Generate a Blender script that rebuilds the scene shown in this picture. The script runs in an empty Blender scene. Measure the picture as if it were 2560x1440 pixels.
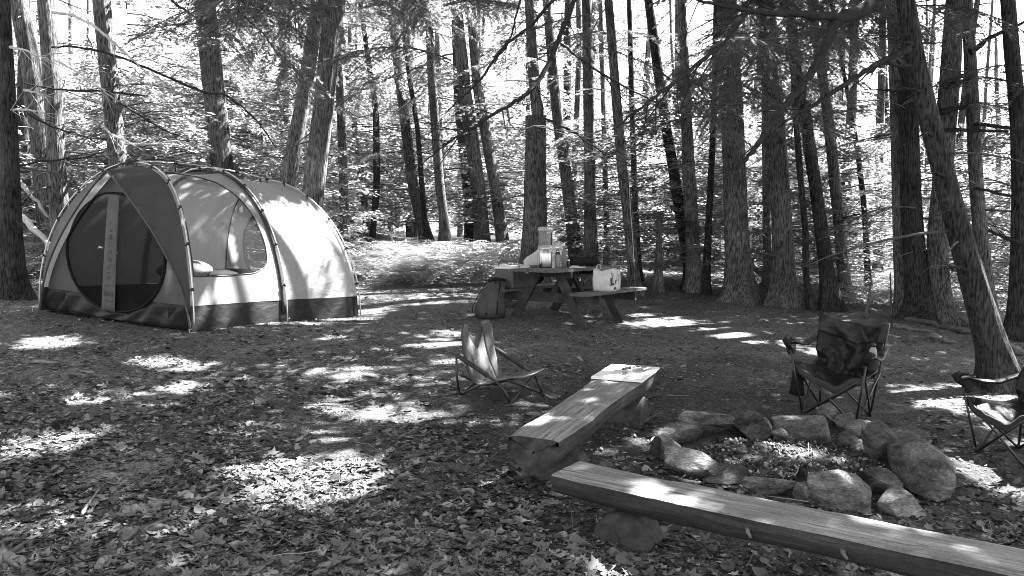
import bpy, math, random
import numpy as np
from mathutils import Vector, Matrix

# ------------------------------------------------------------------ camera, sky, sun, exposure
scn = bpy.context.scene
COL = scn.collection
R = math.radians
rng = np.random.default_rng(11)
random.seed(11)

FPX = 1934.0                      # focal length in pixels of the 2560 px wide photograph
PITCH = R(3.85)
CAM = np.array([0.0, 0.0, 1.62])
cam_data = bpy.data.cameras.new('camera')
cam_data.sensor_width = 36.0
cam_data.lens = 36.0 * FPX / 2560.0
cam_data.clip_start = 0.05
cam_data.clip_end = 400.0
cam = bpy.data.objects.new('camera', cam_data)
COL.objects.link(cam)
cam.location = CAM
cam.rotation_euler = (R(90) - PITCH, 0, 0)
scn.camera = cam

SUN = np.array([0.75, 0.45, 1.10])
SUN = SUN / np.linalg.norm(SUN)   # direction towards the sun
SUN_EL = math.asin(SUN[2])
SUN_AZ = math.atan2(SUN[0], SUN[1])

world = bpy.data.worlds.new("World")
scn.world = world
world.use_nodes = True
wn = world.node_tree
wn.nodes.clear()
sky = wn.nodes.new('ShaderNodeTexSky')
sky.sky_type = 'NISHITA'
sky.sun_disc = False
sky.sun_elevation = SUN_EL
sky.sun_rotation = SUN_AZ
sky.air_density = 1.0
sky.dust_density = 2.5
bw = wn.nodes.new('ShaderNodeRGBToBW')
bg = wn.nodes.new('ShaderNodeBackground')
bg.inputs['Strength'].default_value = 0.06
wo = wn.nodes.new('ShaderNodeOutputWorld')
wn.links.new(sky.outputs[0], bw.inputs[0])
wn.links.new(bw.outputs[0], bg.inputs['Color'])
wn.links.new(bg.outputs[0], wo.inputs['Surface'])

sun_data = bpy.data.lights.new('sun', 'SUN')
sun_data.energy = 4.6
sun_data.angle = R(0.53)
sun = bpy.data.objects.new('sun', sun_data)
COL.objects.link(sun)
sun.rotation_euler = Vector(SUN).to_track_quat('Z', 'Y').to_euler()
sun.location = (20, 12, 30)

scn.view_settings.view_transform = 'Standard'
scn.view_settings.look = 'None'
scn.view_settings.exposure = 3.75
scn.view_settings.gamma = 1.0
scn.view_settings.use_curve_mapping = False
scn.render.engine = 'CYCLES'
cy = scn.cycles
cy.max_bounces = 6
cy.diffuse_bounces = 4
cy.glossy_bounces = 2
cy.transmission_bounces = 5
cy.transparent_max_bounces = 12
cy.caustics_reflective = False
cy.caustics_refractive = False
cy.sample_clamp_indirect = 6.0
cy.use_denoising = True
cy.pixel_filter_type = 'BLACKMAN_HARRIS'
cy.filter_width = 1.0
try:
    cy.denoiser = 'OPENIMAGEDENOISE'
    cy.denoising_prefilter = 'ACCURATE'
except Exception:
    pass

# ------------------------------------------------------------------ projection and terrain
CP, SP = math.cos(PITCH), math.sin(PITCH)
FWD = np.array([0, CP, -SP]); UPV = np.array([0, SP, CP]); RGT = np.array([1.0, 0, 0])

def ray(px, py):
    return FWD + RGT * ((px - 1280.0) / FPX) + UPV * ((720.0 - py) / FPX)

def hash3(ix, iy, iz):
    h = (ix.astype(np.int64) * 374761393 + iy.astype(np.int64) * 668265263 + iz.astype(np.int64) * 2147483647 // 7)
    h = (h ^ (h >> 13)) * 1274126177
    h = h ^ (h >> 16)
    return (h & 0xffff) / 65535.0

def vnoise(x, y, z=0.0):
    x, y, z = np.broadcast_arrays(np.asarray(x, float), np.asarray(y, float), np.asarray(z, float))
    fx, fy, fz = np.floor(x), np.floor(y), np.floor(z)
    tx, ty, tz = x - fx, y - fy, z - fz
    tx = tx * tx * (3 - 2 * tx); ty = ty * ty * (3 - 2 * ty); tz = tz * tz * (3 - 2 * tz)
    out = 0
    for a in (0, 1):
        for b in (0, 1):
            for c in (0, 1):
                w = (tx if a else 1 - tx) * (ty if b else 1 - ty) * (tz if c else 1 - tz)
                out = out + w * hash3(fx + a, fy + b, fz + c)
    return out

def fbm(x, y, z=0.0, o=3):
    s, a, t = 0, 1.0, 0
    for k in range(o):
        s = s + a * vnoise(np.asarray(x) * 2 ** k + 17.3 * k, np.asarray(y) * 2 ** k - 9.1 * k, np.asarray(z) * 2 ** k + 3.7 * k)
        t += a; a *= 0.5
    return s / t

FIX = [(-2.3, 11.5, -0.11, 1.1), (-3.75, 9.0, 0.03, 0.9), (3.0, 7.1, -0.03, 1.2)]

def G(x, y):
    """height of the ground"""
    x = np.asarray(x, float); y = np.asarray(y, float)
    yy = np.where(y < 24, y, 24 + (y - 24) * 0.25)
    yy = np.maximum(yy, -4)
    xx = np.clip(x, -12, 14)
    z = -0.28 - 0.05 * xx + 0.062 * yy
    for (cx, cy_, dz, r) in FIX:
        z = z + dz * np.exp(-((x - cx) ** 2 + (y - cy_) ** 2) / (r * r))
    # the hillside falls away behind the trees at the right, rises behind the tent
    drop = np.clip((x - 0.30 * y - 3.2) / 8.0, 0, 1) * np.clip((y - 12.5) / 8.0, 0, 1)
    z = z - 3.2 * drop * drop * (3 - 2 * drop)
    rise = np.clip((-x - 4.5) / 10.0, 0, 1) * np.clip((y - 13.0) / 12.0, 0, 1)
    z = z + 1.6 * rise
    z = z + 0.05 * (fbm(x * 0.45, y * 0.45, 1.3, 3) - 0.5)
    return z

def g1(x, y):
    return float(G(np.array([x]), np.array([y]))[0])

_T = np.concatenate([np.arange(1.5, 30, 0.02), np.arange(30, 80, 0.2)])
def gp(px, py, h=0.0):
    """point of the ground (or of a level h above it) seen at a pixel of the photograph"""
    r = ray(px, py)
    P = CAM[None, :] + _T[:, None] * r[None, :]
    d = P[:, 2] - G(P[:, 0], P[:, 1]) - h
    i = np.argmax(d < 0)
    if d[i] >= 0:
        i = len(_T) - 1
    return P[i]

def aty(px, py, Y):
    r = ray(px, py)
    return CAM + r * (Y / r[1])

def px_of(P):
    v = np.asarray(P, float) - CAM
    d = v @ FWD
    return 1280 + FPX * (v @ RGT) / d, 720 - FPX * (v @ UPV) / d, d

# ------------------------------------------------------------------ mesh builder
class MB:
    def __init__(self):
        self.V = []; self.F = []; self.n = 0; self.M = []
    def add(self, v, f, m=0):
        v = np.asarray(v, float).reshape(-1, 3)
        self.V.append(v)
        for q in f:
            self.F.append(tuple(int(i) + self.n for i in q))
        self.M.extend([m] * len(f))
        self.n += len(v)
        return self
    def box(self, c, size, ax=None, m=0):
        c = np.asarray(c, float); s = np.asarray(size, float) / 2
        A = np.eye(3) if ax is None else np.asarray(ax, float)
        v = [c + A[0] * s[0] * a + A[1] * s[1] * b + A[2] * s[2] * d for a in (-1, 1) for b in (-1, 1) for d in (-1, 1)]
        f = [(0, 1, 3, 2), (4, 6, 7, 5), (0, 4, 5, 1), (2, 3, 7, 6), (0, 2, 6, 4), (1, 5, 7, 3)]
        return self.add(v, f, m)
    def bar(self, a, b, w, t, up=(0, 0, 1), m=0):
        """rectangular timber from a to b, w across, t along the up side"""
        a = np.asarray(a, float); b = np.asarray(b, float)
        x = b - a; L = np.linalg.norm(x); x = x / L
        up = np.asarray(up, float); y = np.cross(up, x); y /= np.linalg.norm(y); z = np.cross(x, y)
        return self.box((a + b) / 2, (L, w, t), (x, y, z), m)
    def tube(self, pts, r, n=8, m=0, caps=True, flat=1.0):
        pts = np.asarray(pts, float); k = len(pts)
        r = np.broadcast_to(np.asarray(r, float), (k,))
        t = np.gradient(pts, axis=0)
        t /= np.linalg.norm(t, axis=1)[:, None] + 1e-12
        up = np.array([0, 0, 1.0]) if abs(t[0][2]) < 0.9 else np.array([1.0, 0, 0])
        rings = []
        y = np.cross(up, t[0]); y /= np.linalg.norm(y)
        for i in range(k):
            y = y - t[i] * (y @ t[i]); y /= np.linalg.norm(y) + 1e-12
            z = np.cross(t[i], y)
            a = np.arange(n) * 2 * np.pi / n
            rings.append(pts[i] + r[i] * (np.cos(a)[:, None] * y + flat * np.sin(a)[:, None] * z))
        v = np.concatenate(rings)
        f = [(i * n + j, i * n + (j + 1) % n, (i + 1) * n + (j + 1) % n, (i + 1) * n + j) for i in range(k - 1) for j in range(n)]
        if caps:
            f.append(tuple(range(n - 1, -1, -1))); f.append(tuple((k - 1) * n + j for j in range(n)))
        return self.add(v, f, m)
    def lathe(self, prof, c=(0, 0, 0), n=20, m=0, A=None):
        c = np.asarray(c, float); A = np.eye(3) if A is None else np.asarray(A, float)
        a = np.arange(n) * 2 * np.pi / n
        v = []
        for (rr, h) in prof:
            v.append(c + rr * np.cos(a)[:, None] * A[0] + rr * np.sin(a)[:, None] * A[1] + h * A[2])
        k = len(prof)
        f = [(i * n + j, i * n + (j + 1) % n, (i + 1) * n + (j + 1) % n, (i + 1) * n + j) for i in range(k - 1) for j in range(n)]
        f.append(tuple(range(n - 1, -1, -1))); f.append(tuple((k - 1) * n + j for j in range(n)))
        return self.add(np.concatenate(v), f, m)
    def grid(self, P, m=0, close_u=False):
        P = np.asarray(P, float); a, b = P.shape[:2]
        f = []
        for i in range(a - 1 + (1 if close_u else 0)):
            for j in range(b - 1):
                i2 = (i + 1) % a
                f.append((i * b + j, i2 * b + j, i2 * b + j + 1, i * b + j + 1))
        return self.add(P.reshape(-1, 3), f, m)
    def sheet(self, P, th=0.004, m=0):
        """a grid given a real thickness"""
        P = np.asarray(P, float)
        du = np.gradient(P, axis=0); dv = np.gradient(P, axis=1)
        nn = np.cross(du, dv); nn /= np.linalg.norm(nn, axis=2)[:, :, None] + 1e-12
        a, b = P.shape[:2]
        Q = np.concatenate([P + nn * th / 2, (P - nn * th / 2)])
        v = Q.reshape(-1, 3); o = a * b; f = []
        for i in range(a - 1):
            for j in range(b - 1):
                q = (i * b + j, (i + 1) * b + j, (i + 1) * b + j + 1, i * b + j + 1)
                f.append(q); f.append(tuple(o + k for k in reversed(q)))
        rim = [i * b for i in range(a)] + [(a - 1) * b + j for j in range(1, b)] + [i * b + b - 1 for i in range(a - 2, -1, -1)] + [j for j in range(b - 2, 0, -1)]
        for i in range(len(rim)):
            p, q = rim[i], rim[(i + 1) % len(rim)]
            f.append((q, p, o + p, o + q))
        return self.add(v, f, m)
    def mesh(self, name, off=(0, 0, 0)):
        me = bpy.data.meshes.new(name)
        v = np.concatenate(self.V) - np.asarray(off, float)
        me.from_pydata(v.tolist(), [], self.F)
        if any(self.M):
            me.polygons.foreach_set('material_index', np.array(self.M, dtype=np.int32))
        me.update()
        return me
    def build(self, name, mats, parent=None, smooth=True, sharp=None):
        off = (0, 0, 0)
        if parent is not None:
            off = WORLD_LOC[parent.name]
        me = self.mesh(name, off)
        return link(name, me, mats, parent, smooth, sharp)

WORLD_LOC = {}

def link(name, me, mats, parent=None, smooth=True, sharp=None):
    if not isinstance(mats, (list, tuple)):
        mats = [mats]
    if len(me.materials) == 0:
        for m_ in mats:
            me.materials.append(m_)
    if smooth:
        me.polygons.foreach_set('use_smooth', np.ones(len(me.polygons), dtype=bool))
        if sharp:
            me.set_sharp_from_angle(angle=R(sharp))
    o = bpy.data.objects.new(name, me)
    COL.objects.link(o)
    if parent is not None:
        o.parent = parent
        WORLD_LOC[o.name] = WORLD_LOC[parent.name]
    else:
        WORLD_LOC[o.name] = (0, 0, 0)
    return o

def np_mesh(name, v, quads=None, tris=None, mi=None):
    """fast mesh from numpy arrays of quads or triangles"""
    me = bpy.data.meshes.new(name)
    v = np.ascontiguousarray(v, dtype=np.float32)
    loops = []; starts = []; n = 0
    if quads is not None and len(quads):
        loops.append(quads.reshape(-1)); starts.append(np.arange(len(quads)) * 4); n = len(quads) * 4
    if tris is not None and len(tris):
        loops.append(tris.reshape(-1)); starts.append(n + np.arange(len(tris)) * 3)
    L = np.concatenate(loops).astype(np.int32); S = np.concatenate(starts).astype(np.int32)
    me.vertices.add(len(v)); me.vertices.foreach_set('co', v.reshape(-1))
    me.loops.add(len(L)); me.loops.foreach_set('vertex_index', L)
    me.polygons.add(len(S)); me.polygons.foreach_set('loop_start', S)
    if mi is not None:
        me.polygons.foreach_set('material_index', np.asarray(mi, dtype=np.int32))
    me.update(calc_edges=True)
    me.validate()
    return me

def thing(name, label, cat, loc=(0, 0, 0), group=None):
    o = bpy.data.objects.new(name, None)
    COL.objects.link(o)
    o.location = [float(c) for c in loc]
    o.empty_display_size = 0.1
    WORLD_LOC[o.name] = tuple(float(c) for c in loc)
    o['label'] = label; o['category'] = cat
    if group: o['group'] = group
    return o

def tag(o, label, cat, group=None):
    o['label'] = label; o['category'] = cat
    if group: o['group'] = group
    return o

def kind(o, k):
    o['kind'] = k
    return o

def copy_obj(o, parent=None, **kw):
    c = o.copy()
    COL.objects.link(c)
    if parent is not None:
        c.parent = parent
    return c

# ------------------------------------------------------------------ materials (the photograph is black and white: neutral greys)
def newmat(name):
    m = bpy.data.materials.new(name); m.use_nodes = True
    nt = m.node_tree
    return m, nt, nt.nodes['Principled BSDF'], nt.nodes['Material Output']

def setv(p, base=None, rough=None, metal=None, spec=None):
    if base is not None: p.inputs['Base Color'].default_value = (base, base, base, 1)
    if rough is not None: p.inputs['Roughness'].default_value = rough
    if metal is not None: p.inputs['Metallic'].default_value = metal
    if spec is not None: p.inputs['Specular IOR Level'].default_value = spec

def N(nt, t, **kw):
    n = nt.nodes.new(t)
    for k, v in kw.items():
        setattr(n, k, v)
    return n

def noise_mat(name, lo, hi, scale=8.0, stretch=(1, 1, 1), rough=0.85, bump=0.3, bdist=0.01, detail=6, coords='Object', spec=0.25, scale2=None, amt2=0.35, metal=0.0, lo_pos=0.3, hi_pos=0.7):
    m, nt, p, out = newmat(name)
    tc = N(nt, 'ShaderNodeTexCoord'); mp = N(nt, 'ShaderNodeMapping')
    mp.inputs['Scale'].default_value = stretch
    nt.links.new(tc.outputs[coords], mp.inputs[0])
    nz = N(nt, 'ShaderNodeTexNoise'); nz.inputs['Scale'].default_value = scale; nz.inputs['Detail'].default_value = detail
    nz.inputs['Roughness'].default_value = 0.62
    nt.links.new(mp.outputs[0], nz.inputs['Vector'])
    rp = N(nt, 'ShaderNodeValToRGB')
    rp.color_ramp.elements[0].position = lo_pos; rp.color_ramp.elements[1].position = hi_pos
    rp.color_ramp.elements[0].color = (lo, lo, lo, 1); rp.color_ramp.elements[1].color = (hi, hi, hi, 1)
    nt.links.new(nz.outputs[0], rp.inputs[0])
    src = rp.outputs[0]
    if scale2:
        n2 = N(nt, 'ShaderNodeTexNoise'); n2.inputs['Scale'].default_value = scale2; n2.inputs['Detail'].default_value = 3
        nt.links.new(tc.outputs[coords], n2.inputs['Vector'])
        mr = N(nt, 'ShaderNodeMapRange'); mr.inputs['From Min'].default_value = 0.3; mr.inputs['From Max'].default_value = 0.7
        mr.inputs['To Min'].default_value = 1 - amt2; mr.inputs['To Max'].default_value = 1 + amt2
        nt.links.new(n2.outputs[0], mr.inputs[0])
        mx = N(nt, 'ShaderNodeVectorMath', operation='SCALE')
        nt.links.new(src, mx.inputs[0]); nt.links.new(mr.outputs[0], mx.inputs['Scale'])
        src = mx.outputs[0]
    nt.links.new(src, p.inputs['Base Color'])
    setv(p, rough=rough, spec=spec, metal=metal)
    if bump:
        b = N(nt, 'ShaderNodeBump'); b.inputs['Strength'].default_value = bump; b.inputs['Distance'].default_value = bdist
        nt.links.new(nz.outputs[0], b.inputs['Height']); nt.links.new(b.outputs[0], p.inputs['Normal'])
    return m

def leaf_mat(name, lo, hi, trans=0.5, rough=0.6, tgain=1.0, pw=1.0):
    """thin leaf: part of the light is let through; every leaf has its own tone"""
    m, nt, p, out = newmat(name)
    ge = N(nt, 'ShaderNodeNewGeometry'); oi = N(nt, 'ShaderNodeObjectInfo')
    mr = N(nt, 'ShaderNodeMapRange'); mr.inputs['To Min'].default_value = lo; mr.inputs['To Max'].default_value = hi
    pwn = N(nt, 'ShaderNodeMath', operation='POWER'); pwn.inputs[1].default_value = pw
    nt.links.new(ge.outputs['Random Per Island'], pwn.inputs[0]); nt.links.new(pwn.outputs[0], mr.inputs[0])
    m2 = N(nt, 'ShaderNodeMapRange'); m2.inputs['To Min'].default_value = 0.8; m2.inputs['To Max'].default_value = 1.2
    nt.links.new(oi.outputs['Random'], m2.inputs[0])
    mu = N(nt, 'ShaderNodeMath', operation='MULTIPLY')
    nt.links.new(mr.outputs[0], mu.inputs[0]); nt.links.new(m2.outputs[0], mu.inputs[1])
    nt.links.new(mu.outputs[0], p.inputs['Base Color'])
    setv(p, rough=rough, spec=0.3)
    tr = N(nt, 'ShaderNodeBsdfTranslucent')
    m3 = N(nt, 'ShaderNodeMath', operation='MULTIPLY'); m3.inputs[1].default_value = tgain
    nt.links.new(mu.outputs[0], m3.inputs[0])
    nt.links.new(m3.outputs[0], tr.inputs['Color'])
    mx = N(nt, 'ShaderNodeMixShader'); mx.inputs[0].default_value = trans
    nt.links.new(p.outputs[0], mx.inputs[1]); nt.links.new(tr.outputs[0], mx.inputs[2])
    nt.links.new(mx.outputs[0], out.inputs['Surface'])
    return m

def cloth_mat(name, base, trans=0.0, rough=0.7, wr_scale=5.0, wr=0.25, dist=0.02, stretch=(1, 1, 1), clear=0.0, spec=0.3, var=0.12):
    """woven fabric with wrinkles; trans lets light glow through, clear is the open share of a mesh"""
    m, nt, p, out = newmat(name)
    tc = N(nt, 'ShaderNodeTexCoord'); mp = N(nt, 'ShaderNodeMapping'); mp.inputs['Scale'].default_value = stretch
    nt.links.new(tc.outputs['Object'], mp.inputs[0])
    nz = N(nt, 'ShaderNodeTexNoise'); nz.inputs['Scale'].default_value = wr_scale; nz.inputs['Detail'].default_value = 4
    nz.inputs['Distortion'].default_value = 0.6
    nt.links.new(mp.outputs[0], nz.inputs['Vector'])
    mr = N(nt, 'ShaderNodeMapRange'); mr.inputs['From Min'].default_value = 0.3; mr.inputs['From Max'].default_value = 0.7
    mr.inputs['To Min'].default_value = base * (1 - var); mr.inputs['To Max'].default_value = base * (1 + var)
    nt.links.new(nz.outputs[0], mr.inputs[0]); nt.links.new(mr.outputs[0], p.inputs['Base Color'])
    setv(p, rough=rough, spec=spec)
    b = N(nt, 'ShaderNodeBump'); b.inputs['Strength'].default_value = wr; b.inputs['Distance'].default_value = dist
    nt.links.new(nz.outputs[0], b.inputs['Height']); nt.links.new(b.outputs[0], p.inputs['Normal'])
    sh = p.outputs[0]
    if trans > 0:
        tr = N(nt, 'ShaderNodeBsdfTranslucent'); nt.links.new(mr.outputs[0], tr.inputs['Color'])
        mx = N(nt, 'ShaderNodeMixShader'); mx.inputs[0].default_value = trans
        nt.links.new(sh, mx.inputs[1]); nt.links.new(tr.outputs[0], mx.inputs[2]); sh = mx.outputs[0]
    if clear > 0:
        tp = N(nt, 'ShaderNodeBsdfTransparent'); mx = N(nt, 'ShaderNodeMixShader'); mx.inputs[0].default_value = clear
        nt.links.new(sh, mx.inputs[1]); nt.links.new(tp.outputs[0], mx.inputs[2]); sh = mx.outputs[0]
    if sh is not p.outputs[0]:
        nt.links.new(sh, out.inputs['Surface'])
    return m

def plain(name, base, rough=0.5, metal=0.0, spec=0.4):
    m, nt, p, out = newmat(name); setv(p, base, rough, metal, spec)
    return m

def bark_mat(name, lo, hi, seed=0):
    m, nt, p, out = newmat(name)
    tc = N(nt, 'ShaderNodeTexCoord'); oi = N(nt, 'ShaderNodeObjectInfo')
    mp = N(nt, 'ShaderNodeMapping'); mp.inputs['Scale'].default_value = (1, 1, 0.17)
    va = N(nt, 'ShaderNodeVectorMath', operation='ADD')
    cb = N(nt, 'ShaderNodeCombineXYZ')
    mm = N(nt, 'ShaderNodeMath', operation='MULTIPLY'); mm.inputs[1].default_value = 37.0
    nt.links.new(oi.outputs['Random'], mm.inputs[0]); nt.links.new(mm.outputs[0], cb.inputs[2])
    nt.links.new(tc.outputs['Object'], va.inputs[0]); nt.links.new(cb.outputs[0], va.inputs[1])
    nt.links.new(va.outputs[0], mp.inputs[0])
    n1 = N(nt, 'ShaderNodeTexNoise'); n1.inputs['Scale'].default_value = 48; n1.inputs['Detail'].default_value = 5; n1.inputs['Distortion'].default_value = 0.4
    nt.links.new(mp.outputs[0], n1.inputs['Vector'])
    n2 = N(nt, 'ShaderNodeTexNoise'); n2.inputs['Scale'].default_value = 2.2; n2.inputs['Detail'].default_value = 4
    nt.links.new(va.outputs[0], n2.inputs['Vector'])
    rp = N(nt, 'ShaderNodeValToRGB')
    rp.color_ramp.elements[0].position = 0.36; rp.color_ramp.elements[1].position = 0.66
    rp.color_ramp.elements[0].color = (lo * 0.45, lo * 0.45, lo * 0.45, 1); rp.color_ramp.elements[1].color = (hi, hi, hi, 1)
    nt.links.new(n1.outputs[0], rp.inputs[0])
    mr = N(nt, 'ShaderNodeMapRange'); mr.inputs['From Min'].default_value = 0.3; mr.inputs['From Max'].default_value = 0.7
    mr.inputs['To Min'].default_value = 0.6; mr.inputs['To Max'].default_value = 1.35
    nt.links.new(n2.outputs[0], mr.inputs[0])
    mx = N(nt, 'ShaderNodeVectorMath', operation='SCALE')
    nt.links.new(rp.outputs[0], mx.inputs[0]); nt.links.new(mr.outputs[0], mx.inputs['Scale'])
    nt.links.new(mx.outputs[0], p.inputs['Base Color'])
    setv(p, rough=0.9, spec=0.15)
    b = N(nt, 'ShaderNodeBump'); b.inputs['Strength'].default_value = 0.9; b.inputs['Distance'].default_value = 0.03
    nt.links.new(n1.outputs[0], b.inputs['Height']); nt.links.new(b.outputs[0], p.inputs['Normal'])
    return m

M = {}
M['bark'] = bark_mat('bark_grey', 0.05, 0.15)
M['bark_dark'] = bark_mat('bark_dark', 0.022, 0.06)
M['bark_pale'] = bark_mat('bark_pale', 0.09, 0.22)
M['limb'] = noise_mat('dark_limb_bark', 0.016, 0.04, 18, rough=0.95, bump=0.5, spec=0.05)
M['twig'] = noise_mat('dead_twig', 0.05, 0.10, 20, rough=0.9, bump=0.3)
M['twig_pale'] = noise_mat('pale_twig', 0.25, 0.5, 20, rough=0.9, bump=0.3)  # paler twig copy: sunlight on limbs and logs put into the colour
M['needle'] = leaf_mat('hemlock_needles', 0.07, 0.16, 0.5, tgain=1.7)
M['leaf'] = leaf_mat('broad_leaf', 0.11, 0.24, 0.55, tgain=2.3)
M['farleaf'] = leaf_mat('far_foliage', 0.11, 0.24, 0.55, tgain=2.3)
M['fern'] = leaf_mat('fern_leaf', 0.13, 0.24, 0.6, tgain=2.5)
M['litter'] = leaf_mat('dead_leaf', 0.025, 0.26, 0.15, rough=0.75, pw=1.9)
M['chips'] = leaf_mat('forest_debris', 0.015, 0.36, 0.0, rough=0.9, pw=2.4)
M['ash'] = leaf_mat('ash_and_charcoal', 0.012, 0.5, 0.0, rough=0.95, pw=4.0)
M['stick'] = noise_mat('stick_bark', 0.05, 0.14, 25, (1, 1, 1), rough=0.9, bump=0.5)
def stone_mat(name, lo, hi):
    m, nt, p, out = newmat(name)
    tc = N(nt, 'ShaderNodeTexCoord'); oi = N(nt, 'ShaderNodeObjectInfo')
    va = N(nt, 'ShaderNodeVectorMath', operation='ADD'); cb = N(nt, 'ShaderNodeCombineXYZ')
    mm = N(nt, 'ShaderNodeMath', operation='MULTIPLY'); mm.inputs[1].default_value = 51.0
    nt.links.new(oi.outputs['Random'], mm.inputs[0]); nt.links.new(mm.outputs[0], cb.inputs[0]); nt.links.new(mm.outputs[0], cb.inputs[1])
    nt.links.new(tc.outputs['Object'], va.inputs[0]); nt.links.new(cb.outputs[0], va.inputs[1])
    mp = N(nt, 'ShaderNodeMapping'); mp.inputs['Scale'].default_value = (1, 1, 2.6); mp.inputs['Rotation'].default_value = (0.3, 0.2, 0)
    nt.links.new(va.outputs[0], mp.inputs[0])
    n1 = N(nt, 'ShaderNodeTexNoise'); n1.inputs['Scale'].default_value = 7; n1.inputs['Detail'].default_value = 10; n1.inputs['Roughness'].default_value = 0.68
    n2 = N(nt, 'ShaderNodeTexNoise'); n2.inputs['Scale'].default_value = 3.0; n2.inputs['Detail'].default_value = 4
    n3 = N(nt, 'ShaderNodeTexNoise'); n3.inputs['Scale'].default_value = 45; n3.inputs['Detail'].default_value = 4
    for n in (n1, n2, n3): nt.links.new(mp.outputs[0], n.inputs['Vector'])
    rp = N(nt, 'ShaderNodeValToRGB'); e = rp.color_ramp.elements
    e[0].position = 0.34; e[1].position = 0.68
    e[0].color = (lo, lo, lo, 1); e[1].color = (hi, hi, hi, 1)
    nt.links.new(n1.outputs[0], rp.inputs[0])
    mr = N(nt, 'ShaderNodeMapRange'); mr.inputs['From Min'].default_value = 0.35; mr.inputs['From Max'].default_value = 0.65; mr.inputs['To Min'].default_value = 0.5; mr.inputs['To Max'].default_value = 1.35
    nt.links.new(n2.outputs[0], mr.inputs[0])
    mx = N(nt, 'ShaderNodeVectorMath', operation='SCALE'); nt.links.new(rp.outputs[0], mx.inputs[0]); nt.links.new(mr.outputs[0], mx.inputs['Scale'])
    mr3 = N(nt, 'ShaderNodeMapRange'); mr3.inputs['From Min'].default_value = 0.35; mr3.inputs['From Max'].default_value = 0.65; mr3.inputs['To Min'].default_value = 0.65; mr3.inputs['To Max'].default_value = 1.3
    nt.links.new(n3.outputs[0], mr3.inputs[0])
    mx2 = N(nt, 'ShaderNodeVectorMath', operation='SCALE'); nt.links.new(mx.outputs[0], mx2.inputs[0]); nt.links.new(mr3.outputs[0], mx2.inputs['Scale'])
    mo = N(nt, 'ShaderNodeMapRange'); mo.inputs['To Min'].default_value = 0.6; mo.inputs['To Max'].default_value = 1.45
    nt.links.new(oi.outputs['Random'], mo.inputs[0])
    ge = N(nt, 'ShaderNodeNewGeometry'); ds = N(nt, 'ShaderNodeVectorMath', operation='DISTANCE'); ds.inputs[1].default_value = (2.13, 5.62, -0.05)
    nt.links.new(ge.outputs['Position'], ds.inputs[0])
    so = N(nt, 'ShaderNodeMapRange'); so.inputs['From Min'].default_value = 0.62; so.inputs['From Max'].default_value = 1.0; so.inputs['To Min'].default_value = 0.45; so.inputs['To Max'].default_value = 1.0  # inner stone sides darkened in the colour: mostly shade, some soot
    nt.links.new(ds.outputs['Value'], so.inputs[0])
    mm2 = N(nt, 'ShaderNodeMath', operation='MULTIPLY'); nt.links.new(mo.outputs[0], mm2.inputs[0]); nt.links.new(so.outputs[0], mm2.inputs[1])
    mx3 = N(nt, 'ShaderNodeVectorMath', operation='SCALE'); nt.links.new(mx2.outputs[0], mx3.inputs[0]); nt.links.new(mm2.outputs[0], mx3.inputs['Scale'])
    nt.links.new(mx3.outputs[0], p.inputs['Base Color']); setv(p, rough=0.9, spec=0.15)
    ad = N(nt, 'ShaderNodeMath', operation='MULTIPLY_ADD'); ad.inputs[1].default_value = 0.25
    nt.links.new(n3.outputs[0], ad.inputs[0]); nt.links.new(n1.outputs[0], ad.inputs[2])
    b = N(nt, 'ShaderNodeBump'); b.inputs['Strength'].default_value = 1.0; b.inputs['Distance'].default_value = 0.05
    nt.links.new(ad.outputs[0], b.inputs['Height']); nt.links.new(b.outputs[0], p.inputs['Normal'])
    return m
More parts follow.
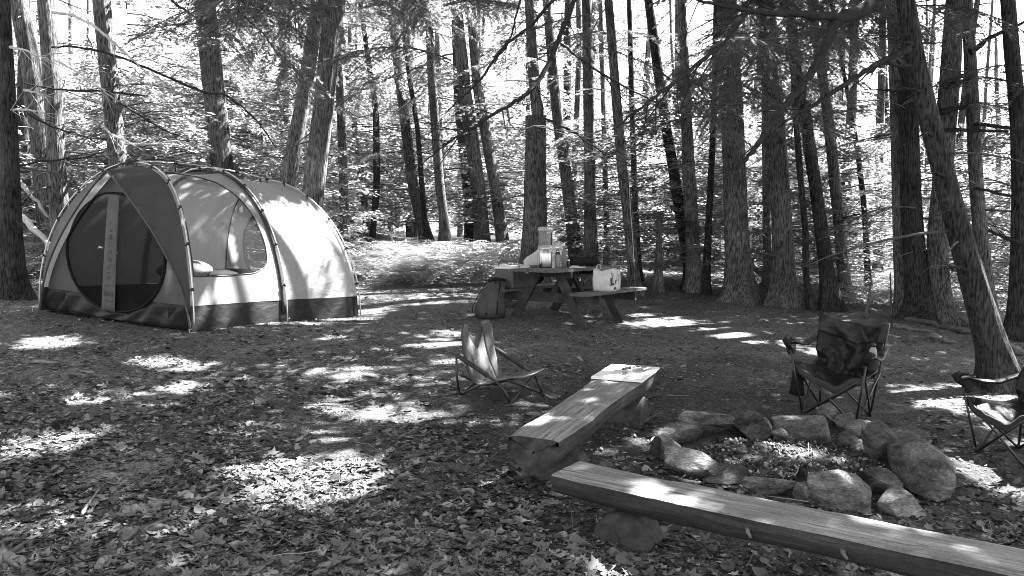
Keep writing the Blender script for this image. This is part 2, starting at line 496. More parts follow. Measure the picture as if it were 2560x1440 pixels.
def wood_mat(name, lo, hi, rough=0.75, crack=0.25):
    """weathered split wood: fine fibres along x, darker patches, drying cracks"""
    m, nt, p, out = newmat(name)
    tc = N(nt, 'ShaderNodeTexCoord')
    def nz(sc, st, det, dis=0.0):
        mp = N(nt, 'ShaderNodeMapping'); mp.inputs['Scale'].default_value = st
        n = N(nt, 'ShaderNodeTexNoise'); n.inputs['Scale'].default_value = sc; n.inputs['Detail'].default_value = det; n.inputs['Roughness'].default_value = .65; n.inputs['Distortion'].default_value = dis
        nt.links.new(tc.outputs['Object'], mp.inputs[0]); nt.links.new(mp.outputs[0], n.inputs['Vector']); return n
    fib = nz(34, (0.045, 1, 1), 6, .4); pat = nz(3.2, (.6, 1.6, 1.6), 5); crk = nz(11, (.07, 1, 1), 3, .8); spk = nz(60, (1, 1, 1), 3)
    def mr(src, a, b, lo_, hi_):
        q = N(nt, 'ShaderNodeMapRange'); q.inputs['From Min'].default_value = a; q.inputs['From Max'].default_value = b; q.inputs['To Min'].default_value = lo_; q.inputs['To Max'].default_value = hi_
        nt.links.new(src, q.inputs[0]); return q.outputs[0]
    ab = N(nt, 'ShaderNodeMath', operation='SUBTRACT'); ab.inputs[1].default_value = .5; nt.links.new(crk.outputs[0], ab.inputs[0])
    a2 = N(nt, 'ShaderNodeMath', operation='ABSOLUTE'); nt.links.new(ab.outputs[0], a2.inputs[0])
    ck = mr(a2.outputs[0], 0.0, 0.022, crack, 1.0)
    gate = mr(pat.outputs[0], .45, .6, 0, 1)
    ckg = N(nt, 'ShaderNodeMix'); nt.links.new(gate, ckg.inputs[0]); ckg.inputs[2].default_value = 1.0; nt.links.new(ck, ckg.inputs[3])
    val = mr(fib.outputs[0], .3, .7, lo, hi)
    for f_ in (mr(pat.outputs[0], .3, .7, .55, 1.35), mr(spk.outputs[0], .35, .65, .85, 1.12), ckg.outputs[0]):
        q = N(nt, 'ShaderNodeMath', operation='MULTIPLY'); nt.links.new(val, q.inputs[0]); nt.links.new(f_, q.inputs[1]); val = q.outputs[0]
    nt.links.new(val, p.inputs['Base Color']); setv(p, rough=rough, spec=.2)
    h = N(nt, 'ShaderNodeMath', operation='MULTIPLY'); nt.links.new(fib.outputs[0], h.inputs[0]); nt.links.new(ckg.outputs[0], h.inputs[1])
    b = N(nt, 'ShaderNodeBump'); b.inputs['Strength'].default_value = .7; b.inputs['Distance'].default_value = .012
    nt.links.new(h.outputs[0], b.inputs['Height']); nt.links.new(b.outputs[0], p.inputs['Normal'])
    return m
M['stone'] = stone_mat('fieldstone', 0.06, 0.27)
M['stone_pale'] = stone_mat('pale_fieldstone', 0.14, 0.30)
M['wood'] = wood_mat('weathered_log', 0.10, 0.27)
M['wood_under'] = wood_mat('dark_log_side', 0.022, 0.07, .9)
M['endgrain'] = noise_mat('log_end', 0.022, 0.06, 14, rough=0.9, bump=0.5, bdist=0.006, scale2=3, amt2=0.3)
M['plank'] = wood_mat('table_plank', 0.07, 0.17, .8)
M['plank_dark'] = noise_mat('table_frame_wood', 0.025, 0.055, 7, (1, 1, 1), rough=0.85, bump=0.3, bdist=0.004, scale2=3, amt2=0.3)
M['black'] = plain('black_plastic', 0.015, 0.45)
M['blackcloth'] = cloth_mat('black_cloth', 0.013, spec=.15, rough=0.8, wr_scale=4, wr=0.5, dist=0.04)
M['darkcloth'] = cloth_mat('charcoal_cloth', 0.03, rough=0.7, wr_scale=4, wr=0.5, dist=0.04)
M['steel'] = plain('brushed_steel', 0.62, 0.28, 1.0)
M['alu'] = plain('aluminium_pole', 0.55, 0.35, 0.8)
M['frame'] = plain('painted_tube', 0.015, 0.35, 0.0, 0.5)
M['white'] = plain('white_plastic', 0.72, 0.35)
# ------------------------------------------------------------------ ground
def ground_mat():
    m, nt, p, out = newmat('forest_floor')
    tc = N(nt, 'ShaderNodeTexCoord')
    def noise(s, d=5, r=0.6):
        n = N(nt, 'ShaderNodeTexNoise'); n.inputs['Scale'].default_value = s; n.inputs['Detail'].default_value = d; n.inputs['Roughness'].default_value = r
        nt.links.new(tc.outputs['Object'], n.inputs['Vector']); return n
    a = noise(55, 6, 0.7); b = noise(1.3, 4); c = noise(14, 5)
    v = N(nt, 'ShaderNodeTexVoronoi'); v.inputs['Scale'].default_value = 70
    nt.links.new(tc.outputs['Object'], v.inputs['Vector'])
    rp = N(nt, 'ShaderNodeValToRGB')
    rp.color_ramp.elements[0].position = 0.35; rp.color_ramp.elements[1].position = 0.72
    rp.color_ramp.elements[0].color = (0.028, 0.028, 0.028, 1); rp.color_ramp.elements[1].color = (0.20, 0.20, 0.20, 1)
    nt.links.new(a.outputs[0], rp.inputs[0])
    def mr(src, lo, hi, fl=0.3, fh=0.7):
        q = N(nt, 'ShaderNodeMapRange'); q.inputs['From Min'].default_value = fl; q.inputs['From Max'].default_value = fh
        q.inputs['To Min'].default_value = lo; q.inputs['To Max'].default_value = hi
        nt.links.new(src, q.inputs[0]); return q.outputs[0]
    def scale(vec, f):
        q = N(nt, 'ShaderNodeVectorMath', operation='SCALE'); nt.links.new(vec, q.inputs[0]); nt.links.new(f, q.inputs['Scale']); return q.outputs[0]
    sv = N(nt, 'ShaderNodeSeparateColor'); nt.links.new(v.outputs['Color'], sv.inputs[0])
    col = scale(rp.outputs[0], mr(b.outputs[0], 0.75, 1.3))
    col = scale(col, mr(c.outputs[0], 0.6, 1.35))
    col = scale(col, mr(sv.outputs[0], 0.75, 1.35, 0, 1))
    # trodden soil, darker round the fire ring and the benches
    ds = N(nt, 'ShaderNodeVectorMath', operation='DISTANCE'); ds.inputs[1].default_value = (1.6, 5.8, 0.0)
    nt.links.new(tc.outputs['Object'], ds.inputs[0])
    dn = N(nt, 'ShaderNodeMath', operation='MULTIPLY_ADD'); dn.inputs[1].default_value = 2.6; nt.links.new(b.outputs[0], dn.inputs[0]); nt.links.new(ds.outputs['Value'], dn.inputs[2])
    col = scale(col, mr(dn.outputs[0], 0.5, 1.0, 3.0, 5.2))
    nt.links.new(col, p.inputs['Base Color'])
    setv(p, rough=0.95, spec=0.1)
    ad = N(nt, 'ShaderNodeMath', operation='ADD'); nt.links.new(a.outputs[0], ad.inputs[0]); nt.links.new(c.outputs[0], ad.inputs[1])
    bp = N(nt, 'ShaderNodeBump'); bp.inputs['Strength'].default_value = 0.8; bp.inputs['Distance'].default_value = 0.02
    nt.links.new(ad.outputs[0], bp.inputs['Height']); nt.links.new(bp.outputs[0], p.inputs['Normal'])
    return m
M['ground'] = ground_mat()

def spaced(lo, hi, c, dense, n):
    t = np.linspace(-1, 1, n)
    k = 3.2
    s = np.sinh(k * t) / math.sinh(k)
    return np.where(s < 0, c + s * (c - lo), c + s * (hi - c))

gx = spaced(-90, 90, 0.6, 0.05, 330); gy = spaced(-30, 110, 6.0, 0.05, 330)
GX, GY = np.meshgrid(gx, gy, indexing='ij')
GZ = G(GX, GY) + 0.055 * (fbm(GX * 1.7, GY * 1.7, 5.0, 4) - 0.5) + 0.016 * (vnoise(GX * 9, GY * 9, 2.0) - 0.5)
V = np.stack([GX, GY, GZ], 2).reshape(-1, 3)
nu, nv = GX.shape
ii, jj = np.meshgrid(np.arange(nu - 1), np.arange(nv - 1), indexing='ij')
q = np.stack([ii * nv + jj, (ii + 1) * nv + jj, (ii + 1) * nv + jj + 1, ii * nv + jj + 1], 2).reshape(-1, 4)
ground = link('ground', np_mesh('ground', V, q), M['ground'])
kind(ground, 'structure')

# ------------------------------------------------------------------ sun flecks wanted in the clearing: canopy gaps are cut to these
SXY = SUN[:2] / SUN[2]
LIT = []
def lit(px, py, rpx, h=0.0, soft=0.35):
    P = gp(px, py, h)
    r = rpx * P[1] / FPX
    LIT.append((P[0] - P[2] * SXY[0], P[1] - P[2] * SXY[1], r, soft))
def lit3(P, r, soft=0.3):
    LIT.append((P[0] - P[2] * SXY[0], P[1] - P[2] * SXY[1], r, soft))

for a in [(110, 858, 75), (20, 797, 40), (365, 903, 50), (455, 915, 55), (440, 970, 60), (300, 985, 35), (200, 995, 45),
          (830, 843, 32), (885, 930, 58), (770, 930, 28), (820, 1015, 55), (910, 1035, 75), (1000, 1020, 50), (930, 985, 45),
          (1080, 960, 42), (1095, 860, 65), (1125, 832, 45), (1125, 900, 55), (1060, 1050, 45),
          (80, 1115, 85), (20, 1150, 70), (180, 1090, 50), (620, 1085, 55), (800, 1100, 60), (850, 1145, 100), (560, 1185, 80), (720, 1200, 120),
          (870, 1195, 80), (650, 1255, 85), (780, 1270, 60), (470, 1310, 60), (160, 1290, 55), (150, 1330, 45), (860, 1250, 60),
          (930, 752, 70), (1010, 748, 60), (880, 680, 80), (1190, 785, 45), (1290, 800, 30), (1590, 765, 30), (1600, 785, 45), (1650, 805, 75), (1710, 812, 50), (1560, 805, 25),
          (1830, 838, 60), (1880, 850, 45), (1780, 830, 35), (1960, 862, 40), (2020, 880, 40), (2330, 985, 70), (2390, 1000, 50), (2290, 990, 45), (2370, 965, 40),
          (2450, 1060, 50), (2540, 1020, 40), (2440, 1175, 55), (2500, 1210, 70), (2400, 1140, 50), (2560, 1250, 60), (2540, 1110, 40), (2100, 1008, 28), (2520, 930, 30),
          (2030, 1145, 45), (1985, 1150, 35), (2135, 1160, 28), (60, 690, 60), (150, 700, 60), (20, 720, 40), (1060, 660, 50), (1180, 690, 30),
          (2080, 800, 30), (1980, 805, 25), (960, 668, 60), (1040, 690, 50), (1130, 660, 60), (1200, 665, 45), (1260, 650, 40), (1100, 700, 45), (1000, 640, 60), (1180, 640, 50), (920, 650, 60)]:
    lit(*a)
for a in [(1560, 932, 55, .36), (1510, 950, 35, .36), (1600, 932, 35, .36), (1340, 1065, 42, .36), (1390, 1050, 30, .36), (1600, 1225, 70, .36), (1690, 1245, 60, .36),
          (1480, 1185, 40, .36), (2130, 1320, 45, .36), (2250, 1340, 70, .36), (2350, 1360, 60, .36), (2000, 1060, 60, .2), (1950, 1058, 40, .2), (1700, 1088, 35, .15), (1770, 1075, 30, .15), (2170, 1068, 40, .15),
          (1740, 1140, 35, .15)]:
    lit(*a)

# ------------------------------------------------------------------ foliage pieces
def kite(P, D, W, L, wd, fold=0.0):
    """leaf quads: base P, direction D, width vector W, length L, width wd"""
    L = np.asarray(L)[:, None]; wd = np.asarray(wd)[:, None]
    n = np.cross(D, W)
    a = P; b = P + D * L * 0.45 + W * wd * 0.5 + n * L * fold; c = P + D * L; d = P + D * L * 0.45 - W * wd * 0.5 + n * L * fold
    return np.stack([a, b, c, d], 1).reshape(-1, 3)

def unit(v):
    return v / (np.linalg.norm(v, axis=-1, keepdims=True) + 1e-9)

def hemlock_bough(rg, L=2.2, step=0.075, leafstep=0.022, leaf=(0.085, 0.022), droop=0.13, up=0.12):
    """flat drooping bough along +x; returns leaf points (n*4,3) and a limb builder"""
    mb = MB()
    xs = np.linspace(0, L, 9)
    wob = (rg.random(9) - 0.5) * 0.06
    axis = np.stack([xs, np.cumsum(wob), up * xs - droop * xs ** 2], 1)
    mb.tube(axis, np.linspace(0.016, 0.003, 9) * (L / 2.2), 5, caps=False)
    Ps = []; Ds = []; Ws = []; Ls = []; ws = []
    x = 0.22 * L; s = 1
    while x < L:
        p = np.array([np.interp(x, xs, axis[:, k]) for k in range(3)])
        u = x / L
        ln = (0.78 * (1 - u) ** 0.8 + 0.14) * (0.55 + 0.6 * rg.random()) * L / 2.2 * (1.15 if u > .3 else .8)
        an = s * R(38 + 30 * rg.random())
        d = np.array([math.cos(an), math.sin(an), -0.22 - 0.35 * rg.random() + 0.1])
        d /= np.linalg.norm(d)
        k = max(3, int(ln / leafstep))
        t = np.linspace(0.02, ln, k)
        pts = p + d * t[:, None] + np.array([0, 0, -0.35])[None, :] * (t[:, None] ** 2)
        if ln > 0.25:
            mb.tube(pts[::max(1, k // 3)], 0.0035, 3, caps=False)
        for sd in (-1, 1):
            a2 = an + sd * R(48) + (rg.random(k) - 0.5) * 0.7
            D = np.stack([np.cos(a2), np.sin(a2), -0.25 + 0.5 * (rg.random(k) - 0.5)], 1)
            D = unit(D)
            W = unit(np.cross(D, np.array([0.0, 0, 1])[None, :] + 0.9 * (rg.random((k, 3)) - 0.5)))
            Ps.append(pts); Ds.append(D); Ws.append(W)
            sz = (1.15 - 0.6 * t / ln) * (0.7 + 0.6 * rg.random(k))
            Ls.append(leaf[0] * sz); ws.append(leaf[1] * (0.7 + 0.6 * rg.random(k)))
        s = -s
        x += step * (0.6 + 0.8 * rg.random())
    v = kite(np.concatenate(Ps), np.concatenate(Ds), np.concatenate(Ws), np.concatenate(Ls), np.concatenate(ws))
    return v, mb

def join(leafv, limbs=None):
    """leaf quads (slot 0) and limb faces (slot 1) to arrays for np_mesh"""
    nq = len(leafv) // 4
    q = np.arange(nq * 4).reshape(-1, 4)
    mi = np.zeros(nq, int)
    v = leafv
    if limbs is not None and limbs.n:
        lv = np.concatenate(limbs.V)
        lq = np.array([f for f in limbs.F if len(f) == 4]) + len(leafv)
        q = np.concatenate([q, lq]); v = np.concatenate([leafv, lv]); mi = np.concatenate([mi, np.ones(len(lq), int)])
    return v, q, mi

def rotz(v, a):
    c, s = math.cos(a), math.sin(a)
    return np.stack([v[:, 0] * c - v[:, 1] * s, v[:, 0] * s + v[:, 1] * c, v[:, 2]], 1)

def bough_mesh(name, seed, **kw):
    rg = np.random.default_rng(seed)
    v, mb = hemlock_bough(rg, **kw)
    v, q, mi = join(v, mb)
    me = np_mesh(name, v, q, mi=mi)
    me.materials.append(M['needle']); me.materials.append(M['twig'])
    return me, v, q, mi

BOUGH = [bough_mesh('bough', 100 + i, L=2.0 + 0.25 * (i % 3), droop=0.09 + 0.03 * (i % 3)) for i in range(5)]
BOUGH_C = [bough_mesh('bough', 140 + i, L=2.3, step=0.10, leafstep=0.045, leaf=(0.13, 0.045), droop=0.10 + 0.03 * i) for i in range(4)]

def crown_mesh(seed, z0, z1, r0, r1, n, src=None, mats=('needle', 'twig')):
    """whole crown: boughs round an upright stem from z0 to z1, radius r0 below and r1 at the top"""
    rg = np.random.default_rng(seed)
    src = src or BOUGH_C
    Vs = []; Qs = []; Ms = []; n0 = 0
    a = rg.random() * 6.28
    for k in range(n):
        u = (k + rg.random()) / n
        z = z0 + (z1 - z0) * u
        rr = (r0 + (r1 - r0) * u) * (0.6 + 0.6 * rg.random())
        me, v, q, mi = src[rg.integers(len(src))]
        a += 2.399 + (rg.random() - 0.5)
        sc = rr / 2.3
        w = rotz(v * np.array([sc, sc, sc * (0.7 + 0.6 * rg.random())]), a) + np.array([0, 0, z])
        Vs.append(w); Qs.append(q + n0); Ms.append(mi); n0 += len(w)
    me = np_mesh('crown', np.concatenate(Vs), np.concatenate(Qs), mi=np.concatenate(Ms))
    for m_ in mats: me.materials.append(M[m_])
    return me

CROWN_LOW = [crown_mesh(300 + i, 0.9 + 0.5 * i, 9.0 + 0.8 * i, 2.5, 1.4, 20) for i in range(4)]
CROWN_HIGH = [crown_mesh(320 + i, 4.2 + 0.7 * i, 10.5 + i, 2.5, 1.3, 12) for i in range(3)]

def broad_crown(seed, z0, z1, rad, n, leaf=(0.085, 0.055), per=70):
    rg = np.random.default_rng(seed)
    mb = MB(); Vs = []
    for k in range(n):
        z = z0 + (z1 - z0) * (k + rg.random()) / n
        a = rg.random() * 6.283
        L = rad * (0.45 + 0.7 * rg.random()) * (1 - 0.5 * (z - z0) / (z1 - z0 + .01))
        t = np.linspace(0, 1, 5)
        d = np.array([math.cos(a), math.sin(a), 0.25])
        pts = np.array([0, 0, z]) + d * (t * L)[:, None] + np.array([0, 0, -0.22 * L])[None] * (t ** 2)[:, None]
        mb.tube(pts, np.linspace(0.010, 0.003, 5), 4, m=1, caps=False)
        m_ = int(per * (0.6 + 0.8 * rg.random()))
        tt = 0.25 + 0.75 * rg.random(m_)
        side = (rg.random(m_) - 0.5) * 2
        perp = np.array([-math.sin(a), math.cos(a), 0])
        P = np.array([0, 0, z]) + d * (tt * L)[:, None] + perp * (side * 0.32 * L * (1.15 - tt))[:, None]
        P[:, 2] += -0.22 * L * tt ** 2 + (rg.random(m_) - 0.5) * 0.10 - 0.1 * np.abs(side)
        ang = a + side * 1.1 + (rg.random(m_) - 0.5)
        D = unit(np.stack([np.cos(ang), np.sin(ang), -0.25 + 0.3 * (rg.random(m_) - 0.5)], 1))
        W = unit(np.cross(D, np.array([0, 0, 1.0])[None] + 0.8 * (rg.random((m_, 3)) - 0.5)))
        s = 0.65 + 0.6 * rg.random(m_)
        Vs.append(kite(P, D, W, leaf[0] * s, leaf[1] * s, 0.06))
    v, q, mi = join(np.concatenate(Vs), mb)
    me = np_mesh('crown', v, q, mi=mi)
    me.materials.append(M['leaf']); me.materials.append(M['twig'])
    return me

CROWN_THIN = [crown_mesh(340 + i, 1.6 + 0.5 * i, 10.0 + 0.8 * i, 2.3, 1.3, 11) for i in range(4)]
BROAD = [broad_crown(400 + i, 0.5, 2.6 + 0.6 * i, 1.1 + 0.2 * i, 26 + 6 * i) for i in range(4)]
BROAD_TALL = [broad_crown(420 + i, 1.5 + i, 9 + i, 2.3, 44, leaf=(0.11, 0.075), per=80) for i in range(3)]

# ------------------------------------------------------------------ trunks
def trunk_mesh(pts, rad, n=40, dz=0.12, seed=0, amp=0.07, flare=0.55, lobes=5, zfine=8.0):
    """bark-ridged tapering trunk through points (x,y,z) with radii"""
    pts = np.asarray(pts, float); rad = np.asarray(rad, float)
    zb, zt = pts[0, 2], pts[-1, 2]
    zs = np.concatenate([np.arange(zb - 0.25, min(zt, zb + zfine), dz), np.arange(min(zt, zb + zfine), zt + 0.6, 0.6)])
    def smooth(a):
        return np.interp(zs, pts[:, 2], a)
    k = max(1, int(0.7 / dz)); ker = np.ones(k) / k
    def sm(a):
        p = np.concatenate([np.full(k, a[0]), a, np.full(k, a[-1])])
        return np.convolve(p, ker, 'same')[k:-k]
    X, Y, Rr = sm(smooth(pts[:, 0])), sm(smooth(pts[:, 1])), sm(smooth(rad))
    # keep the base where it stands
    th = np.arange(n) * 2 * np.pi / n
    H = (zs - zb)[:, None]; T = th[None, :]
    so = seed * 13.7
    ridge = 1 - np.abs(2 * vnoise(np.cos(T) * 5.5 + so, np.sin(T) * 5.5, H * 0.7 + so) - 1)
    ridge2 = vnoise(np.cos(T) * 9 + so, np.sin(T) * 9, H * 1.9)
    big = vnoise(np.cos(T) * 1.1 + so, np.sin(T) * 1.1, H * 0.6) - 0.5
    fl = flare * np.exp(-np.maximum(H, 0) / 0.22) * (1 + 0.55 * np.sin(lobes * T + so) + 0.3 * np.sin((lobes - 2) * T + 2 * so))
    rr = Rr[:, None] * (1 + amp * (ridge * 1.2 + ridge2 * 0.8 - 1.0) + 0.12 * big + fl)
    P = np.stack([X[:, None] + rr * np.cos(T), Y[:, None] + rr * np.sin(T), np.broadcast_to(zs[:, None], rr.shape)], 2)
    m = len(zs)
    ii, jj = np.meshgrid(np.arange(m - 1), np.arange(n), indexing='ij')
    q = np.stack([ii * n + jj, ii * n + (jj + 1) % n, (ii + 1) * n + (jj + 1) % n, (ii + 1) * n + jj], 2).reshape(-1, 4)
    return P.reshape(-1, 3), q

TREES = {}
def tree(key, name, label, pts, mat='bark', Y=None, top=13.0, group=None, crown=None, cseed=0, amp=0.07, flare=0.55, hscale=1.0, category='tree', zmax=None, stubs=6):
    """pts: (px, py, width px) from the base upwards, as the trunk stands in the photograph"""
    x0, y0, w0 = pts[0]
    if Y is None:
        B = gp(x0, y0); Y = B[1]
    P = []; W = []
    for (x, y, w) in pts:
        p = aty(x, y, Y); P.append(p); W.append(w * Y / FPX / 2)
    P = np.array(P); W = np.array(W)
    # down to the ground when the base is hidden
    gz = g1(P[0, 0], Y)
    if P[0, 2] > gz + 0.02:
        s = (P[0] - P[1]) / (P[0, 2] - P[1, 2] + 1e-6)
        b = P[0] + s * (gz - P[0, 2]); b[1] = Y
        P = np.vstack([b, P]); W = np.concatenate([[W[0] * 1.06], W])
    else:
        P[0, 2] = gz
    base = P[0].copy()
    if zmax is None and top > P[-1, 2]:
        s = (P[-1] - P[-2]) / (P[-1, 2] - P[-2, 2])
        s[:2] = np.clip(s[:2], -0.22, 0.22)
        q = P[-1] + s * (top - P[-1, 2])
        P = np.vstack([P, q]); W = np.concatenate([W, [max(0.03, W[-1] * 0.4)]])
    e = thing(name, label, category, base, group)
    wpx = max(w for _, _, w in pts)
    n = 56 if wpx > 40 else (36 if wpx > 24 else 20)
    v, q = trunk_mesh(P - base, W, n=n, seed=len(TREES) + 1, amp=amp, flare=flare, dz=0.10 if wpx > 40 else 0.16)
    t = link('trunk', np_mesh('trunk', v, q), M[mat], e)
    TREES[key] = dict(e=e, base=base, P=P, W=W, Y=Y)
    # short dead limbs
    rg = np.random.default_rng(900 + len(TREES))
    for k in range(stubs):
        z = base[2] + 0.9 + rg.random() * 5.0
        x = np.interp(z, P[:, 2], P[:, 0]); r_ = np.interp(z, P[:, 2], W)
        a = rg.random() * 6.283
        L = 0.25 + rg.random() ** 2 * 1.5
        tt = np.linspace(0, 1, 6)
        d = np.array([math.cos(a), math.sin(a) , 0.12 - 0.3 * rg.random()])
        c = (rg.random(3) - 0.5) * 0.5
        pp = np.array([x, Y, z]) + d * (r_ * 0.7 + L * tt)[:, None] + c * (tt ** 2 * L)[:, None] + np.array([0, 0, -0.12 * L]) * (tt ** 2)[:, None]
        mb = MB(); mb.tube(pp, np.linspace(0.016, 0.004, 6) * (0.7 + 0.6 * rg.random()), 5)
        # a few side twigs
        for j in range(int(L * 5)):
            u = 0.3 + 0.7 * rg.random(); p0 = np.array([np.interp(u, tt, pp[:, c_]) for c_ in range(3)])
            dd = d + (rg.random(3) - 0.5) * 1.6
            mb.tube([p0, p0 + dd * 0.12, p0 + dd * 0.2 + np.array([0, 0, -0.03])], [0.004, 0.003, 0.002], 3, caps=False)
        mb.build('branch', M['twig'] if rg.random() < 0.6 else M['stick'], e)
    if crown is not None:
        me = crown
        c = bpy.data.objects.new('crown', me); COL.objects.link(c); c.parent = e
        c.rotation_euler = (0, 0, rg.random() * 6.28)
        xt = np.interp(base[2] + 8, P[:, 2], P[:, 0]) - base[0]
        c.location = (xt * 0.7, 0, 0)
    return e

CH, CL = CROWN_HIGH, CROWN_THIN
B_, D_, L_ = 'bark', 'bark_dark', 'bark_pale'
T = tree
T('T1', 'hemlock_tree', 'dark smooth trunk at the edge of the clearing, beside the left end of the tent', [(36, 745, 60), (32, 640, 50), (27, 500, 44), (24, 350, 38), (14, 150, 32), (8, 0, 28)], D_, stubs=3)
T('T2', 'hemlock_tree', 'grey trunk leaning behind the dark edge trunk, beside the sunlit one', [(118, 520, 50), (97, 302, 44), (75, 150, 44), (46, 0, 42)], B_, Y=15.5)
T('T3', 'hemlock_tree', 'upright trunk with a bright sunlit edge just beyond the left tent pole', [(152, 600, 42), (146, 480, 42), (134, 250, 40), (122, 100, 38), (114, 0, 36)], B_, Y=13.2)
T('T4', 'hemlock_tree', 'thick trunk rising behind the left half of the tent roof', [(302, 480, 44), (293, 390, 42), (270, 165, 42), (253, 0, 40)], B_, Y=14.0)
T('T5', 'hemlock_tree', 'dark furrowed trunk rising behind the middle of the tent roof', [(556, 420, 52), (539, 270, 50), (526, 150, 50), (510, 0, 47)], B_, Y=16.0)
T('T6', 'hemlock_tree', 'great ridged trunk with a lit right edge close behind the tent', [(768, 620, 56), (784, 490, 52), (806, 300, 49), (838, 0, 47)], L_, Y=13.4, amp=0.1)
T('T7', 'hemlock_tree', 'pale slanting trunk left of the great ridged one behind the tent', [(716, 500, 42), (724, 435, 40), (760, 250, 37), (798, 0, 33)], L_, Y=14.6)
T('T8', 'hemlock_tree', 'straight dark trunk just right of the far end of the tent', [(862, 600, 24), (860, 480, 22), (850, 250, 19), (838, 0, 17)], B_, Y=18.5, crown=CL[0])
T('T9', 'hemlock_tree', 'leaning furrowed trunk standing at the back of the fern patch', [(1074, 632, 38), (1055, 560, 31), (1032, 470, 27), (1003, 235, 23), (975, 0, 20)], B_)
T('T10', 'hemlock_tree', 'thin dark trunk in the gap between the tent and the leaning trunk', [(930, 600, 16), (942, 480, 17), (940, 280, 15), (915, 120, 12), (900, 0, 11)], D_, Y=21)
T('T12', 'hemlock_tree', 'thin trunk close behind the leaning furrowed one', [(1062, 560, 14), (1044, 330, 12), (1020, 180, 11), (1000, 0, 10)], D_, Y=21)
T('T13', 'hemlock_tree', 'medium dark trunk deep in the woods right of the leaning furrowed one', [(1112, 570, 24), (1100, 480, 23), (1088, 320, 22), (1078, 180, 21), (1070, 0, 19)], B_, Y=19)
T('T14', 'hemlock_tree', 'stout grey trunk above the right side of the fern patch', [(1208, 640, 40), (1200, 520, 35), (1185, 400, 33), (1162, 230, 30), (1140, 0, 25)], B_)
T('T15', 'hemlock_tree', 'dark crooked trunk between the stout grey one and the broken trunk', [(1260, 642, 34), (1245, 520, 28), (1220, 370, 26), (1195, 230, 26), (1175, 0, 22)], B_)
T('T16b', 'hemlock_tree', 'narrow pale trunk rising out from behind the broken trunk', [(1352, 620, 32), (1350, 360, 29), (1335, 200, 27), (1322, 0, 22)], L_, Y=17.5, crown=CL[1])
T('T16', 'broken_tree', 'thick dead trunk snapped off jagged behind the picnic table', [(1334, 645, 62), (1336, 560, 54), (1338, 470, 52), (1339, 400, 51), (1340, 366, 48)], B_, Y=15.6, zmax=1, amp=0.12, category='tree')
T('T17', 'hemlock_tree', 'slanting trunk right behind the bottles on the table', [(1440, 640, 36), (1425, 520, 29), (1412, 420, 28), (1394, 310, 26), (1375, 100, 22)], B_, Y=17.5, crown=CL[2])
T('T18', 'hemlock_tree', 'straight ridged trunk behind the black bag on the table', [(1478, 655, 38), (1475, 540, 29), (1474, 400, 27), (1470, 200, 25), (1466, 0, 22)], B_, Y=16.0, crown=CL[3], amp=0.1)
T('T19', 'hemlock_tree', 'thin dark trunk between the ridged trunk and the hanging cord', [(1517, 660, 15), (1516, 560, 14), (1512, 420, 13), (1505, 150, 11)], B_, Y=19)
T('T20', 'hemlock_tree', 'trunk with a pale cord hanging against it, behind the picnic bench', [(1584, 700, 28), (1572, 560, 27), (1556, 440, 25), (1540, 250, 22), (1520, 0, 20)], B_, Y=14.6)
T('T20b', 'hemlock_tree', 'thin trunk immediately right of the one with the hanging cord', [(1596, 690, 18), (1588, 520, 16), (1582, 350, 14), (1575, 100, 12)], D_, Y=17, crown=CL[0])
T('T21', 'hemlock_tree', 'dark furrowed trunk leaning left, first to the right of the picnic table', [(1738, 722, 42), (1722, 640, 33), (1705, 560, 29), (1684, 430, 26), (1664, 320, 24), (1640, 150, 22), (1620, 0, 20)], D_, amp=0.1)
T('T22', 'hemlock_tree', 'smooth pale dead trunk half hidden behind the dark leaning one', [(1734, 700, 36), (1728, 560, 34), (1722, 440, 30), (1716, 300, 26), (1708, 100, 20)], L_, Y=15.6)
T('T23', 'hemlock_tree', 'slim dark trunk just left of the widest upright trunk', [(1764, 735, 20), (1772, 560, 16), (1780, 400, 15), (1786, 230, 14), (1790, 0, 12)], D_, crown=CL[1])
T('T24', 'hemlock_tree', 'widest upright trunk, roots spreading left over the ground', [(1852, 754, 74), (1846, 680, 62), (1842, 600, 58), (1838, 480, 55), (1825, 200, 52), (1815, 0, 46)], B_, amp=0.1, flare=0.7)
T('T25', 'hemlock_tree', 'deep-furrowed upright trunk, next after the widest one', [(1958, 764, 62), (1957, 640, 50), (1955, 560, 48), (1949, 480, 47), (1935, 300, 44), (1925, 150, 41), (1915, 0, 37)], B_, amp=0.12)
T('T26', 'hemlock_tree', 'thin grey trunk seen between the two big furrowed ones', [(1918, 745, 22), (1917, 600, 20), (1915, 400, 19), (1912, 150, 17)], L_, Y=16.5, crown=CL[2])
T('T27', 'hemlock_tree', 'thin bent sapling trunk curving right at its foot', [(2036, 776, 18), (2018, 740, 15), (2013, 680, 15), (2015, 600, 15), (2000, 450, 15), (1985, 250, 14), (1975, 0, 12)], D_, stubs=3)
T('T28', 'hemlock_tree', 'blackish ridged trunk slanting down behind the big camp chair', [(2080, 776, 50), (2066, 680, 34), (2050, 560, 30), (2035, 450, 29), (2005, 250, 27), (1985, 120, 24), (1970, 0, 21)], D_, amp=0.12)
T('T29', 'hemlock_tree', 'lighter trunk behind the blackish slanting one', [(2112, 776, 30), (2100, 600, 27), (2088, 480, 26), (2070, 300, 26), (2045, 130, 23), (2025, 0, 20)], L_, Y=15.8, crown=CL[3])
T('T30', 'hemlock_tree', 'straight light-grey trunk on the left of the close pair', [(2258, 785, 36), (2247, 600, 29), (2243, 400, 28), (2236, 150, 28), (2231, 0, 27)], L_, Y=13.6)
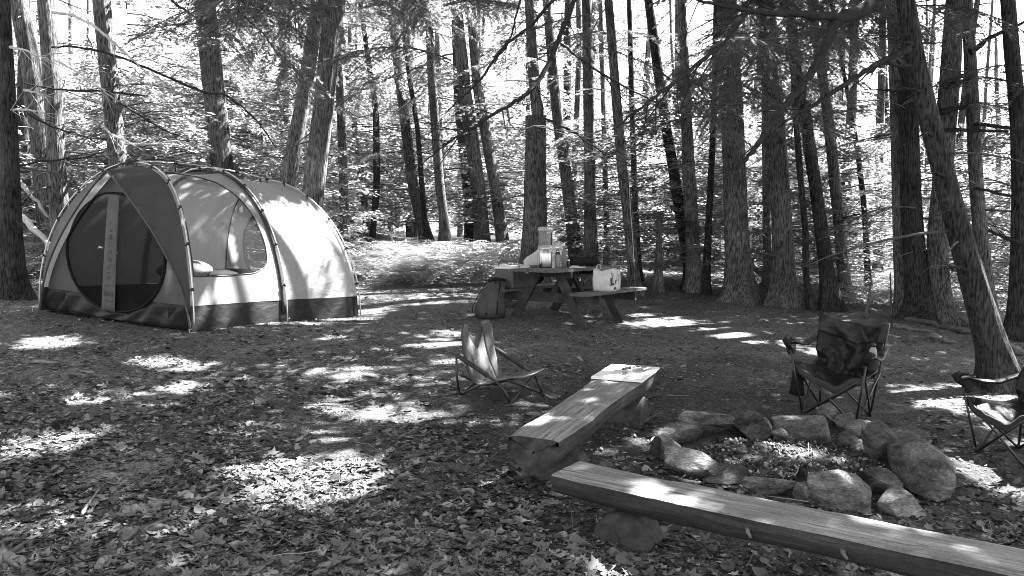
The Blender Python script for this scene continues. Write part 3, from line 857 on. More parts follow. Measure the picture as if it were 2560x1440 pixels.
T('T31', 'hemlock_tree', 'mottled dark trunk with a wide foot, right of the close pair', [(2315, 802, 84), (2297, 720, 60), (2285, 640, 50), (2276, 480, 46), (2270, 250, 44), (2262, 0, 38)], D_, flare=0.7)
T('T32', 'hemlock_tree', 'trunk mostly hidden between the mottled and the leaning trunks', [(2352, 792, 54), (2346, 700, 47), (2342, 600, 46), (2358, 430, 42), (2366, 300, 44), (2378, 150, 44), (2386, 0, 36)], B_, Y=13.0)
T('T33', 'hemlock_tree', 'great dark trunk leaning over the clearing, nearest of all', [(2515, 972, 92), (2498, 930, 80), (2440, 740, 65), (2395, 580, 58), (2355, 430, 52), (2320, 300, 49), (2285, 150, 45), (2262, 0, 42), (2225, -250, 38)], D_, stubs=9, amp=0.05)
T('T35', 'hemlock_tree', 'upright trunk right of the great leaning one with long bare side limbs', [(2470, 805, 44), (2456, 640, 34), (2441, 480, 31), (2430, 250, 30), (2420, 60, 26), (2416, 0, 25)], B_, Y=13.0)
T('T36', 'hemlock_tree', 'black trunk rising along the right border of the woods', [(2548, 830, 54), (2551, 640, 42), (2552, 480, 38), (2545, 300, 36), (2530, 150, 34), (2518, 0, 30)], D_, Y=11.6)
T('T37', 'hemlock_tree', 'thin dark sapling in the bright gap behind the big camp chair', [(2166, 640, 14), (2160, 520, 13), (2140, 360, 12), (2120, 250, 10)], D_, Y=17, stubs=3)
T('T38', 'hemlock_tree', 'slim trunk at the far left between the edge trunk and the lit one', [(62, 560, 30), (58, 300, 26), (60, 120, 24), (62, 0, 22)], D_, Y=18, crown=CL[3])
# ------------------------------------------------------------------ the woods beyond
def far_trunk(seed, h=15, r=0.16):
    rg = np.random.default_rng(seed)
    z = np.linspace(0, h, 8)
    off = np.cumsum((rg.random((8, 2)) - 0.5) * 0.22, axis=0); off -= off[0]
    P = np.stack([off[:, 0], off[:, 1], z], 1)
    v, q = trunk_mesh(P, np.linspace(r, r * 0.35, 8), n=12, dz=0.6, seed=seed, amp=0.05, flare=0.4)
    return np_mesh('trunk', v, q)
FT = [far_trunk(500 + i, 14 + i % 3, 0.11 + 0.03 * (i % 4)) for i in range(6)]
for i, me in enumerate(FT):
    me.materials.append(M[['bark', 'bark_pale', 'bark_dark', 'bark_pale', 'bark', 'bark'][i]])

taken = [(d['base'][0], d['base'][1]) for d in TREES.values()]
rg = np.random.default_rng(77)
def free(x, y, r):
    return all((x - a) ** 2 + (y - b) ** 2 > r * r for a, b in taken)

SUNNY = [(-2.5, 15.0, 3.0), (-1.0, 18, 3.0), (-7.6, 14.5, 2.2), (1.5, 19.5, 2.2), (-4.5, 17, 2.0), (5.5, 17, 2.4), (-9, 18, 2.0), (8.5, 20, 3.0), (3.5, 22, 3.0), (9.5, 16.5, 2.5), (7, 25, 3.0), (1.5, 25, 3.0)]
FAR_LABEL = 'slender hemlock standing in the dim crowd of trees far behind the clearing'
n_far = 0
for k in range(4000):
    if n_far >= 70: break
    y = 18 + 24 * rg.random() ** 0.8
    x = (rg.random() * 2 - 1) * (0.70 * y + 2)
    px = 1280 + x / y * FPX
    # a brighter opening over the tent and along the right where the slope drops
    if 130 < px < 700 and rg.random() < 0.72: continue
    if 290 < px < 610: continue
    if px > 1900 and rg.random() < 0.60: continue
    if not free(x, y, 1.5): continue
    taken.append((x, y))
    e = thing('forest_tree', FAR_LABEL, 'tree', (x, y, g1(x, y) - 0.1), 'slender trees crowding the woods behind')
    i = int(rg.integers(len(FT)))
    t = bpy.data.objects.new('trunk', FT[i]); COL.objects.link(t); t.parent = e
    t.rotation_euler = (R((rg.random() - 0.5) * 7), R((rg.random() - 0.5) * 9), rg.random() * 6.28)
    hh = np.arange(2, 12, 0.5)
    shx = x - SXY[0] * hh; shy = y - SXY[1] * hh
    sunny = any(np.min(np.hypot(shx - a, shy - b)) < r for a, b, r in SUNNY)
    if rg.random() < 0.18 or sunny:
        n_far += 1; continue
    cm = (CROWN_LOW + CROWN_HIGH[:2] + BROAD_TALL)[int(rg.integers(9))]
    if px > 1900: cm = (CROWN_HIGH + BROAD_TALL)[int(rg.integers(6))]
    c = bpy.data.objects.new('crown', cm); COL.objects.link(c); c.parent = e
    s = 0.8 + 0.4 * rg.random(); c.scale = (s, s, s * (1.1 + .5 * (y > 25))); c.rotation_euler = (0, 0, rg.random() * 6.28)
    n_far += 1

SAP_LABEL = 'leafy waist-high to head-high sapling in the undergrowth behind the clearing'
n_sap = 0
for k in range(4000):
    if n_sap >= 270: break
    y = 14.2 + 22 * rg.random() ** 1.2
    x = (rg.random() * 2 - 1) * (0.70 * y + 1)
    px, py, _ = px_of((x, y, g1(x, y)))
    if px < 900 and y < 14.5: continue
    if 880 < px < 1330 and y < 21.5: continue          # the fern patch is open
    if 1330 <= px < 1700 and y < 15.5: continue
    if 1700 <= px < 2600 and y < 15.0: continue
    if not free(x, y, 0.5): continue
    e = thing('sapling', SAP_LABEL, 'sapling', (x, y, g1(x, y)), 'saplings of the undergrowth')
    c = bpy.data.objects.new('foliage', BROAD[int(rg.integers(len(BROAD)))]); COL.objects.link(c); c.parent = e
    s = 0.7 + 0.8 * rg.random() + (0.5 if y > 22 else 0); c.scale = (s, s, s * (0.5 + 0.5 * rg.random())); c.rotation_euler = (0, 0, rg.random() * 6.28)
    n_sap += 1

# far wood that reads as one mass of foliage
def leaf_cloud(rg, C, S, per, size, flat=0.45):
    """leaf quads scattered round clump centres C with spread S"""
    n = len(C) * per
    P = np.repeat(C, per, axis=0) + rg.normal(size=(n, 3)) * np.repeat(S, per)[:, None] * np.array([1, 1, flat])
    a = rg.random(n) * 6.283
    D = unit(np.stack([np.cos(a), np.sin(a), -0.3 + 0.5 * (rg.random(n) - 0.5)], 1))
    W = unit(np.cross(D, np.array([0, 0, 1.0])[None] + 1.2 * (rg.random((n, 3)) - 0.5)))
    s = size * (0.6 + 0.8 * rg.random(n))
    return kite(P, D, W, s, s * 0.6, 0.05)

rg = np.random.default_rng(5)
Cs = []
for k in range(11000):
    y = 36 + 22 * rg.random()
    x = (rg.random() * 2 - 1) * 0.78 * y
    px = 1280 + x / y * FPX
    top = np.interp(px, [-200, 100, 250, 620, 760, 1300, 1800, 2000, 2600], [15, 12, 7, 8, 17, 20, 18, 12, 12])
    h = top * rg.random() ** 0.85 * y / 45
    if vnoise(px * .012, h * .45, 3.0) < 0.34 + .12 * (h > 8): continue
    Cs.append((x, y, g1(x, y) + h + 0.3))
Cs = np.array(Cs)
v = leaf_cloud(rg, Cs, 0.45 + 0.5 * rg.random(len(Cs)), 30, 0.19)
o = link('far_woods', np_mesh('far_woods', v, np.arange(len(v)).reshape(-1, 4)), M['farleaf'], smooth=False)
kind(o, 'stuff'); o['label'] = 'pale mass of far woodland foliage behind all the trunks'

# ------------------------------------------------------------------ ferns and low plants
def fern_points(rg, n):
    out = []
    while len(out) < n:
        px = 890 + 420 * rg.random(); py = 640 + 85 * rg.random()
        if px < 940 and py > 700: continue
        P = gp(px, py); out.append(P)
    return np.array(out)

def fern_mesh(points, seed, hmul=1.0):
    rg = np.random.default_rng(seed)
    Vs = []
    for P in points:
        nf = 5 + int(3 * rg.random())
        H = (0.52 + 0.4 * rg.random()) * hmul
        for f in range(nf):
            a = rg.random() * 6.283; k = 15
            t = np.linspace(0.12, 1, k)
            reach = H * (0.8 + 0.5 * rg.random())
            d = np.array([math.cos(a), math.sin(a)])
            X = P[0] + d[0] * reach * t; Y = P[1] + d[1] * reach * t
            Z = P[2] + H * (1.25 * t - 0.75 * t ** 2.4)
            B = np.stack([X, Y, Z], 1)
            w = 0.13 * H / 0.5 * (1 - t ** 1.5 * 0.95) * (0.55 + t)
            for s in (-1, 1):
                D = unit(np.stack([np.full(k, -d[1] * s) + d[0] * 0.35, np.full(k, d[0] * s) + d[1] * 0.35, -0.25 + 0.3 * (rg.random(k) - .5)], 1))
                W = unit(np.stack([np.full(k, d[0]), np.full(k, d[1]), 0.1 * (rg.random(k) - .5)], 1))
                Vs.append(kite(B, D, W, w, np.full(k, 0.026)))
    v = np.concatenate(Vs)
    return np_mesh('fern_patch', v, np.arange(len(v)).reshape(-1, 4))
rg = np.random.default_rng(9)
o = link('fern_patch', fern_mesh(fern_points(rg, 240), 9), M['fern'], smooth=False)
kind(o, 'stuff'); o['label'] = 'low bed of hay-scented ferns between the tent and the picnic table'
pts = []
while len(pts) < 150:
    px = 1500 + 1060 * rg.random(); py = 690 + 110 * rg.random()
    P = gp(px, py)
    base_y = np.interp(px, [1300, 1600, 1850, 2100, 2350, 2560], [640, 700, 735, 770, 790, 800])
    if py > base_y: continue
    pts.append(P)
while len(pts) < 210:
    P = gp(-200 + 300 * rg.random(), 640 + 60 * rg.random()); pts.append(P)
o = link('undergrowth', fern_mesh(np.array(pts), 10, 0.8), M['fern'], smooth=False)
kind(o, 'stuff'); o['label'] = 'low leafy ground plants along the foot of the trees'

# ------------------------------------------------------------------ unseen canopy overhead, added and shaped to shade the clearing
OUT = [('C1', 9.2, 6.4), ('C2', 11.5, 9.0), ('C3', 13.0, 12.0), ('C4', 8.0, 3.5), ('C5', 12.0, 5.0), ('C6', 5.5, 1.5), ('C7', 15.5, 9.5), ('C8', 16.0, 14.0), ('C9', -8.6, 8.0), ('C10', -8.2, 4.5), ('C11', 2.0, -1.5)]
canopy_home = []
for k, (key, x, y) in enumerate(OUT):
    b = np.array([x, y, g1(x, y)])
    e = thing('hemlock_tree', 'unseen tall hemlock added outside the picture to shade the clearing', 'tree', b, 'unseen trees added for shade')
    P = np.array([[0, 0, 0], [0.1, 0.1, 6], [0.0, 0.2, 14.0]])
    v, q = trunk_mesh(P, np.array([0.24, 0.19, 0.06]), n=20, dz=0.3, seed=60 + k)
    link('trunk', np_mesh('trunk', v, q), M['bark'], e)
    TREES[key] = dict(e=e, base=b, P=P + b, W=np.array([0.24, 0.19, 0.06]), Y=y)
homes = [k for k in TREES if k not in ('T16', 'T2', 'T22', 'T37', 'T27', 'T10', 'T12', 'T19', 'T20b', 'T26') and TREES[k]['Y'] < 17.5]
HB = np.array([TREES[k]['base'][:2] for k in homes])

LA = np.array(LIT)
def lit_keep(P, rg):
    """False for leaves that would stand in the way of a sun fleck"""
    q = P[:, :2] - P[:, 2:3] * SXY[None, :]
    keep = np.ones(len(P), bool)
    for (x, y, r, s) in LA:
        d = np.hypot(q[:, 0] - x, q[:, 1] - y)
        edge = r * (0.55 + 1.4 * fbm(q[:, 0] * 3.0, q[:, 1] * 3.0, 1.0, 3))
        prob = np.clip((edge - d) / (s * r + 0.05) + 0.5, 0, 1)
        keep &= rg.random(len(P)) > prob
    return keep

rg = np.random.default_rng(21)
def tent_lit(tent_pts):
    for P, r in tent_pts: lit3(np.array(P), r)
TA = np.array([-3.75, 9.0, 0.50]); TC = np.array([-2.3, 11.5, 0.43]); TB = np.array([-6.1, 10.0, 0.66])
TU = TC - TA; TL = np.linalg.norm(TU); TU = TU / TL
TV = TB - TA; TW = np.linalg.norm(TV); TV = TV / TW
for s in np.arange(0.50, 1.05, 0.09):
    for h in (0.15, 0.55, 0.95, 1.35, 1.7):
        lit3(TA + TU * s * TL + TV * 0.05 + np.array([0, 0, h]), 0.42)
for s, h in ((0.10, .45), (0.25, .5), (0.4, .5), (0.45, 1.6), (0.3, 1.9), (.4, .9)):
    lit3(TA + TU * s * TL + np.array([0, 0, h]), 0.14)
for (px, py, Y) in [(150, 60, 13.2), (150, 200, 13.2), (155, 330, 13.2), (165, 470, 13.2), (168, 560, 13.2), (280, 60, 14), (285, 200, 14), (300, 330, 14), (312, 400, 14), (868, 50, 13.4), (850, 180, 13.4), (840, 300, 13.4), (825, 420, 13.4), (790, 250, 14.6), (770, 400, 14.6),
                    (2475, 820, 8.0), (2500, 870, 8.0), (2450, 760, 8.0), (2530, 920, 8.0)]:
    lit3(aty(px, py, Y), 0.28)
LA = np.array(LIT)

cells = 0.22
gxs = np.arange(-9.5, 8.5, cells); gys = np.arange(1.5, 18.5, cells)
cover = np.zeros((len(gxs), len(gys)))
allP = []; allH = []
def add_cover(P):
    q = P[:, :2] - P[:, 2:3] * SXY[None, :]
    # the shade falls on ground that is not level: follow the ray to the slope
    i = ((q[:, 0] + 0.0 - gxs[0]) / cells).astype(int); j = ((q[:, 1] - gys[0]) / cells).astype(int)
    ok = (i >= 0) & (i < len(gxs)) & (j >= 0) & (j < len(gys))
    np.add.at(cover, (i[ok], j[ok]), 1)
spray_c = []
for it in range(3200):
    # a spray somewhere in the canopy, hung on the nearest tree
    q = np.array([rg.uniform(-10.5, 9.5), rg.uniform(0.5, 19.5)])
    h = rg.uniform(6.3, 11.5)
    c = np.array([q[0] + SXY[0] * h, q[1] + SXY[1] * h, h])
    # keep the sprays out of the picture except along its upper border
    v_ = c - CAM; d_ = v_ @ FWD
    if d_ > 0.5:
        u_, w_, _ = px_of(c)
        if -250 < u_ < 2810 and w_ > -40: continue
    k = int(np.argmin(np.hypot(HB[:, 0] - c[0], HB[:, 1] - c[1])))
    spray_c.append((c, k))
per = 56
for (c, k) in spray_c:
    allP.append(c + rg.normal(size=(per, 3)) * np.array([0.42, 0.42, 0.10])); allH.append(np.full(per, k))
P = np.concatenate(allP); H = np.concatenate(allH)
keep = lit_keep(P, rg); P = P[keep]; H = H[keep]
add_cover(P)
# fill what is still open between the flecks
ci, cj = np.where(cover < 11)
extra = []
for i, j in zip(ci, cj):
    n = int(11 - cover[i, j])
    h = rg.uniform(6.5, 10.5)
    q = np.stack([gxs[i] + cells * rg.random(n), gys[j] + cells * rg.random(n)], 1)
    hh = h + rg.normal(size=n) * 0.15
    extra.append(np.stack([q[:, 0] + SXY[0] * hh, q[:, 1] + SXY[1] * hh, hh], 1))
extra = np.concatenate(extra)
v_ = extra - CAM; d_ = v_ @ FWD
uu = 1280 + FPX * (v_ @ RGT) / np.maximum(d_, .01); ww = 720 - FPX * (v_ @ UPV) / np.maximum(d_, .01)
inside = (d_ > .5) & (uu > -200) & (uu < 2760) & (ww > -30)
extra = extra[~inside]
extra = extra[lit_keep(extra, rg)]
def sunny_keep(P):
    q = P[:, :2] - P[:, 2:3] * SXY[None, :]
    k = np.ones(len(P), bool)
    for a, b, r in SUNNY: k &= ~((np.hypot(q[:, 0] - a - .3, q[:, 1] - b) < r) & (vnoise(q[:, 0] * 1.1, q[:, 1] * 1.1, 8.0) > .18))
    return k
extra = extra[sunny_keep(extra)]; sk = sunny_keep(P); P = P[sk]; H = H[sk]
kk = np.argmin(np.hypot(HB[:, 0][None] - extra[:, 0:1], HB[:, 1][None] - extra[:, 1:2]), axis=1)
P = np.concatenate([P, extra]); H = np.concatenate([H, kk])
for k, key in enumerate(homes):
    sel = P[H == k]
    if not len(sel): continue
    n = len(sel)
    a = rg.random(n) * 6.283
    D = unit(np.stack([np.cos(a), np.sin(a), -0.2 + 0.6 * (rg.random(n) - 0.5)], 1))
    W = unit(np.cross(D, np.array([0, 0, 1.0])[None] + 0.7 * (rg.random((n, 3)) - 0.5)))
    s = 0.19 * (0.7 + 0.6 * rg.random(n))
    v = kite(sel, D, W, s, s * 0.55, 0.04)
    mb = MB()
    b = TREES[key]
    for (c, kc) in spray_c:
        if kc == k and rg.random() < 0.25:
            z0 = c[2] - 0.4
            x0 = np.interp(z0, b['P'][:, 2], b['P'][:, 0]); p0 = np.array([x0, b['Y'], z0])
            t = np.linspace(0, 1, 5)[:, None]
            pp = p0 + (c - p0) * t + np.array([0, 0, 0.25]) * np.sin(np.pi * t)
            qq_ = pp[:, :2] - pp[:, 2:3] * SXY[None]
            if np.any(np.hypot(qq_[:, 0:1] - LA[None, :, 0], qq_[:, 1:2] - LA[None, :, 1]) < LA[None, :, 2]): continue
            mb.tube(pp, np.linspace(0.03, 0.005, 5), 4, caps=False)
    v, q, mi = join(v, mb)
    o = link('crown', np_mesh('crown', v - b['base'], q, mi=mi), [M['needle'], M['twig']], b['e'], smooth=False)

# ------------------------------------------------------------------ limbs hanging into the picture
def limb(key, pts, name='branch', twigs=0, seed=0, mat='twig', join_trunk=True):
    """pts: (px, py, width px, distance Y)"""
    b = TREES[key]
    P = np.array([aty(x, y, Y) for x, y, w, Y in pts]); W = np.array([w * Y / FPX / 2 for x, y, w, Y in pts])
    # smooth the path
    t = np.arange(len(P)); tt = np.linspace(0, len(P) - 1, len(P) * 4)
    PP = np.stack([np.interp(tt, t, P[:, k]) for k in range(3)], 1)
    rg_ = np.random.default_rng(seed)
    PP[1:-1] = (PP[:-2] + PP[1:-1] * 2 + PP[2:]) / 4
    PP[1:-1] += (rg_.random((len(PP) - 2, 3)) - 0.5) * 0.018
    WW = np.interp(tt, t, W)
    mb = MB(); mb.tube(PP, WW * (0.9 + 0.25 * rg_.random(len(WW))), 8)
    for k in range(twigs):
        u = rg_.random() ** 0.7; i = int(u * (len(PP) - 2))
        d = unit((PP[i + 1] - PP[i])[None])[0] + (rg_.random(3) - 0.5) * 1.7
        L = 0.15 + 0.5 * rg_.random()
        s = np.linspace(0, 1, 5)[:, None]
        q = PP[i] + d * L * s + (rg_.random(3) - 0.5) * 0.3 * L * s ** 2
        mb.tube(q, np.linspace(min(WW[i] * .5, 0.008), 0.0018, 5), 4, caps=False)
    mb.build(name, M[mat], b['e'])
    return PP

K = 'T33'
limb(K, [(2248, -60, 44, 8.1), (2215, -5, 36, 7.8), (2150, 32, 30, 7.5), (2092, 46, 28, 7.3), (2062, 125, 21, 7.2), (2030, 180, 19, 7.1), (1985, 240, 18, 7.0), (1942, 288, 17, 6.9), (1900, 352, 13, 6.8), (1866, 398, 9, 6.8), (1842, 424, 4, 6.75)], seed=1, twigs=8, mat='limb')
limb(K, [(2096, 45, 24, 7.3), (2030, 36, 20, 7.15), (1960, 33, 18, 7.0), (1890, 30, 15, 6.9), (1830, 18, 11, 6.8), (1770, 8, 8, 6.7), (1700, -10, 5, 6.6)], seed=2, twigs=10, mat='limb')
limb(K, [(1870, 32, 11, 6.85), (1838, 72, 11, 6.8), (1800, 115, 10, 6.7), (1745, 160, 10, 6.6), (1700, 195, 9, 6.5), (1640, 240, 8, 6.4), (1590, 278, 7, 6.35), (1530, 325, 3, 6.3)], seed=3, twigs=14, mat='limb')
limb(K, [(2272, 122, 20, 8.2), (2215, 150, 15, 7.9), (2160, 178, 13, 7.7), (2100, 220, 12, 7.5), (2050, 254, 10, 7.3), (2000, 282, 8, 7.2), (1955, 308, 4, 7.1)], seed=4, twigs=8, mat='limb')
limb(K, [(2275, 165, 9, 8.2), (2235, 162, 8, 8.0), (2205, 155, 7, 7.9), (2170, 185, 5, 7.8), (2130, 218, 2, 7.7)], seed=5, twigs=4, mat='limb')
for i, (y0, x1, y1, w) in enumerate([(86, 2170, 100, 7), (112, 2230, 108, 8), (228, 2225, 226, 8), (340, 2300, 338, 8), (440, 2320, 432, 9), (525, 2345, 540, 8), (675, 2365, 672, 9)]):
    xs = np.interp(y0, [0, 300, 580, 740], [2262, 2320, 2395, 2440])
    limb(K, [(xs, y0, w, 8.2), ((xs + x1) / 2, (y0 + y1) / 2 - 6, w * .7, 8.1), (x1, y1, 2, 8.0)], seed=10 + i, twigs=3, mat='limb')
# bare limbs of the trunks at the right border
for i, (k, pts) in enumerate([('T35', [(2438, 310, 10), (2510, 318, 8), (2600, 330, 6)]), ('T35', [(2428, 130, 14), (2480, 90, 10), (2560, 55, 7)]), ('T32', [(2362, 220, 16), (2420, 200, 11), (2430, 208, 8)]),
                              ('T32', [(2350, 330, 12), (2380, 325, 10), (2520, 328, 6)]), ('T35', [(2440, 470, 8), (2520, 490, 6), (2600, 500, 4)]), ('T36', [(2550, 610, 12), (2500, 590, 8), (2470, 575, 5)]), ('T32', [(2350, 280, 14), (2400, 268, 12), (2412, 270, 10)]),
                              ('T31', [(2262, 228, 8), (2225, 226, 6), (2190, 224, 3)]), ('T29', [(2100, 580, 8), (2108, 545, 7), (2150, 535, 4)])]):
    Y = TREES[k]['Y']; limb(k, [(x, y, w, Y - 0.15) for x, y, w in pts], seed=40 + i, twigs=5, mat='limb')
# long limbs reaching in from the upper border over the middle
K = 'T24'
limb(K, [(1815, -250, 30, 14.0), (1620, -190, 24, 11.0), (1480, -90, 17, 9.0), (1436, 0, 12, 8.2), (1412, 60, 12, 8.0), (1390, 120, 12, 7.8), (1350, 200, 11, 7.6), (1310, 240, 10, 7.5), (1270, 268, 9, 7.4), (1225, 290, 8, 7.3), (1180, 322, 7, 7.2), (1130, 350, 5, 7.1), (1085, 385, 4, 7.0), (1030, 424, 2, 6.9)], seed=60, twigs=26, mat='limb')
limb(K, [(1400, 108, 7, 7.8), (1440, 140, 6, 7.8), (1480, 168, 6, 7.8), (1540, 205, 5, 7.8), (1600, 238, 4, 7.8), (1660, 265, 2, 7.8)], seed=61, twigs=12, mat='limb')
limb(K, [(1340, 208, 6, 7.6), (1352, 240, 6, 7.6), (1358, 296, 6, 7.6), (1400, 312, 5, 7.6), (1450, 342, 4, 7.6), (1500, 378, 3, 7.6), (1540, 405, 1.5, 7.6)], seed=62, twigs=12, mat='limb')
limb(K, [(1268, 270, 5, 7.4), (1272, 300, 5, 7.4), (1290, 330, 4, 7.4), (1345, 312, 4, 7.4), (1400, 330, 3, 7.4), (1470, 375, 2, 7.4)], seed=63, twigs=8, mat='twig')
limb(K, [(1480, -90, 10, 9.0), (1380, 5, 8, 8.4), (1320, 70, 7, 8.2), (1262, 112, 7, 8.1), (1210, 188, 6, 8.0), (1165, 235, 5, 8.0), (1120, 275, 3, 8.0)], seed=64, twigs=14, mat='limb')
limb(K, [(1305, -10, 5, 8.4), (1285, 60, 5, 8.3), (1270, 110, 4, 8.3), (1235, 160, 3, 8.3)], seed=65, twigs=6, mat='limb')
# left: dark limbs and limbs coloured pale for sunlight, crossing the bright opening
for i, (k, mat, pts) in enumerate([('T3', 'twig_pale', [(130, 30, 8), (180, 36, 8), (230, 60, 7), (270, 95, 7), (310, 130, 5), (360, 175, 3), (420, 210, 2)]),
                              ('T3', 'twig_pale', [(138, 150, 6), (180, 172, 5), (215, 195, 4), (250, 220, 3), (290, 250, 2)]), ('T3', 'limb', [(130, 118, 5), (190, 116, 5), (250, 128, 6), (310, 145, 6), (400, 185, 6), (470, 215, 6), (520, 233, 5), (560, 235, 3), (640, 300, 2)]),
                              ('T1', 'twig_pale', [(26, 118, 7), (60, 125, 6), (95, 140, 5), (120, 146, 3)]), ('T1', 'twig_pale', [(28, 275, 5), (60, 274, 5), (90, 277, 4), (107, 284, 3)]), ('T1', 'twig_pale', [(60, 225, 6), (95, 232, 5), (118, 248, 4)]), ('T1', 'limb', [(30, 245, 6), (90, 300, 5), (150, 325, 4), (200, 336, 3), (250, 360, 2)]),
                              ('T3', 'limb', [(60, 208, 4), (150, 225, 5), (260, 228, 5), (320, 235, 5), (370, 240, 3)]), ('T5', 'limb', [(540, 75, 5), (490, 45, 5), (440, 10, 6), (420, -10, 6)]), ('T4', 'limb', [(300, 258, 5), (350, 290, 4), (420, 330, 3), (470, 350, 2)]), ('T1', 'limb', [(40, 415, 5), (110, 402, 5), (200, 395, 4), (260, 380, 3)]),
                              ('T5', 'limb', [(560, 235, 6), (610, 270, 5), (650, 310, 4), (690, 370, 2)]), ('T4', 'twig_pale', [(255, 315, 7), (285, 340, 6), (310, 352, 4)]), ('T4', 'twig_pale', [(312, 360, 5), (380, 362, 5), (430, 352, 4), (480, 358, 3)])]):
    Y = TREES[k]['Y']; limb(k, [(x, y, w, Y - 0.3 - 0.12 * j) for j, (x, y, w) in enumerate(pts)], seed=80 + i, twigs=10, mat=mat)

# boughs with needles hanging into the upper part of the picture
rg = np.random.default_rng(31)
BO = []
def bough(key, px, py, Y, ang, sc=1.0, tilt=0.0, k=None):
    b = TREES[key]
    p = aty(px, py, Y)
    for u in (0.3, 1.0, 1.7):
        q = p + np.array([math.cos(ang), math.sin(ang), -.1]) * u * sc
        qq_ = q[:2] - q[2] * SXY
        if any(math.hypot(qq_[0] - a - .3, qq_[1] - b) < r for a, b, r in SUNNY[:2]): return False
        if np.any(np.hypot(LA[:, 0] - qq_[0], LA[:, 1] - qq_[1]) < LA[:, 2] + 0.42 * sc): return False
    o = bpy.data.objects.new('bough', BOUGH[int(rg.integers(len(BOUGH))) if k is None else k][0]); COL.objects.link(o)
    o.parent = b['e']; o.location = p - b['base']
    o.rotation_euler = (R((rg.random() - .5) * 50), R(tilt + (rg.random() - .5) * 30), ang)
    o.scale = (sc, sc, sc)
    return True
n = 0
while n < 185:
    px = rg.uniform(560, 2300); py = rg.uniform(-150, 330)
    lim = np.interp(px, [560, 700, 900, 1200, 1500, 1750, 1900, 2100, 2300], [130, 230, 190, 240, 300, 330, 250, 130, 60])
    if py > lim * (0.35 + 0.65 * rg.random()): continue
    Y = rg.uniform(8.0, 17.5)
    key = 'T33' if px > 1950 else ('T24' if px > 1350 else ('T18' if px > 1000 else 'T6'))
    if bough(key, px, py, Y, rg.random() * 6.283, 0.55 + 0.5 * rg.random(), 10): n += 1
for k in range(160):     # the roof of needles along the upper border
    px = rg.uniform(860, 1950); py = rg.uniform(-140, 210)
    bough('T18' if px > 1300 else 'T14', px, py, rg.uniform(13.5, 21), rg.random() * 6.283, 0.7 + 0.5 * rg.random(), 10)
for k in range(34):     # around and right of the big trunks
    px = rg.uniform(2150, 2600); py = rg.uniform(-60, 560)
    bough('T35' if px > 2350 else 'T30', px, py, rg.uniform(12.5, 16), rg.random() * 6.283, 0.6 + 0.5 * rg.random(), 8)
for k in range(30):     # left woods
    px = rg.uniform(-40, 760); py = rg.uniform(-60, 470)
    if 260 < px < 640 and py < 270: continue
    bough('T3' if px < 260 else 'T5', px, py, rg.uniform(14.2, 17.5), rg.random() * 6.283, 0.6 + 0.6 * rg.random(), 8)
for k in range(150):     # low sprays between the trunks
    px = rg.uniform(880, 2200); py = rg.uniform(120, 610)
    bough('T18' if px > 1350 else 'T14', px, py, rg.uniform(15.0, 23), rg.random() * 6.283, 0.5 + 0.6 * rg.random(), 8)
# ------------------------------------------------------------------ tent
M['tent_light'] = cloth_mat('tent_pale_nylon', 0.46, trans=0.50, rough=0.55, wr_scale=3.0, wr=0.6, dist=0.06, stretch=(1.6, 1.6, 0.7), var=0.06)
M['tent_pale2'] = cloth_mat('tent_end_nylon', 0.36, trans=0.45, rough=0.55, wr_scale=3.0, wr=0.4, dist=0.05, var=0.08)
M['tent_white'] = cloth_mat('tent_white_nylon', 0.40, trans=0.35, rough=0.5, wr_scale=3.5, wr=0.6, dist=0.06, stretch=(0.8, 0.8, 1.8), var=0.06)
M['tent_mid'] = cloth_mat('tent_grey_nylon', 0.085, trans=0.2, rough=0.55, wr_scale=3.0, wr=0.4, dist=0.05, stretch=(1.6, 1.6, 0.6), var=0.10)
M['tent_dark'] = cloth_mat('tent_dark_nylon', 0.04, trans=0.12, rough=0.55, wr_scale=3.0, wr=0.4, dist=0.05, stretch=(1.6, 1.6, 0.6), var=0.12)
M['tent_tub'] = cloth_mat('tent_floor_tub', 0.016, trans=0.0, spec=.25, rough=0.5, wr_scale=4.0, wr=0.4, dist=0.05, stretch=(1.2, 1.2, 1.8), var=0.15)
M['tent_mesh'] = cloth_mat('tent_door_mesh', 0.006, spec=.08, rough=0.8, wr_scale=3.0, wr=0.4, dist=0.04, clear=0.10, var=0.2)
M['tent_net'] = cloth_mat('tent_window_net', 0.05, rough=0.8, wr_scale=6.0, wr=0.1, clear=0.86)
M['tent_roof'] = cloth_mat('tent_roof_mesh', 0.05, trans=0.2, rough=0.7, wr_scale=3.0, wr=0.4, dist=0.04, clear=0.12, var=0.15)
M['strap'] = cloth_mat('tent_door_strap', 0.085, rough=0.7, wr_scale=9, wr=0.1)
M['print'] = plain('dark_print', 0.03, 0.7)

tent = thing('tent', 'large arched family tent with pale side walls, dark front door and outside poles', 'tent', TA)
Z3 = np.array([0, 0, 1.0])
TH = 1.93
NEXP = 2.15
LEAN = 0.36

def tfloor(s, t):
    return TA + TU * s + TV * t

def prof(q, grow=0.0, n=NEXP):
    """q 0..1 from the near foot over the ridge to the far foot -> (t, h)"""
    th = np.asarray(q) * math.pi
    c = np.cos(th); s = np.sin(th)
    t = TW / 2 * (1 - np.sign(c) * np.abs(c) ** (2 / n)) 
    h = TH * np.abs(s) ** (2 / n)
    t = TW / 2 + (t - TW / 2) * (1 + grow / (TW / 2)); h = h * (1 + grow / TH)
    return t, h

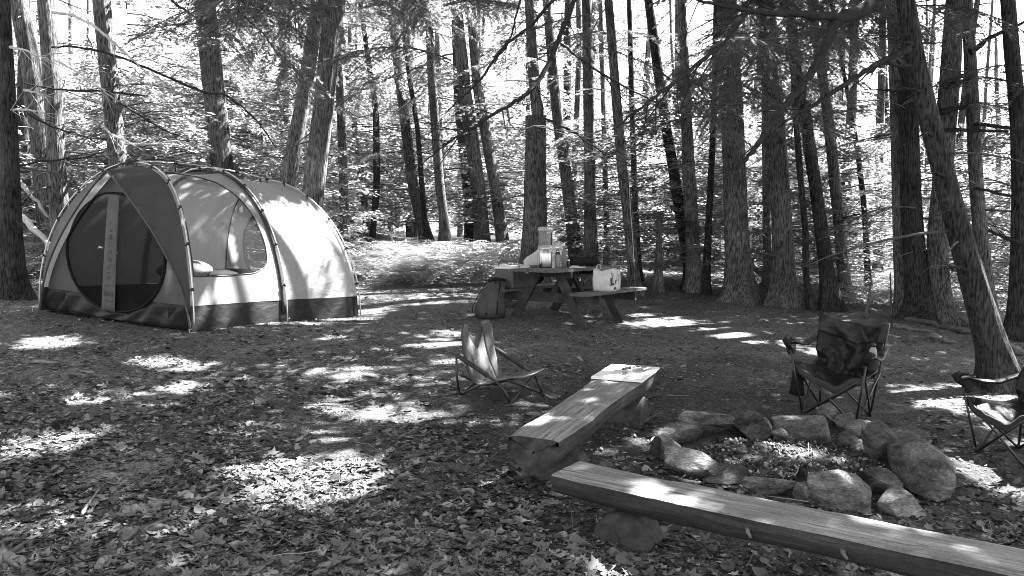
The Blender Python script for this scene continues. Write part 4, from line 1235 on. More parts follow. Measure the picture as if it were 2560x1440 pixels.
def arch_pt(q, a, grow=0.0):
    """a = 0 front arch, 1 middle arch, 2 rear arch"""
    t, h = prof(q, grow)
    ln = LEAN * (h / TH) ** 2.3
    s = [ln, TL / 2, TL - ln][a]
    zr = [0.0, 0.02, -0.02][a]
    P = TA + np.asarray(s)[..., None] * TU + t[..., None] * TV + (h * (1 + zr))[..., None] * Z3
    return P

def between(q, p, a, b, sag=0.0):
    """fabric between two arches, p 0..1 across, q up and over"""
    A = arch_pt(q, a); B = arch_pt(q, b)
    p = np.asarray(p)[..., None]
    P = A * (1 - p) + B * p
    sg = sag * (4 * p[..., 0] * (1 - p[..., 0])) * np.sin(np.asarray(q) * math.pi) ** 1.0
    C = TA + TU * TL / 2 + TV * TW / 2 + Z3 * 0.5
    inw = unit(C - P)
    return P + inw * sg[..., None]

q_tub = 0.043     # share of the profile taken by the floor tub

def ring_panel(outline_in, q0, q1, a, b, p0=0.0, p1=1.0, n=72, m=8, sag=0.04, far=False):
    """fabric with an opening: ring between an inner outline (p,q) and the panel border"""
    ang = np.linspace(0, 2 * np.pi, n, endpoint=False)
    c = np.array([outline_in[:, 0].mean(), outline_in[:, 1].mean()])
    # outer border hit by the ray from the centre
    oi = outline_in
    out = []
    for k in range(len(oi)):
        d = oi[k] - c
        ts = []
        for ax, lo, hi in ((0, p0, p1), (1, q0, q1)):
            if abs(d[ax]) > 1e-9:
                tt = ((hi if d[ax] > 0 else lo) - c[ax]) / d[ax]
                ts.append(tt)
        out.append(c + d * min(ts))
    out = np.array(out)
    # pull the ring through the corners
    for corner in ((p0, q0), (p1, q0), (p1, q1), (p0, q1)):
        k = np.argmin(((out - np.array(corner)) ** 2).sum(1)); out[k] = corner
    f = np.linspace(0, 1, m)[None, :, None]
    pq = oi[:, None] * (1 - f) + out[:, None] * f
    q = pq[..., 1]
    if far: q = 1 - q
    return between(q, pq[..., 0], a, b, sag)

def dshape(pc, qc, pw, qh, n=72, sq=2.6, skew=0.0):
    a = np.arange(n) * 2 * np.pi / n
    c, s = np.cos(a), np.sin(a)
    x = pc + pw * np.sign(c) * np.abs(c) ** (2 / sq)
    y = qc + qh * np.sign(s) * np.abs(s) ** (2 / sq)
    return np.stack([x + skew * (y - qc), y], 1)

# window outline in panel coordinates: flat sill, tall rounded top
def window_outline(n=72):
    pts = []
    sill = 0.0985
    ctrl = np.array([[0.05, sill], [0.45, sill], [0.70, sill + 0.003], [0.81, sill + 0.012], [0.875, 0.126], [0.90, 0.17], [0.885, 0.24], [0.83, 0.31], [0.72, 0.38], [0.53, 0.43], [0.30, 0.44], [0.12, 0.425], [0.05, 0.35], [0.045, 0.25], [0.045, 0.17]])
    c2 = np.vstack([ctrl, ctrl[:1]])
    d = np.concatenate([[0], np.cumsum(np.linalg.norm(np.diff(c2, axis=0) * np.array([1, 3.0]), axis=1))])
    u = np.linspace(0, d[-1], n, endpoint=False)
    return np.stack([np.interp(u, d, c2[:, 0]), np.interp(u, d, c2[:, 1])], 1)
WO = window_outline()

mb = MB()
mb.grid(ring_panel(WO, q_tub, 0.452, 0, 1, 0.0, 1.0, sag=0.05), close_u=True)
mb.build('side_wall', M['tent_light'], tent)
# window net, edged with binding
mb = MB()
c = WO.mean(0)
f = np.linspace(0.02, 1, 7)[None, :, None]
pq = c[None, None] + (WO[:, None] - c[None, None]) * f
mb.grid(between(pq[..., 1], pq[..., 0], 0, 1, 0.052), close_u=True)
win = mb.build('window', M['tent_net'], tent)
E = between(WO[:, 1], WO[:, 0], 0, 1, 0.045)
mb = MB(); mb.tube(np.vstack([E, E[:1]]), 0.009, 6, caps=False)
mb.build('binding', M['tent_dark'], win)
# dark roof between the front and middle arches
qq, pp = np.meshgrid(np.linspace(0.452, 0.55, 16), np.linspace(0, 1, 16), indexing='ij')
mb = MB(); mb.grid(between(qq, pp, 0, 1, 0.055)); mb.build('roof_panel', M['tent_roof'], tent)
# far wall of the front half, with a big pale panel
qq, pp = np.meshgrid(np.linspace(0.55, 1 - q_tub, 24), np.linspace(0, 1, 16), indexing='ij')
mb = MB(); mb.grid(between(qq, pp, 0, 1, 0.05)); mb.build('far_wall', M['tent_light'], tent)
# rear half: white, near wall and roof in one sweep; far wall with an opening
qq, pp = np.meshgrid(np.linspace(q_tub, 0.62, 48), np.linspace(0, 1, 22), indexing='ij')
mb = MB(); mb.grid(between(qq, pp, 1, 2, 0.035)); mb.build('rear_wall', M['tent_white'], tent)
qq, pp = np.meshgrid(np.linspace(0.62, 1 - q_tub, 24), np.linspace(0, 1, 16), indexing='ij')
mb = MB(); mb.grid(between(qq, pp, 1, 2, 0.03)); mb.build('far_rear_wall', M['tent_light'], tent)
# end wall at the back with its own round door of net
def end_pt(t, h):
    return TA + TV * np.asarray(t)[..., None] + Z3 * np.asarray(h)[..., None] + TU * (TL - LEAN * (np.clip(np.asarray(h), 0, TH) / TH) ** 2.3)[..., None]
nE = 72; an_ = np.arange(nE) * 2 * np.pi / nE
et = TW * .5 + .80 * np.cos(an_); eh = .82 + .70 * np.sin(an_)
fq_ = np.linspace(0, 1, 1500); Tq, Hq = prof(fq_)
rowsE = []
for k in range(nE):
    d = np.array([math.cos(an_[k]) * .80, math.sin(an_[k]) * .70]); lo, hi = 1.0, 3.0
    for _ in range(30):
        mid = (lo + hi) / 2; t = TW * .5 + d[0] * mid; h = .82 + d[1] * mid
        ins = 0.005 < h < TH and 0 < t < TW and h < np.interp(t, Tq, Hq)
        lo, hi = (mid, hi) if ins else (lo, mid)
    rowsE.append((TW * .5 + d[0] * lo, .82 + d[1] * lo))
rowsE = np.array(rowsE); fe = np.linspace(0, 1, 7)
mb = MB(); mb.grid(end_pt(et[:, None] * (1 - fe) + rowsE[:, :1] * fe, eh[:, None] * (1 - fe) + rowsE[:, 1:] * fe), close_u=True)
mb.build('end_wall', M['tent_pale2'], tent)
fr_ = np.linspace(0.02, 1, 8)
mb = MB(); mb.grid(end_pt(TW * .5 + (et[:, None] - TW * .5) * fr_, .82 + (eh[:, None] - .82) * fr_), close_u=True)
edo = mb.build('end_door', M['tent_net'], tent)
Pq = end_pt(et, eh) - TU * .01
mb = MB(); mb.tube(np.vstack([Pq, Pq[:1]]), .035, 8, caps=False, flat=.5); mb.build('binding', M['tent_dark'], edo)
Pq = arch_pt(np.linspace(.03, .97, 40), 2, -.012)
mb = MB(); mb.tube(Pq, .010, 6); mb.build('seam', M['tent_dark'], tent)

# floor tub: low dark band round the foot with the groundsheet
def tub_side(p0, p1, far=False):
    qq, pp = np.meshgrid(np.linspace(0.0, q_tub, 6), np.linspace(p0, p1, 30), indexing='ij')
    q_ = 1 - qq if far else qq
    a, b = (0, 2)
    A = arch_pt(q_, 0); Bm = arch_pt(q_, 2)
    P = A * (1 - pp[..., None]) + Bm * pp[..., None]
    w = 0.02 * np.sin(pp * 23 + qq * 40) * (qq / q_tub) + 0.015 * np.sin(pp * 51) 
    P = P + (TV if far else -TV) * w[..., None] * 0.5
    return P
mb = MB()
mb.grid(tub_side(0, 1)); mb.grid(tub_side(0, 1, True))
gridf = np.array([[tfloor(s, t) + Z3 * 0.012 for t in np.linspace(0, TW, 6)] for s in np.linspace(0, TL, 8)])
mb.grid(gridf)
bb = np.array([[tfloor(TL + 0.008, t) + Z3 * h for t in np.linspace(0, TW, 8)] for h in np.linspace(0, 0.12, 4)]); mb.grid(bb)
mb.build('floor_tub', M['tent_tub'], tent)

# front hood: from the front edge (a pointed arch) back to the front pole arch
def front_edge(q):
    """q 0..1 foot to foot over the peak"""
    u = 1 - np.abs(2 * np.asarray(q) - 1)          # 0 at the feet, 1 at the peak
    h = 1.84 * (1 - (1 - u) ** 1.6)
    x = h / 1.84
    off = TW / 2 * x ** 1.75
    t = np.where(np.asarray(q) < 0.5, off, TW - off)
    s = -0.02 + 0.05 * np.sin(np.pi * u) * 0
    return TA + TV * t[..., None] + Z3 * h[..., None] + TU * (s * np.ones_like(t))[..., None]
def hood(qlo, qhi, nq=40):
    qs = np.linspace(qlo, qhi, nq)
    # match by height so the seams run level
    hA = np.array([(front_edge(np.array([x]))[0] - TA) for x in qs])
    FE = front_edge(qs)
    fq = np.linspace(0, 1, 2001); T_, H_ = prof(fq)
    out = []
    for x, P in zip(qs, FE):
        u = 1 - abs(2 * x - 1)
        h = 1.84 * (1 - (1 - u) ** 1.6) / 1.84 * TH
        side = fq[:1001] if x < 0.5 else fq[1000:]
        Hs = H_[:1001] if x < 0.5 else H_[1000:]
        qa = np.interp(h, Hs, side) if x < 0.5 else np.interp(-h, -Hs, side)
        out.append((P, arch_pt(np.array([qa]), 0)[0]))
    out = np.array(out)
    w = np.linspace(0, 1, 9)
    P = out[:, 0][:, None] * (1 - w)[None, :, None] + out[:, 1][:, None] * w[None, :, None]
    dip = np.sin(np.pi * w)[None, :] * (0.03 + 0.02 * np.sin(np.arange(nq) * 1.1)[:, None])
    C = TA + TU * 0.5 + TV * TW / 2 + Z3 * 0.6
    return P + unit(C - P) * dip[..., None] * 0.6
mb = MB(); mb.grid(hood(0.0, 0.5)); mb.build('front_panel', M['tent_dark'], tent)
mb = MB(); mb.grid(hood(0.5, 1.0)); mb.build('front_panel', M['tent_mid'], tent)
# rolled hem along the front edge
FE = front_edge(np.linspace(0, 1, 70))
mb = MB(); mb.tube(FE, 0.014, 6); mb.build('front_hem', M['tent_mid'], tent)

# door wall, a hand behind the hem, split into the pale cheeks, the low sill and the mesh door
SD = 0.05
def wall_pt(t, h):
    return TA + TV * np.asarray(t)[..., None] + Z3 * np.asarray(h)[..., None] + TU * (SD + 0.06 * (np.asarray(h) / 1.84) ** 2)[..., None]
def edge_t(h):
    x = np.clip(h / 1.84, 0, 1); return TW / 2 * x ** 1.75
DT, DHc, DA, DB = TW * 0.50, 0.84, 0.84, 0.73
nD = 84
an = np.arange(nD) * 2 * np.pi / nD
cs, sn = np.cos(an), np.sin(an)
door_t = DT + DA * np.sign(cs) * np.abs(cs) ** 0.92 * (1 - 0.10 * np.maximum(sn, 0))
door_h = DHc + DB * np.sign(sn) * np.abs(sn) ** 0.95
door_t = np.clip(door_t, edge_t(door_h) + 0.045, TW - edge_t(door_h) - 0.045)
# cheeks: ring between the door and the front edge outline
rows = []
for k in range(nD):
    d = np.array([cs[k] * DA, sn[k] * DB])
    lo, hi = 1.0, 4.0
    for _ in range(40):
        mid = (lo + hi) / 2
        t = DT + d[0] * mid; h = DHc + d[1] * mid
        ins = (h > 0.02) and (h < 1.82) and (edge_t(h) < t < TW - edge_t(h))
        lo, hi = (mid, hi) if ins else (lo, mid)
    rows.append((DT + d[0] * lo, DHc + d[1] * lo))
rows = np.array(rows)
fw = np.linspace(0, 1, 7)
RT = door_t[:, None] * (1 - fw) + rows[:, 0][:, None] * fw
RH = door_h[:, None] * (1 - fw) + rows[:, 1][:, None] * fw
Pw = wall_pt(RT, np.maximum(RH, 0.0))
up = RH.mean(1)
mb = MB(); mb.grid(Pw, close_u=True)
mb.build('door_wall', M['tent_mid'], tent)
# low dark sill of the tub across the front, cut away under the door
g = []
for t in np.linspace(0.02, TW - 0.02, 60):
    u_ = abs(t - DT) / DA
    lowd = DHc - DB * max(0, 1 - u_ ** 2.1) ** .5 - 0.02 if u_ < 1 else 9
    hm = min(0.29, lowd); e_ = min(t, TW - t)
    hm = max(min(hm, 1.84 * (e_ / (TW / 2)) ** (1 / 1.75) - .01), 0.02)
    g.append([wall_pt(np.array(t), np.array(hm * k)) - TU * (0.012 + .012 * math.sin(t * 17 + k * 5)) for k in np.linspace(0, 1, 6)])
mb2 = MB(); mb2.sheet(np.array(g), .003); mb2.build('front_sill', M['tent_tub'], tent)
fr = np.linspace(0.02, 1, 9)
DTm = DT + (door_t[:, None] - DT) * fr; DHm = DHc + (door_h[:, None] - DHc) * fr
bul = 0.02 * np.sin(DTm * 9 + DHm * 7) + 0.012 * np.sin(DTm * 21 - DHm * 13)
Pd = wall_pt(DTm, DHm) - TU * (0.004 + bul * (1 - fr[None, :]))[..., None]
mb = MB(); mb.grid(Pd, close_u=True)
door = mb.build('door', M['tent_mesh'], tent)
Pe = wall_pt(door_t, door_h) - TU * 0.012
mb = MB(); mb.tube(np.vstack([Pe, Pe[:1]]), 0.026, 8, caps=False, flat=0.5); mb.build('door_binding', M['blackcloth'], door)
# centre strap with lettering
h0, h1 = 0.105, 1.55
t_at = lambda h: DT + 0.03 - 0.08 * (h - 0.8)        # slants a little
st = []
for h in np.linspace(h0, h1, 24):
    wv = 0.115 - 0.02 * (h - h0) / (h1 - h0)
    st.append([wall_pt(np.array(t_at(h) + x * wv), np.array(h)) - TU * 0.045 for x in (-1, -0.5, 0, 0.5, 1)])
mb = MB(); mb.sheet(np.array(st), 0.004); strap = mb.build('door_strap', M['strap'], tent)

def text_mesh(body, size):
    cu = bpy.data.curves.new('text', 'FONT'); cu.body = body; cu.size = size; cu.extrude = 0.0008
    cu.offset = size * 0.006
    o = bpy.data.objects.new('text', cu); COL.objects.link(o)
    bpy.context.view_layer.update()
    me = bpy.data.meshes.new_from_object(o.evaluated_get(bpy.context.evaluated_depsgraph_get()))
    v = np.array([list(x.co) for x in me.vertices]); f = [tuple(p.vertices) for p in me.polygons]
    bpy.data.objects.remove(o); bpy.data.curves.remove(cu); bpy.data.meshes.remove(me)
    return v, f
def on_strap(v, h_start, t_shift):
    h = h_start + v[:, 0]
    t = t_at(h) + t_shift + v[:, 1]
    return wall_pt(t, h) - TU * (0.0485 + v[:, 2])[:, None]
mb = MB()
v, f = text_mesh('K I N G D O M', 0.088); sc_ = 0.56 / v[:, 0].max(); v[:, 0] *= sc_; v[:, 1] -= 0.03
mb.add(on_strap(v, 0.385 + 0.11, 0.0), f)
v, f = text_mesh('6', 0.062); v = np.stack([v[:, 1], -v[:, 0], v[:, 2]], 1); v = np.stack([-v[:, 1], v[:, 0], v[:, 2]], 1); v[:, 1] -= 0.02
mb.add(on_strap(v, 1.085, 0.0), f)
mb.build('lettering', M['print'], strap, smooth=False)
mb = MB()
for hh in (0.235, 0.425):
    P = [wall_pt(np.array(t_at(hh) + x), np.array(hh)) - TU * 0.0488 for x in (-0.085, 0.085)]
    mb.tube(np.array(P), 0.0035, 4)
v, f = text_mesh('REI', 0.085); v[:, 0] -= v[:, 0].max() / 2
def badge(v):
    t = t_at(0.33) - v[:, 0] - 0.02; h = 0.295 + v[:, 1]
    return wall_pt(t, h) - TU * (0.0485 + v[:, 2])[:, None]
mb.add(badge(v), f)
tri = np.array([[-0.105, 0.0, 0], [-0.072, 0.085, 0], [-0.05, 0.0, 0], [-0.105, 0.0, 0.001], [-0.072, 0.085, 0.001], [-0.05, 0.0, 0.001]])
mb.add(badge(tri), [(0, 1, 2), (5, 4, 3), (0, 3, 4, 1), (1, 4, 5, 2), (2, 5, 3, 0)])
mb.build('badge', M['print'], strap, smooth=False)
# zip pulls
for tt, hh in ((0.16, 0.88), (-0.14, 0.85)):
    mb = MB(); p = wall_pt(np.array(t_at(hh) + tt), np.array(hh)) - TU * 0.03
    mb.tube([p, p + TV * 0.05 + Z3 * 0.01, p + TV * 0.08 - Z3 * 0.02], [0.012, 0.015, 0.006], 6); mb.build('zip_pull', M['alu'] if tt > 0 else M['black'], door)

# corner pockets of the tub
for (ta, tb) in ((0.03, 0.40), (TW - 0.42, TW - 0.03)):
    g = np.array([[wall_pt(np.array(t), np.array(h)) - TU * 0.02 for t in np.linspace(ta + edge_t(h), tb if ta < 1 else tb - edge_t(h), 6)] for h in np.linspace(0.01, 0.26, 5)])
    mb = MB(); mb.sheet(g, 0.004); mb.build('corner_patch', M['blackcloth'], tent)

# poles outside the fabric, with clips
def pole(q, a, name='pole'):
    P = arch_pt(q, a, 0.045)
    P[0] = P[0] * 1.0; P[0][2] = g1(P[0][0], P[0][1]) + 0.01; P[-1][2] = g1(P[-1][0], P[-1][1]) + 0.01
    mb = MB(); mb.tube(P, 0.0095, 8); po = mb.build(name, M['alu'], tent)
    F_ = arch_pt(q, a)
    for k in range(4, len(q) - 4, 5):
        m2 = MB(); m2.tube([F_[k], P[k]], 0.009, 6); d = unit((P[k + 1] - P[k - 1])[None])[0]
        m2.tube([P[k] - d * 0.018, P[k] + d * 0.018], 0.017, 8); m2.build('clip', M['black'], po)
qs = np.linspace(0, 1, 56)
for a in (0, 1, 2): pole(qs, a)
# sleeve of dark cloth under the middle pole
mb = MB(); g = []
for q in np.linspace(0.02, 0.98, 50):
    P = arch_pt(np.array([q]), 1, 0.012)[0]; g.append([P - TU * 0.05, P, P + TU * 0.05])
mb.sheet(np.array(g), 0.006); mb.build('pole_sleeve', M['tent_dark'], tent)
# ridge pole
A0 = arch_pt(np.array([0.5]), 0, 0.06)[0]; A2 = arch_pt(np.array([0.5]), 2, 0.06)[0]
t = np.linspace(0, 1, 20)[:, None]
RP = A0 * (1 - t) + A2 * t + Z3 * (0.06 * np.sin(np.pi * t))
mb = MB(); mb.tube(RP, 0.0095, 8); rp = mb.build('ridge_pole', M['alu'], tent)
for k in (0, 5, 10, 14, 19):
    m2 = MB(); m2.tube([RP[k], RP[k] - Z3 * (0.08 + 0.05 * math.sin(math.pi * k / 19))], 0.008, 6); m2.tube([RP[k] - TU * 0.03, RP[k] + TU * 0.03], 0.018, 8); m2.build('clip', M['black'], rp)
# ridge end to the front peak
pk = front_edge(np.array([0.5]))[0]
mb = MB(); mb.tube([pk, (pk + A0) / 2 + Z3 * 0.02, A0], 0.012, 6); mb.build('peak_strap', M['tent_dark'], tent)
# stakes
for P in (TA - TU * 0.06 - TV * 0.05, TC + TU * 0.06 - TV * 0.05, tfloor(TL / 2, -0.06), TB - TU * 0.08 + TV * 0.04):
    z = g1(P[0], P[1]); mb = MB(); mb.tube([(P[0], P[1], z - 0.08), (P[0] - 0.01, P[1] - 0.01, z + 0.05), (P[0] + 0.02, P[1], z + 0.055)], 0.005, 6); mb.build('stake', M['alu'], tent)

# bedding seen through the window
p0 = tfloor(0.55, 0.62)
def lump(name, label, cat, c, rx, ry, rz, mat, ang=0.0, seed=0, n=26):
    e = thing(name, label, cat, c)
    u = np.linspace(0, 2 * np.pi, n, endpoint=False); v_ = np.linspace(-1, 1, 13)
    sx = np.sign(v_) * np.abs(np.sin(v_ * np.pi / 2)) ** 0.9
    P = []
    for a in u:
        row = []
        for s in v_:
            rr = math.cos(s * math.pi / 2) ** 0.55
            x = rx * rr * math.cos(a); y = ry * rr * math.sin(a); z = rz * (1 + s * 1.0)
            nz = 0.10 * (float(vnoise(x * 7 + seed, y * 7, z * 9)) - 0.5)
            row.append((x * math.cos(ang) - y * math.sin(ang) + nz * rx, x * math.sin(ang) + y * math.cos(ang) + nz * ry, max(0.0, z + nz * rz)))
        P.append(row)
    mb = MB(); mb.grid(np.array(P) + np.asarray(c), close_u=True)
    mb.build(name + '_body' if False else 'cushion', mat, e)
    return e
M['pillow'] = cloth_mat('grey_pillow', 0.14, rough=0.8, wr_scale=6, wr=0.4, dist=0.03)
AU = math.atan2(TU[1], TU[0])
lump('air_bed', 'dark air bed filling the inside of the tent behind the window', 'air bed', tfloor(0.92, 1.0) + Z3 * 0.02, 0.72, 0.62, 0.26, M['darkcloth'], AU, 1)
lump('pillow', 'rounded grey pillow at the left end of the tent window', 'pillow', tfloor(0.46, 0.60) + Z3 * 0.53, 0.36, 0.24, 0.14, M['pillow'], AU, 2)
lump('sleeping_bag', 'dark rumpled sleeping bag along the sill of the tent window', 'sleeping bag', tfloor(1.05, 0.56) + Z3 * 0.54, 0.44, 0.22, 0.075, M['blackcloth'], AU, 3)

# ------------------------------------------------------------------ picnic table
TBO = np.array([0.83, 11.5]); TBZ = g1(*TBO)
la = np.array([0.6, 0.8, 0.0]); ca = np.array([0.8, -0.6, 0.0])
O3 = np.array([TBO[0], TBO[1], TBZ])
def tp(l, c, h): return O3 + la * l + ca * c + Z3 * h
AX = (la, ca, Z3)
table = thing('picnic_table', 'weathered wooden picnic table with attached benches at the far side of the clearing', 'picnic table', O3)
plank_mesh = {}
for i, c in enumerate((-0.30, -0.15, 0.0, 0.15, 0.30)):
    MB().box(tp(0.01 * (i % 3 - 1), c, 0.745), (1.84, 0.142, 0.04), AX).build('tabletop_plank', M['plank'], table, smooth=False)
for c in (-0.72, 0.72):
    for k in (-1, 1):
        MB().box(tp(0.0, c + k * 0.072, 0.435), (1.74, 0.138, 0.04), AX).build('bench_plank', M['plank'], table, smooth=False)
for l in (-0.52, 0.52):
    for s in (-1, 1):
        fb = tp(l, s * 0.60, 0); gz = g1(fb[0], fb[1]) - O3[2] - 0.02
        MB().bar(tp(l, s * (0.60 + 0.0), gz), tp(l, s * 0.17, 0.72), 0.05, 0.13, up=la * 0 + np.cross(la, unit((tp(l, s * .17, .72) - tp(l, s * .6, gz))[None])[0])).build('leg', M['plank_dark'], table, smooth=False)
    MB().box(tp(l + 0.052, 0, 0.345), (0.045, 1.66, 0.135), AX).build('seat_beam', M['plank_dark'], table, smooth=False)
    MB().box(tp(l + 0.052, 0, 0.68), (0.045, 0.74, 0.085), AX).build('top_beam', M['plank_dark'], table, smooth=False)
MB().bar(tp(-0.45, 0, 0.32), tp(-0.1, 0, 0.70), 0.05, 0.08).build('brace', M['plank_dark'], table, smooth=False)
MB().bar(tp(0.45, 0, 0.32), tp(0.1, 0, 0.70), 0.05, 0.08).build('brace', M['plank_dark'], table, smooth=False)

def on_top(px, Yg=None, extra=0.767):
    """point of the tabletop on the sight line of a pixel column, Yg metres along"""
    x = (px - 1280) / FPX * Yg
    return np.array([x, Yg, TBZ + extra])
# clear jug
M['clear'] = cloth_mat('clear_plastic', 0.7, rough=0.15, wr=0.0, clear=0.84, spec=0.6, var=0.02)
M['clearrim'] = cloth_mat('clear_plastic_rim', 0.75, rough=0.15, wr=0.0, clear=0.68, spec=0.6, var=0.02)
P = on_top(1364, 11.75)
jug = thing('water_jug', 'tall clear water jug with a dark handle standing among the bottles on the table', 'water jug', P)
r = 0.112
prof_j = [(r * .9, 0.0), (r, 0.02), (r, 0.20), (r * .93, 0.215), (r * .93, 0.235), (r, 0.25)]
MB().lathe(prof_j, P, 24).build('base', M['clear'], jug)
MB().lathe([(r * 1.04, 0.25), (r * 1.06, 0.27), (r * 1.06, 0.31), (r, 0.325)], P, 24).build('collar', M['clearrim'], jug)
MB().lathe([(r * .97, 0.325), (r * .97, 0.40), (r * .95, 0.408), (r * .97, 0.416), (r * .97, 0.47), (r * .95, 0.478), (r * .97, 0.486), (r * .98, 0.535)], P, 24).build('body', M['clear'], jug)
MB().lathe([(r * 1.0, 0.535), (r * 1.05, 0.555), (r * 1.05, 0.585), (r * .8, 0.60), (0.01, 0.60)], P, 24).build('top', M['clearrim'], jug)
h = P + np.array([r * 0.72, -r * 0.75, 0])
MB().tube([h + Z3 * .50, h + np.array([0, -.03, .505]), h + np.array([0, -.045, .47]), h + np.array([0, -.045, .36]), h + np.array([0, -.03, .33]), h + Z3 * .34], 0.011, 8).build('handle', M['black'], jug)
# steel dispenser
P = on_top(1363, 11.35)
ke = thing('steel_dispenser', 'shiny round-shouldered steel drink dispenser with a black tap on the table', 'drink dispenser', P)
r = 0.105
MB().lathe([(r * .96, 0), (r, 0.012), (r, 0.17), (r * .97, 0.20), (r * .82, 0.24), (r * .72, 0.265), (r * .70, 0.27)], P, 32).build('body', M['steel'], ke)
MB().lathe([(r * .76, 0.27), (r * .78, 0.275), (r * .78, 0.285), (r * .7, 0.29), (.01, .292)], P, 28).build('lid', M['steel'], ke)
tpz = P + np.array([-0.065, -0.085, 0.045])
MB().tube([tpz + np.array([.02, .03, 0]), tpz, tpz + np.array([0, -.025, 0.0]), tpz + np.array([0, -.035, -.025])], [.014, .016, .014, .011], 8).tube([tpz + np.array([0, -.015, 0]), tpz + np.array([.0, -.015, .03])], .008, 6).build('tap', M['black'], ke)
# glass carboy
P = on_top(1392, 11.85)
cb = thing('glass_jar', 'big clear glass jar with a narrow neck behind the two bottles', 'jar', P)
r = 0.115
MB().lathe([(r * .9, 0), (r, 0.02), (r, 0.27), (r * 1.04, 0.285), (r * 1.04, 0.33), (r * .9, 0.355), (r * .4, 0.38), (r * .3, 0.39)], P, 24).build('body', M['clearrim'], cb)
MB().lathe([(r * .30, 0.39), (r * .30, 0.455)], P, 18).build('neck', M['clear'], cb)
MB().lathe([(r * .36, 0.455), (r * .38, 0.46), (r * .38, 0.475), (r * .2, 0.48)], P, 18).build('cap', M['white'], cb)
# square bottle with black clip cap
P = on_top(1394, 11.35)
bo = thing('sports_bottle', 'grey drinking bottle with a black loop cap, left of the slim tapered one', 'bottle', P)
M['bottle'] = plain('grey_bottle_paint', 0.22, 0.45); M['bottle2'] = plain('dark_grey_bottle_paint', 0.13, 0.4)
MB().lathe([(.040, 0), (.045, .008), (.045, .175), (.042, .187), (.025, .195)], P, 20).build('body', M['bottle'], bo)
MB().lathe([(.03, .19), (.032, .195), (.032, .225), (.02, .23)], P, 16).tube([P + np.array([-.022, 0, .225]), P + np.array([-.022, -.005, .25]), P + np.array([0, -.005, .262]), P + np.array([.02, -.005, .25]), P + np.array([.02, 0, .225])], .008, 6).build('cap', M['black'], bo)
P = on_top(1410, 11.35)
bo = thing('slim_bottle', 'tapered dark grey insulated bottle standing left of the rolled black bag', 'bottle', P)
MB().lathe([(.036, 0), (.040, .006), (.040, .15), (.037, .19), (.028, .235), (.0185, .265), (.018, .285)], P, 22).build('body', M['bottle2'], bo)
MB().lathe([(.0195, .285), (.0195, .318), (.012, .322)], P, 16).build('cap', M['bottle'], bo)
# plastic bag
M['polybag'] = cloth_mat('thin_white_plastic', 0.75, trans=0.4, rough=0.35, wr_scale=9, wr=0.8, dist=0.05, clear=0.12)
P = on_top(1336, 11.75)
pb = thing('plastic_bag', 'crumpled white plastic bag of food left of the steel dispenser', 'plastic bag', P)
u = np.linspace(0, 2 * np.pi, 30, endpoint=False)
rings = []
for h, rr, dx in ((0, .115, -.02), (.02, .14, -.02), (.08, .15, -.01), (.14, .125, .01), (.19, .085, .05), (.24, .05, .085), (.28, .045, .11), (.285, .01, .11)):
    wv = 1 + 0.22 * (vnoise(np.cos(u) * 2.4 + h * 9, np.sin(u) * 2.4, h * 12) - .5) + 0.06 * np.sin(u * 9 + h * 30)
    rings.append(np.stack([P[0] + dx + rr * wv * np.cos(u), P[1] + rr * .7 * wv * np.sin(u), np.full(30, P[2] + h)], 1))
mb = MB(); mb.grid(np.array(rings).transpose(1, 0, 2), close_u=True); mb.build('bag', M['polybag'], pb)
# clear food box and bowl
P = on_top(1309, 11.25)
fb_ = thing('food_box', 'flat clear plastic food box at the left end of the tabletop', 'food box', P)
MB().box(P + Z3 * .022, (.17, .10, .044), AX).build('box', M['clear'], fb_, smooth=False)
MB().box(P + Z3 * .049, (.18, .11, .010), AX).build('lid', M['clearrim'], fb_, smooth=False)
P = on_top(1334, 11.3)
bw_ = thing('foil_dish', 'small dark patterned dish between the food box and the dispenser', 'dish', P)
MB().lathe([(.045, 0), (.052, .006), (.056, .034), (.060, .038), (.054, .036), (.05, .012), (.01, .008)], P, 22).build('dish', M['bottle2'], bw_)
# rolled black stove bag
P0 = on_top(1424, 11.55); P1 = on_top(1490, 11.75)
dr = unit((P1 - P0)[None])[0]
rb = thing('rolled_bag', 'long rolled black bag lying on the right end of the tabletop', 'bag', (P0 + P1) / 2)
n = 16; mb = MB(); t = np.linspace(0, 1, 20); pts = P0[None] + (P1 - P0)[None] * t[:, None] + Z3 * 0.078
mb.tube(pts, 0.072 * (1 + 0.10 * np.sin(t * 9) + 0.05 * np.sin(t * 31)) * np.where((t < .02) | (t > .98), .8, 1), n, flat=0.95); mb.build('roll', M['blackcloth'], rb)
for k in range(3):
    rr = .072 * (.75 - .22 * k); a = np.linspace(0, 2 * np.pi, 18)
    e1 = np.cross(dr, Z3)
    mb = MB(); mb.tube(P1[None] + dr * (.006 + .004 * k) + Z3 * .078 + rr * (np.cos(a)[:, None] * e1 + np.sin(a)[:, None] * Z3), .006, 5, caps=False); mb.build('fold', M['darkcloth'], rb)
mb = MB(); mb.sheet(np.array([[P0 + (P1 - P0) * u_ + Z3 * (.155 + .012 * math.sin(u_ * 5)) + np.cross(dr, Z3) * w_ for w_ in (-.045, 0, .045)] for u_ in np.linspace(.08, .85, 12)]), .006); mb.build('flap', M['darkcloth'], rb)
mb = MB(); mb.tube([P0 + (P1 - P0) * .45 + Z3 * .09 - np.cross(Z3, dr) * -.078, P0 + (P1 - P0) * .5 + Z3 * .115 + np.cross(dr, Z3) * .085, P0 + (P1 - P0) * .56 + Z3 * .09 + np.cross(dr, Z3) * .078], .008, 6); mb.build('handle', M['black'], rb)
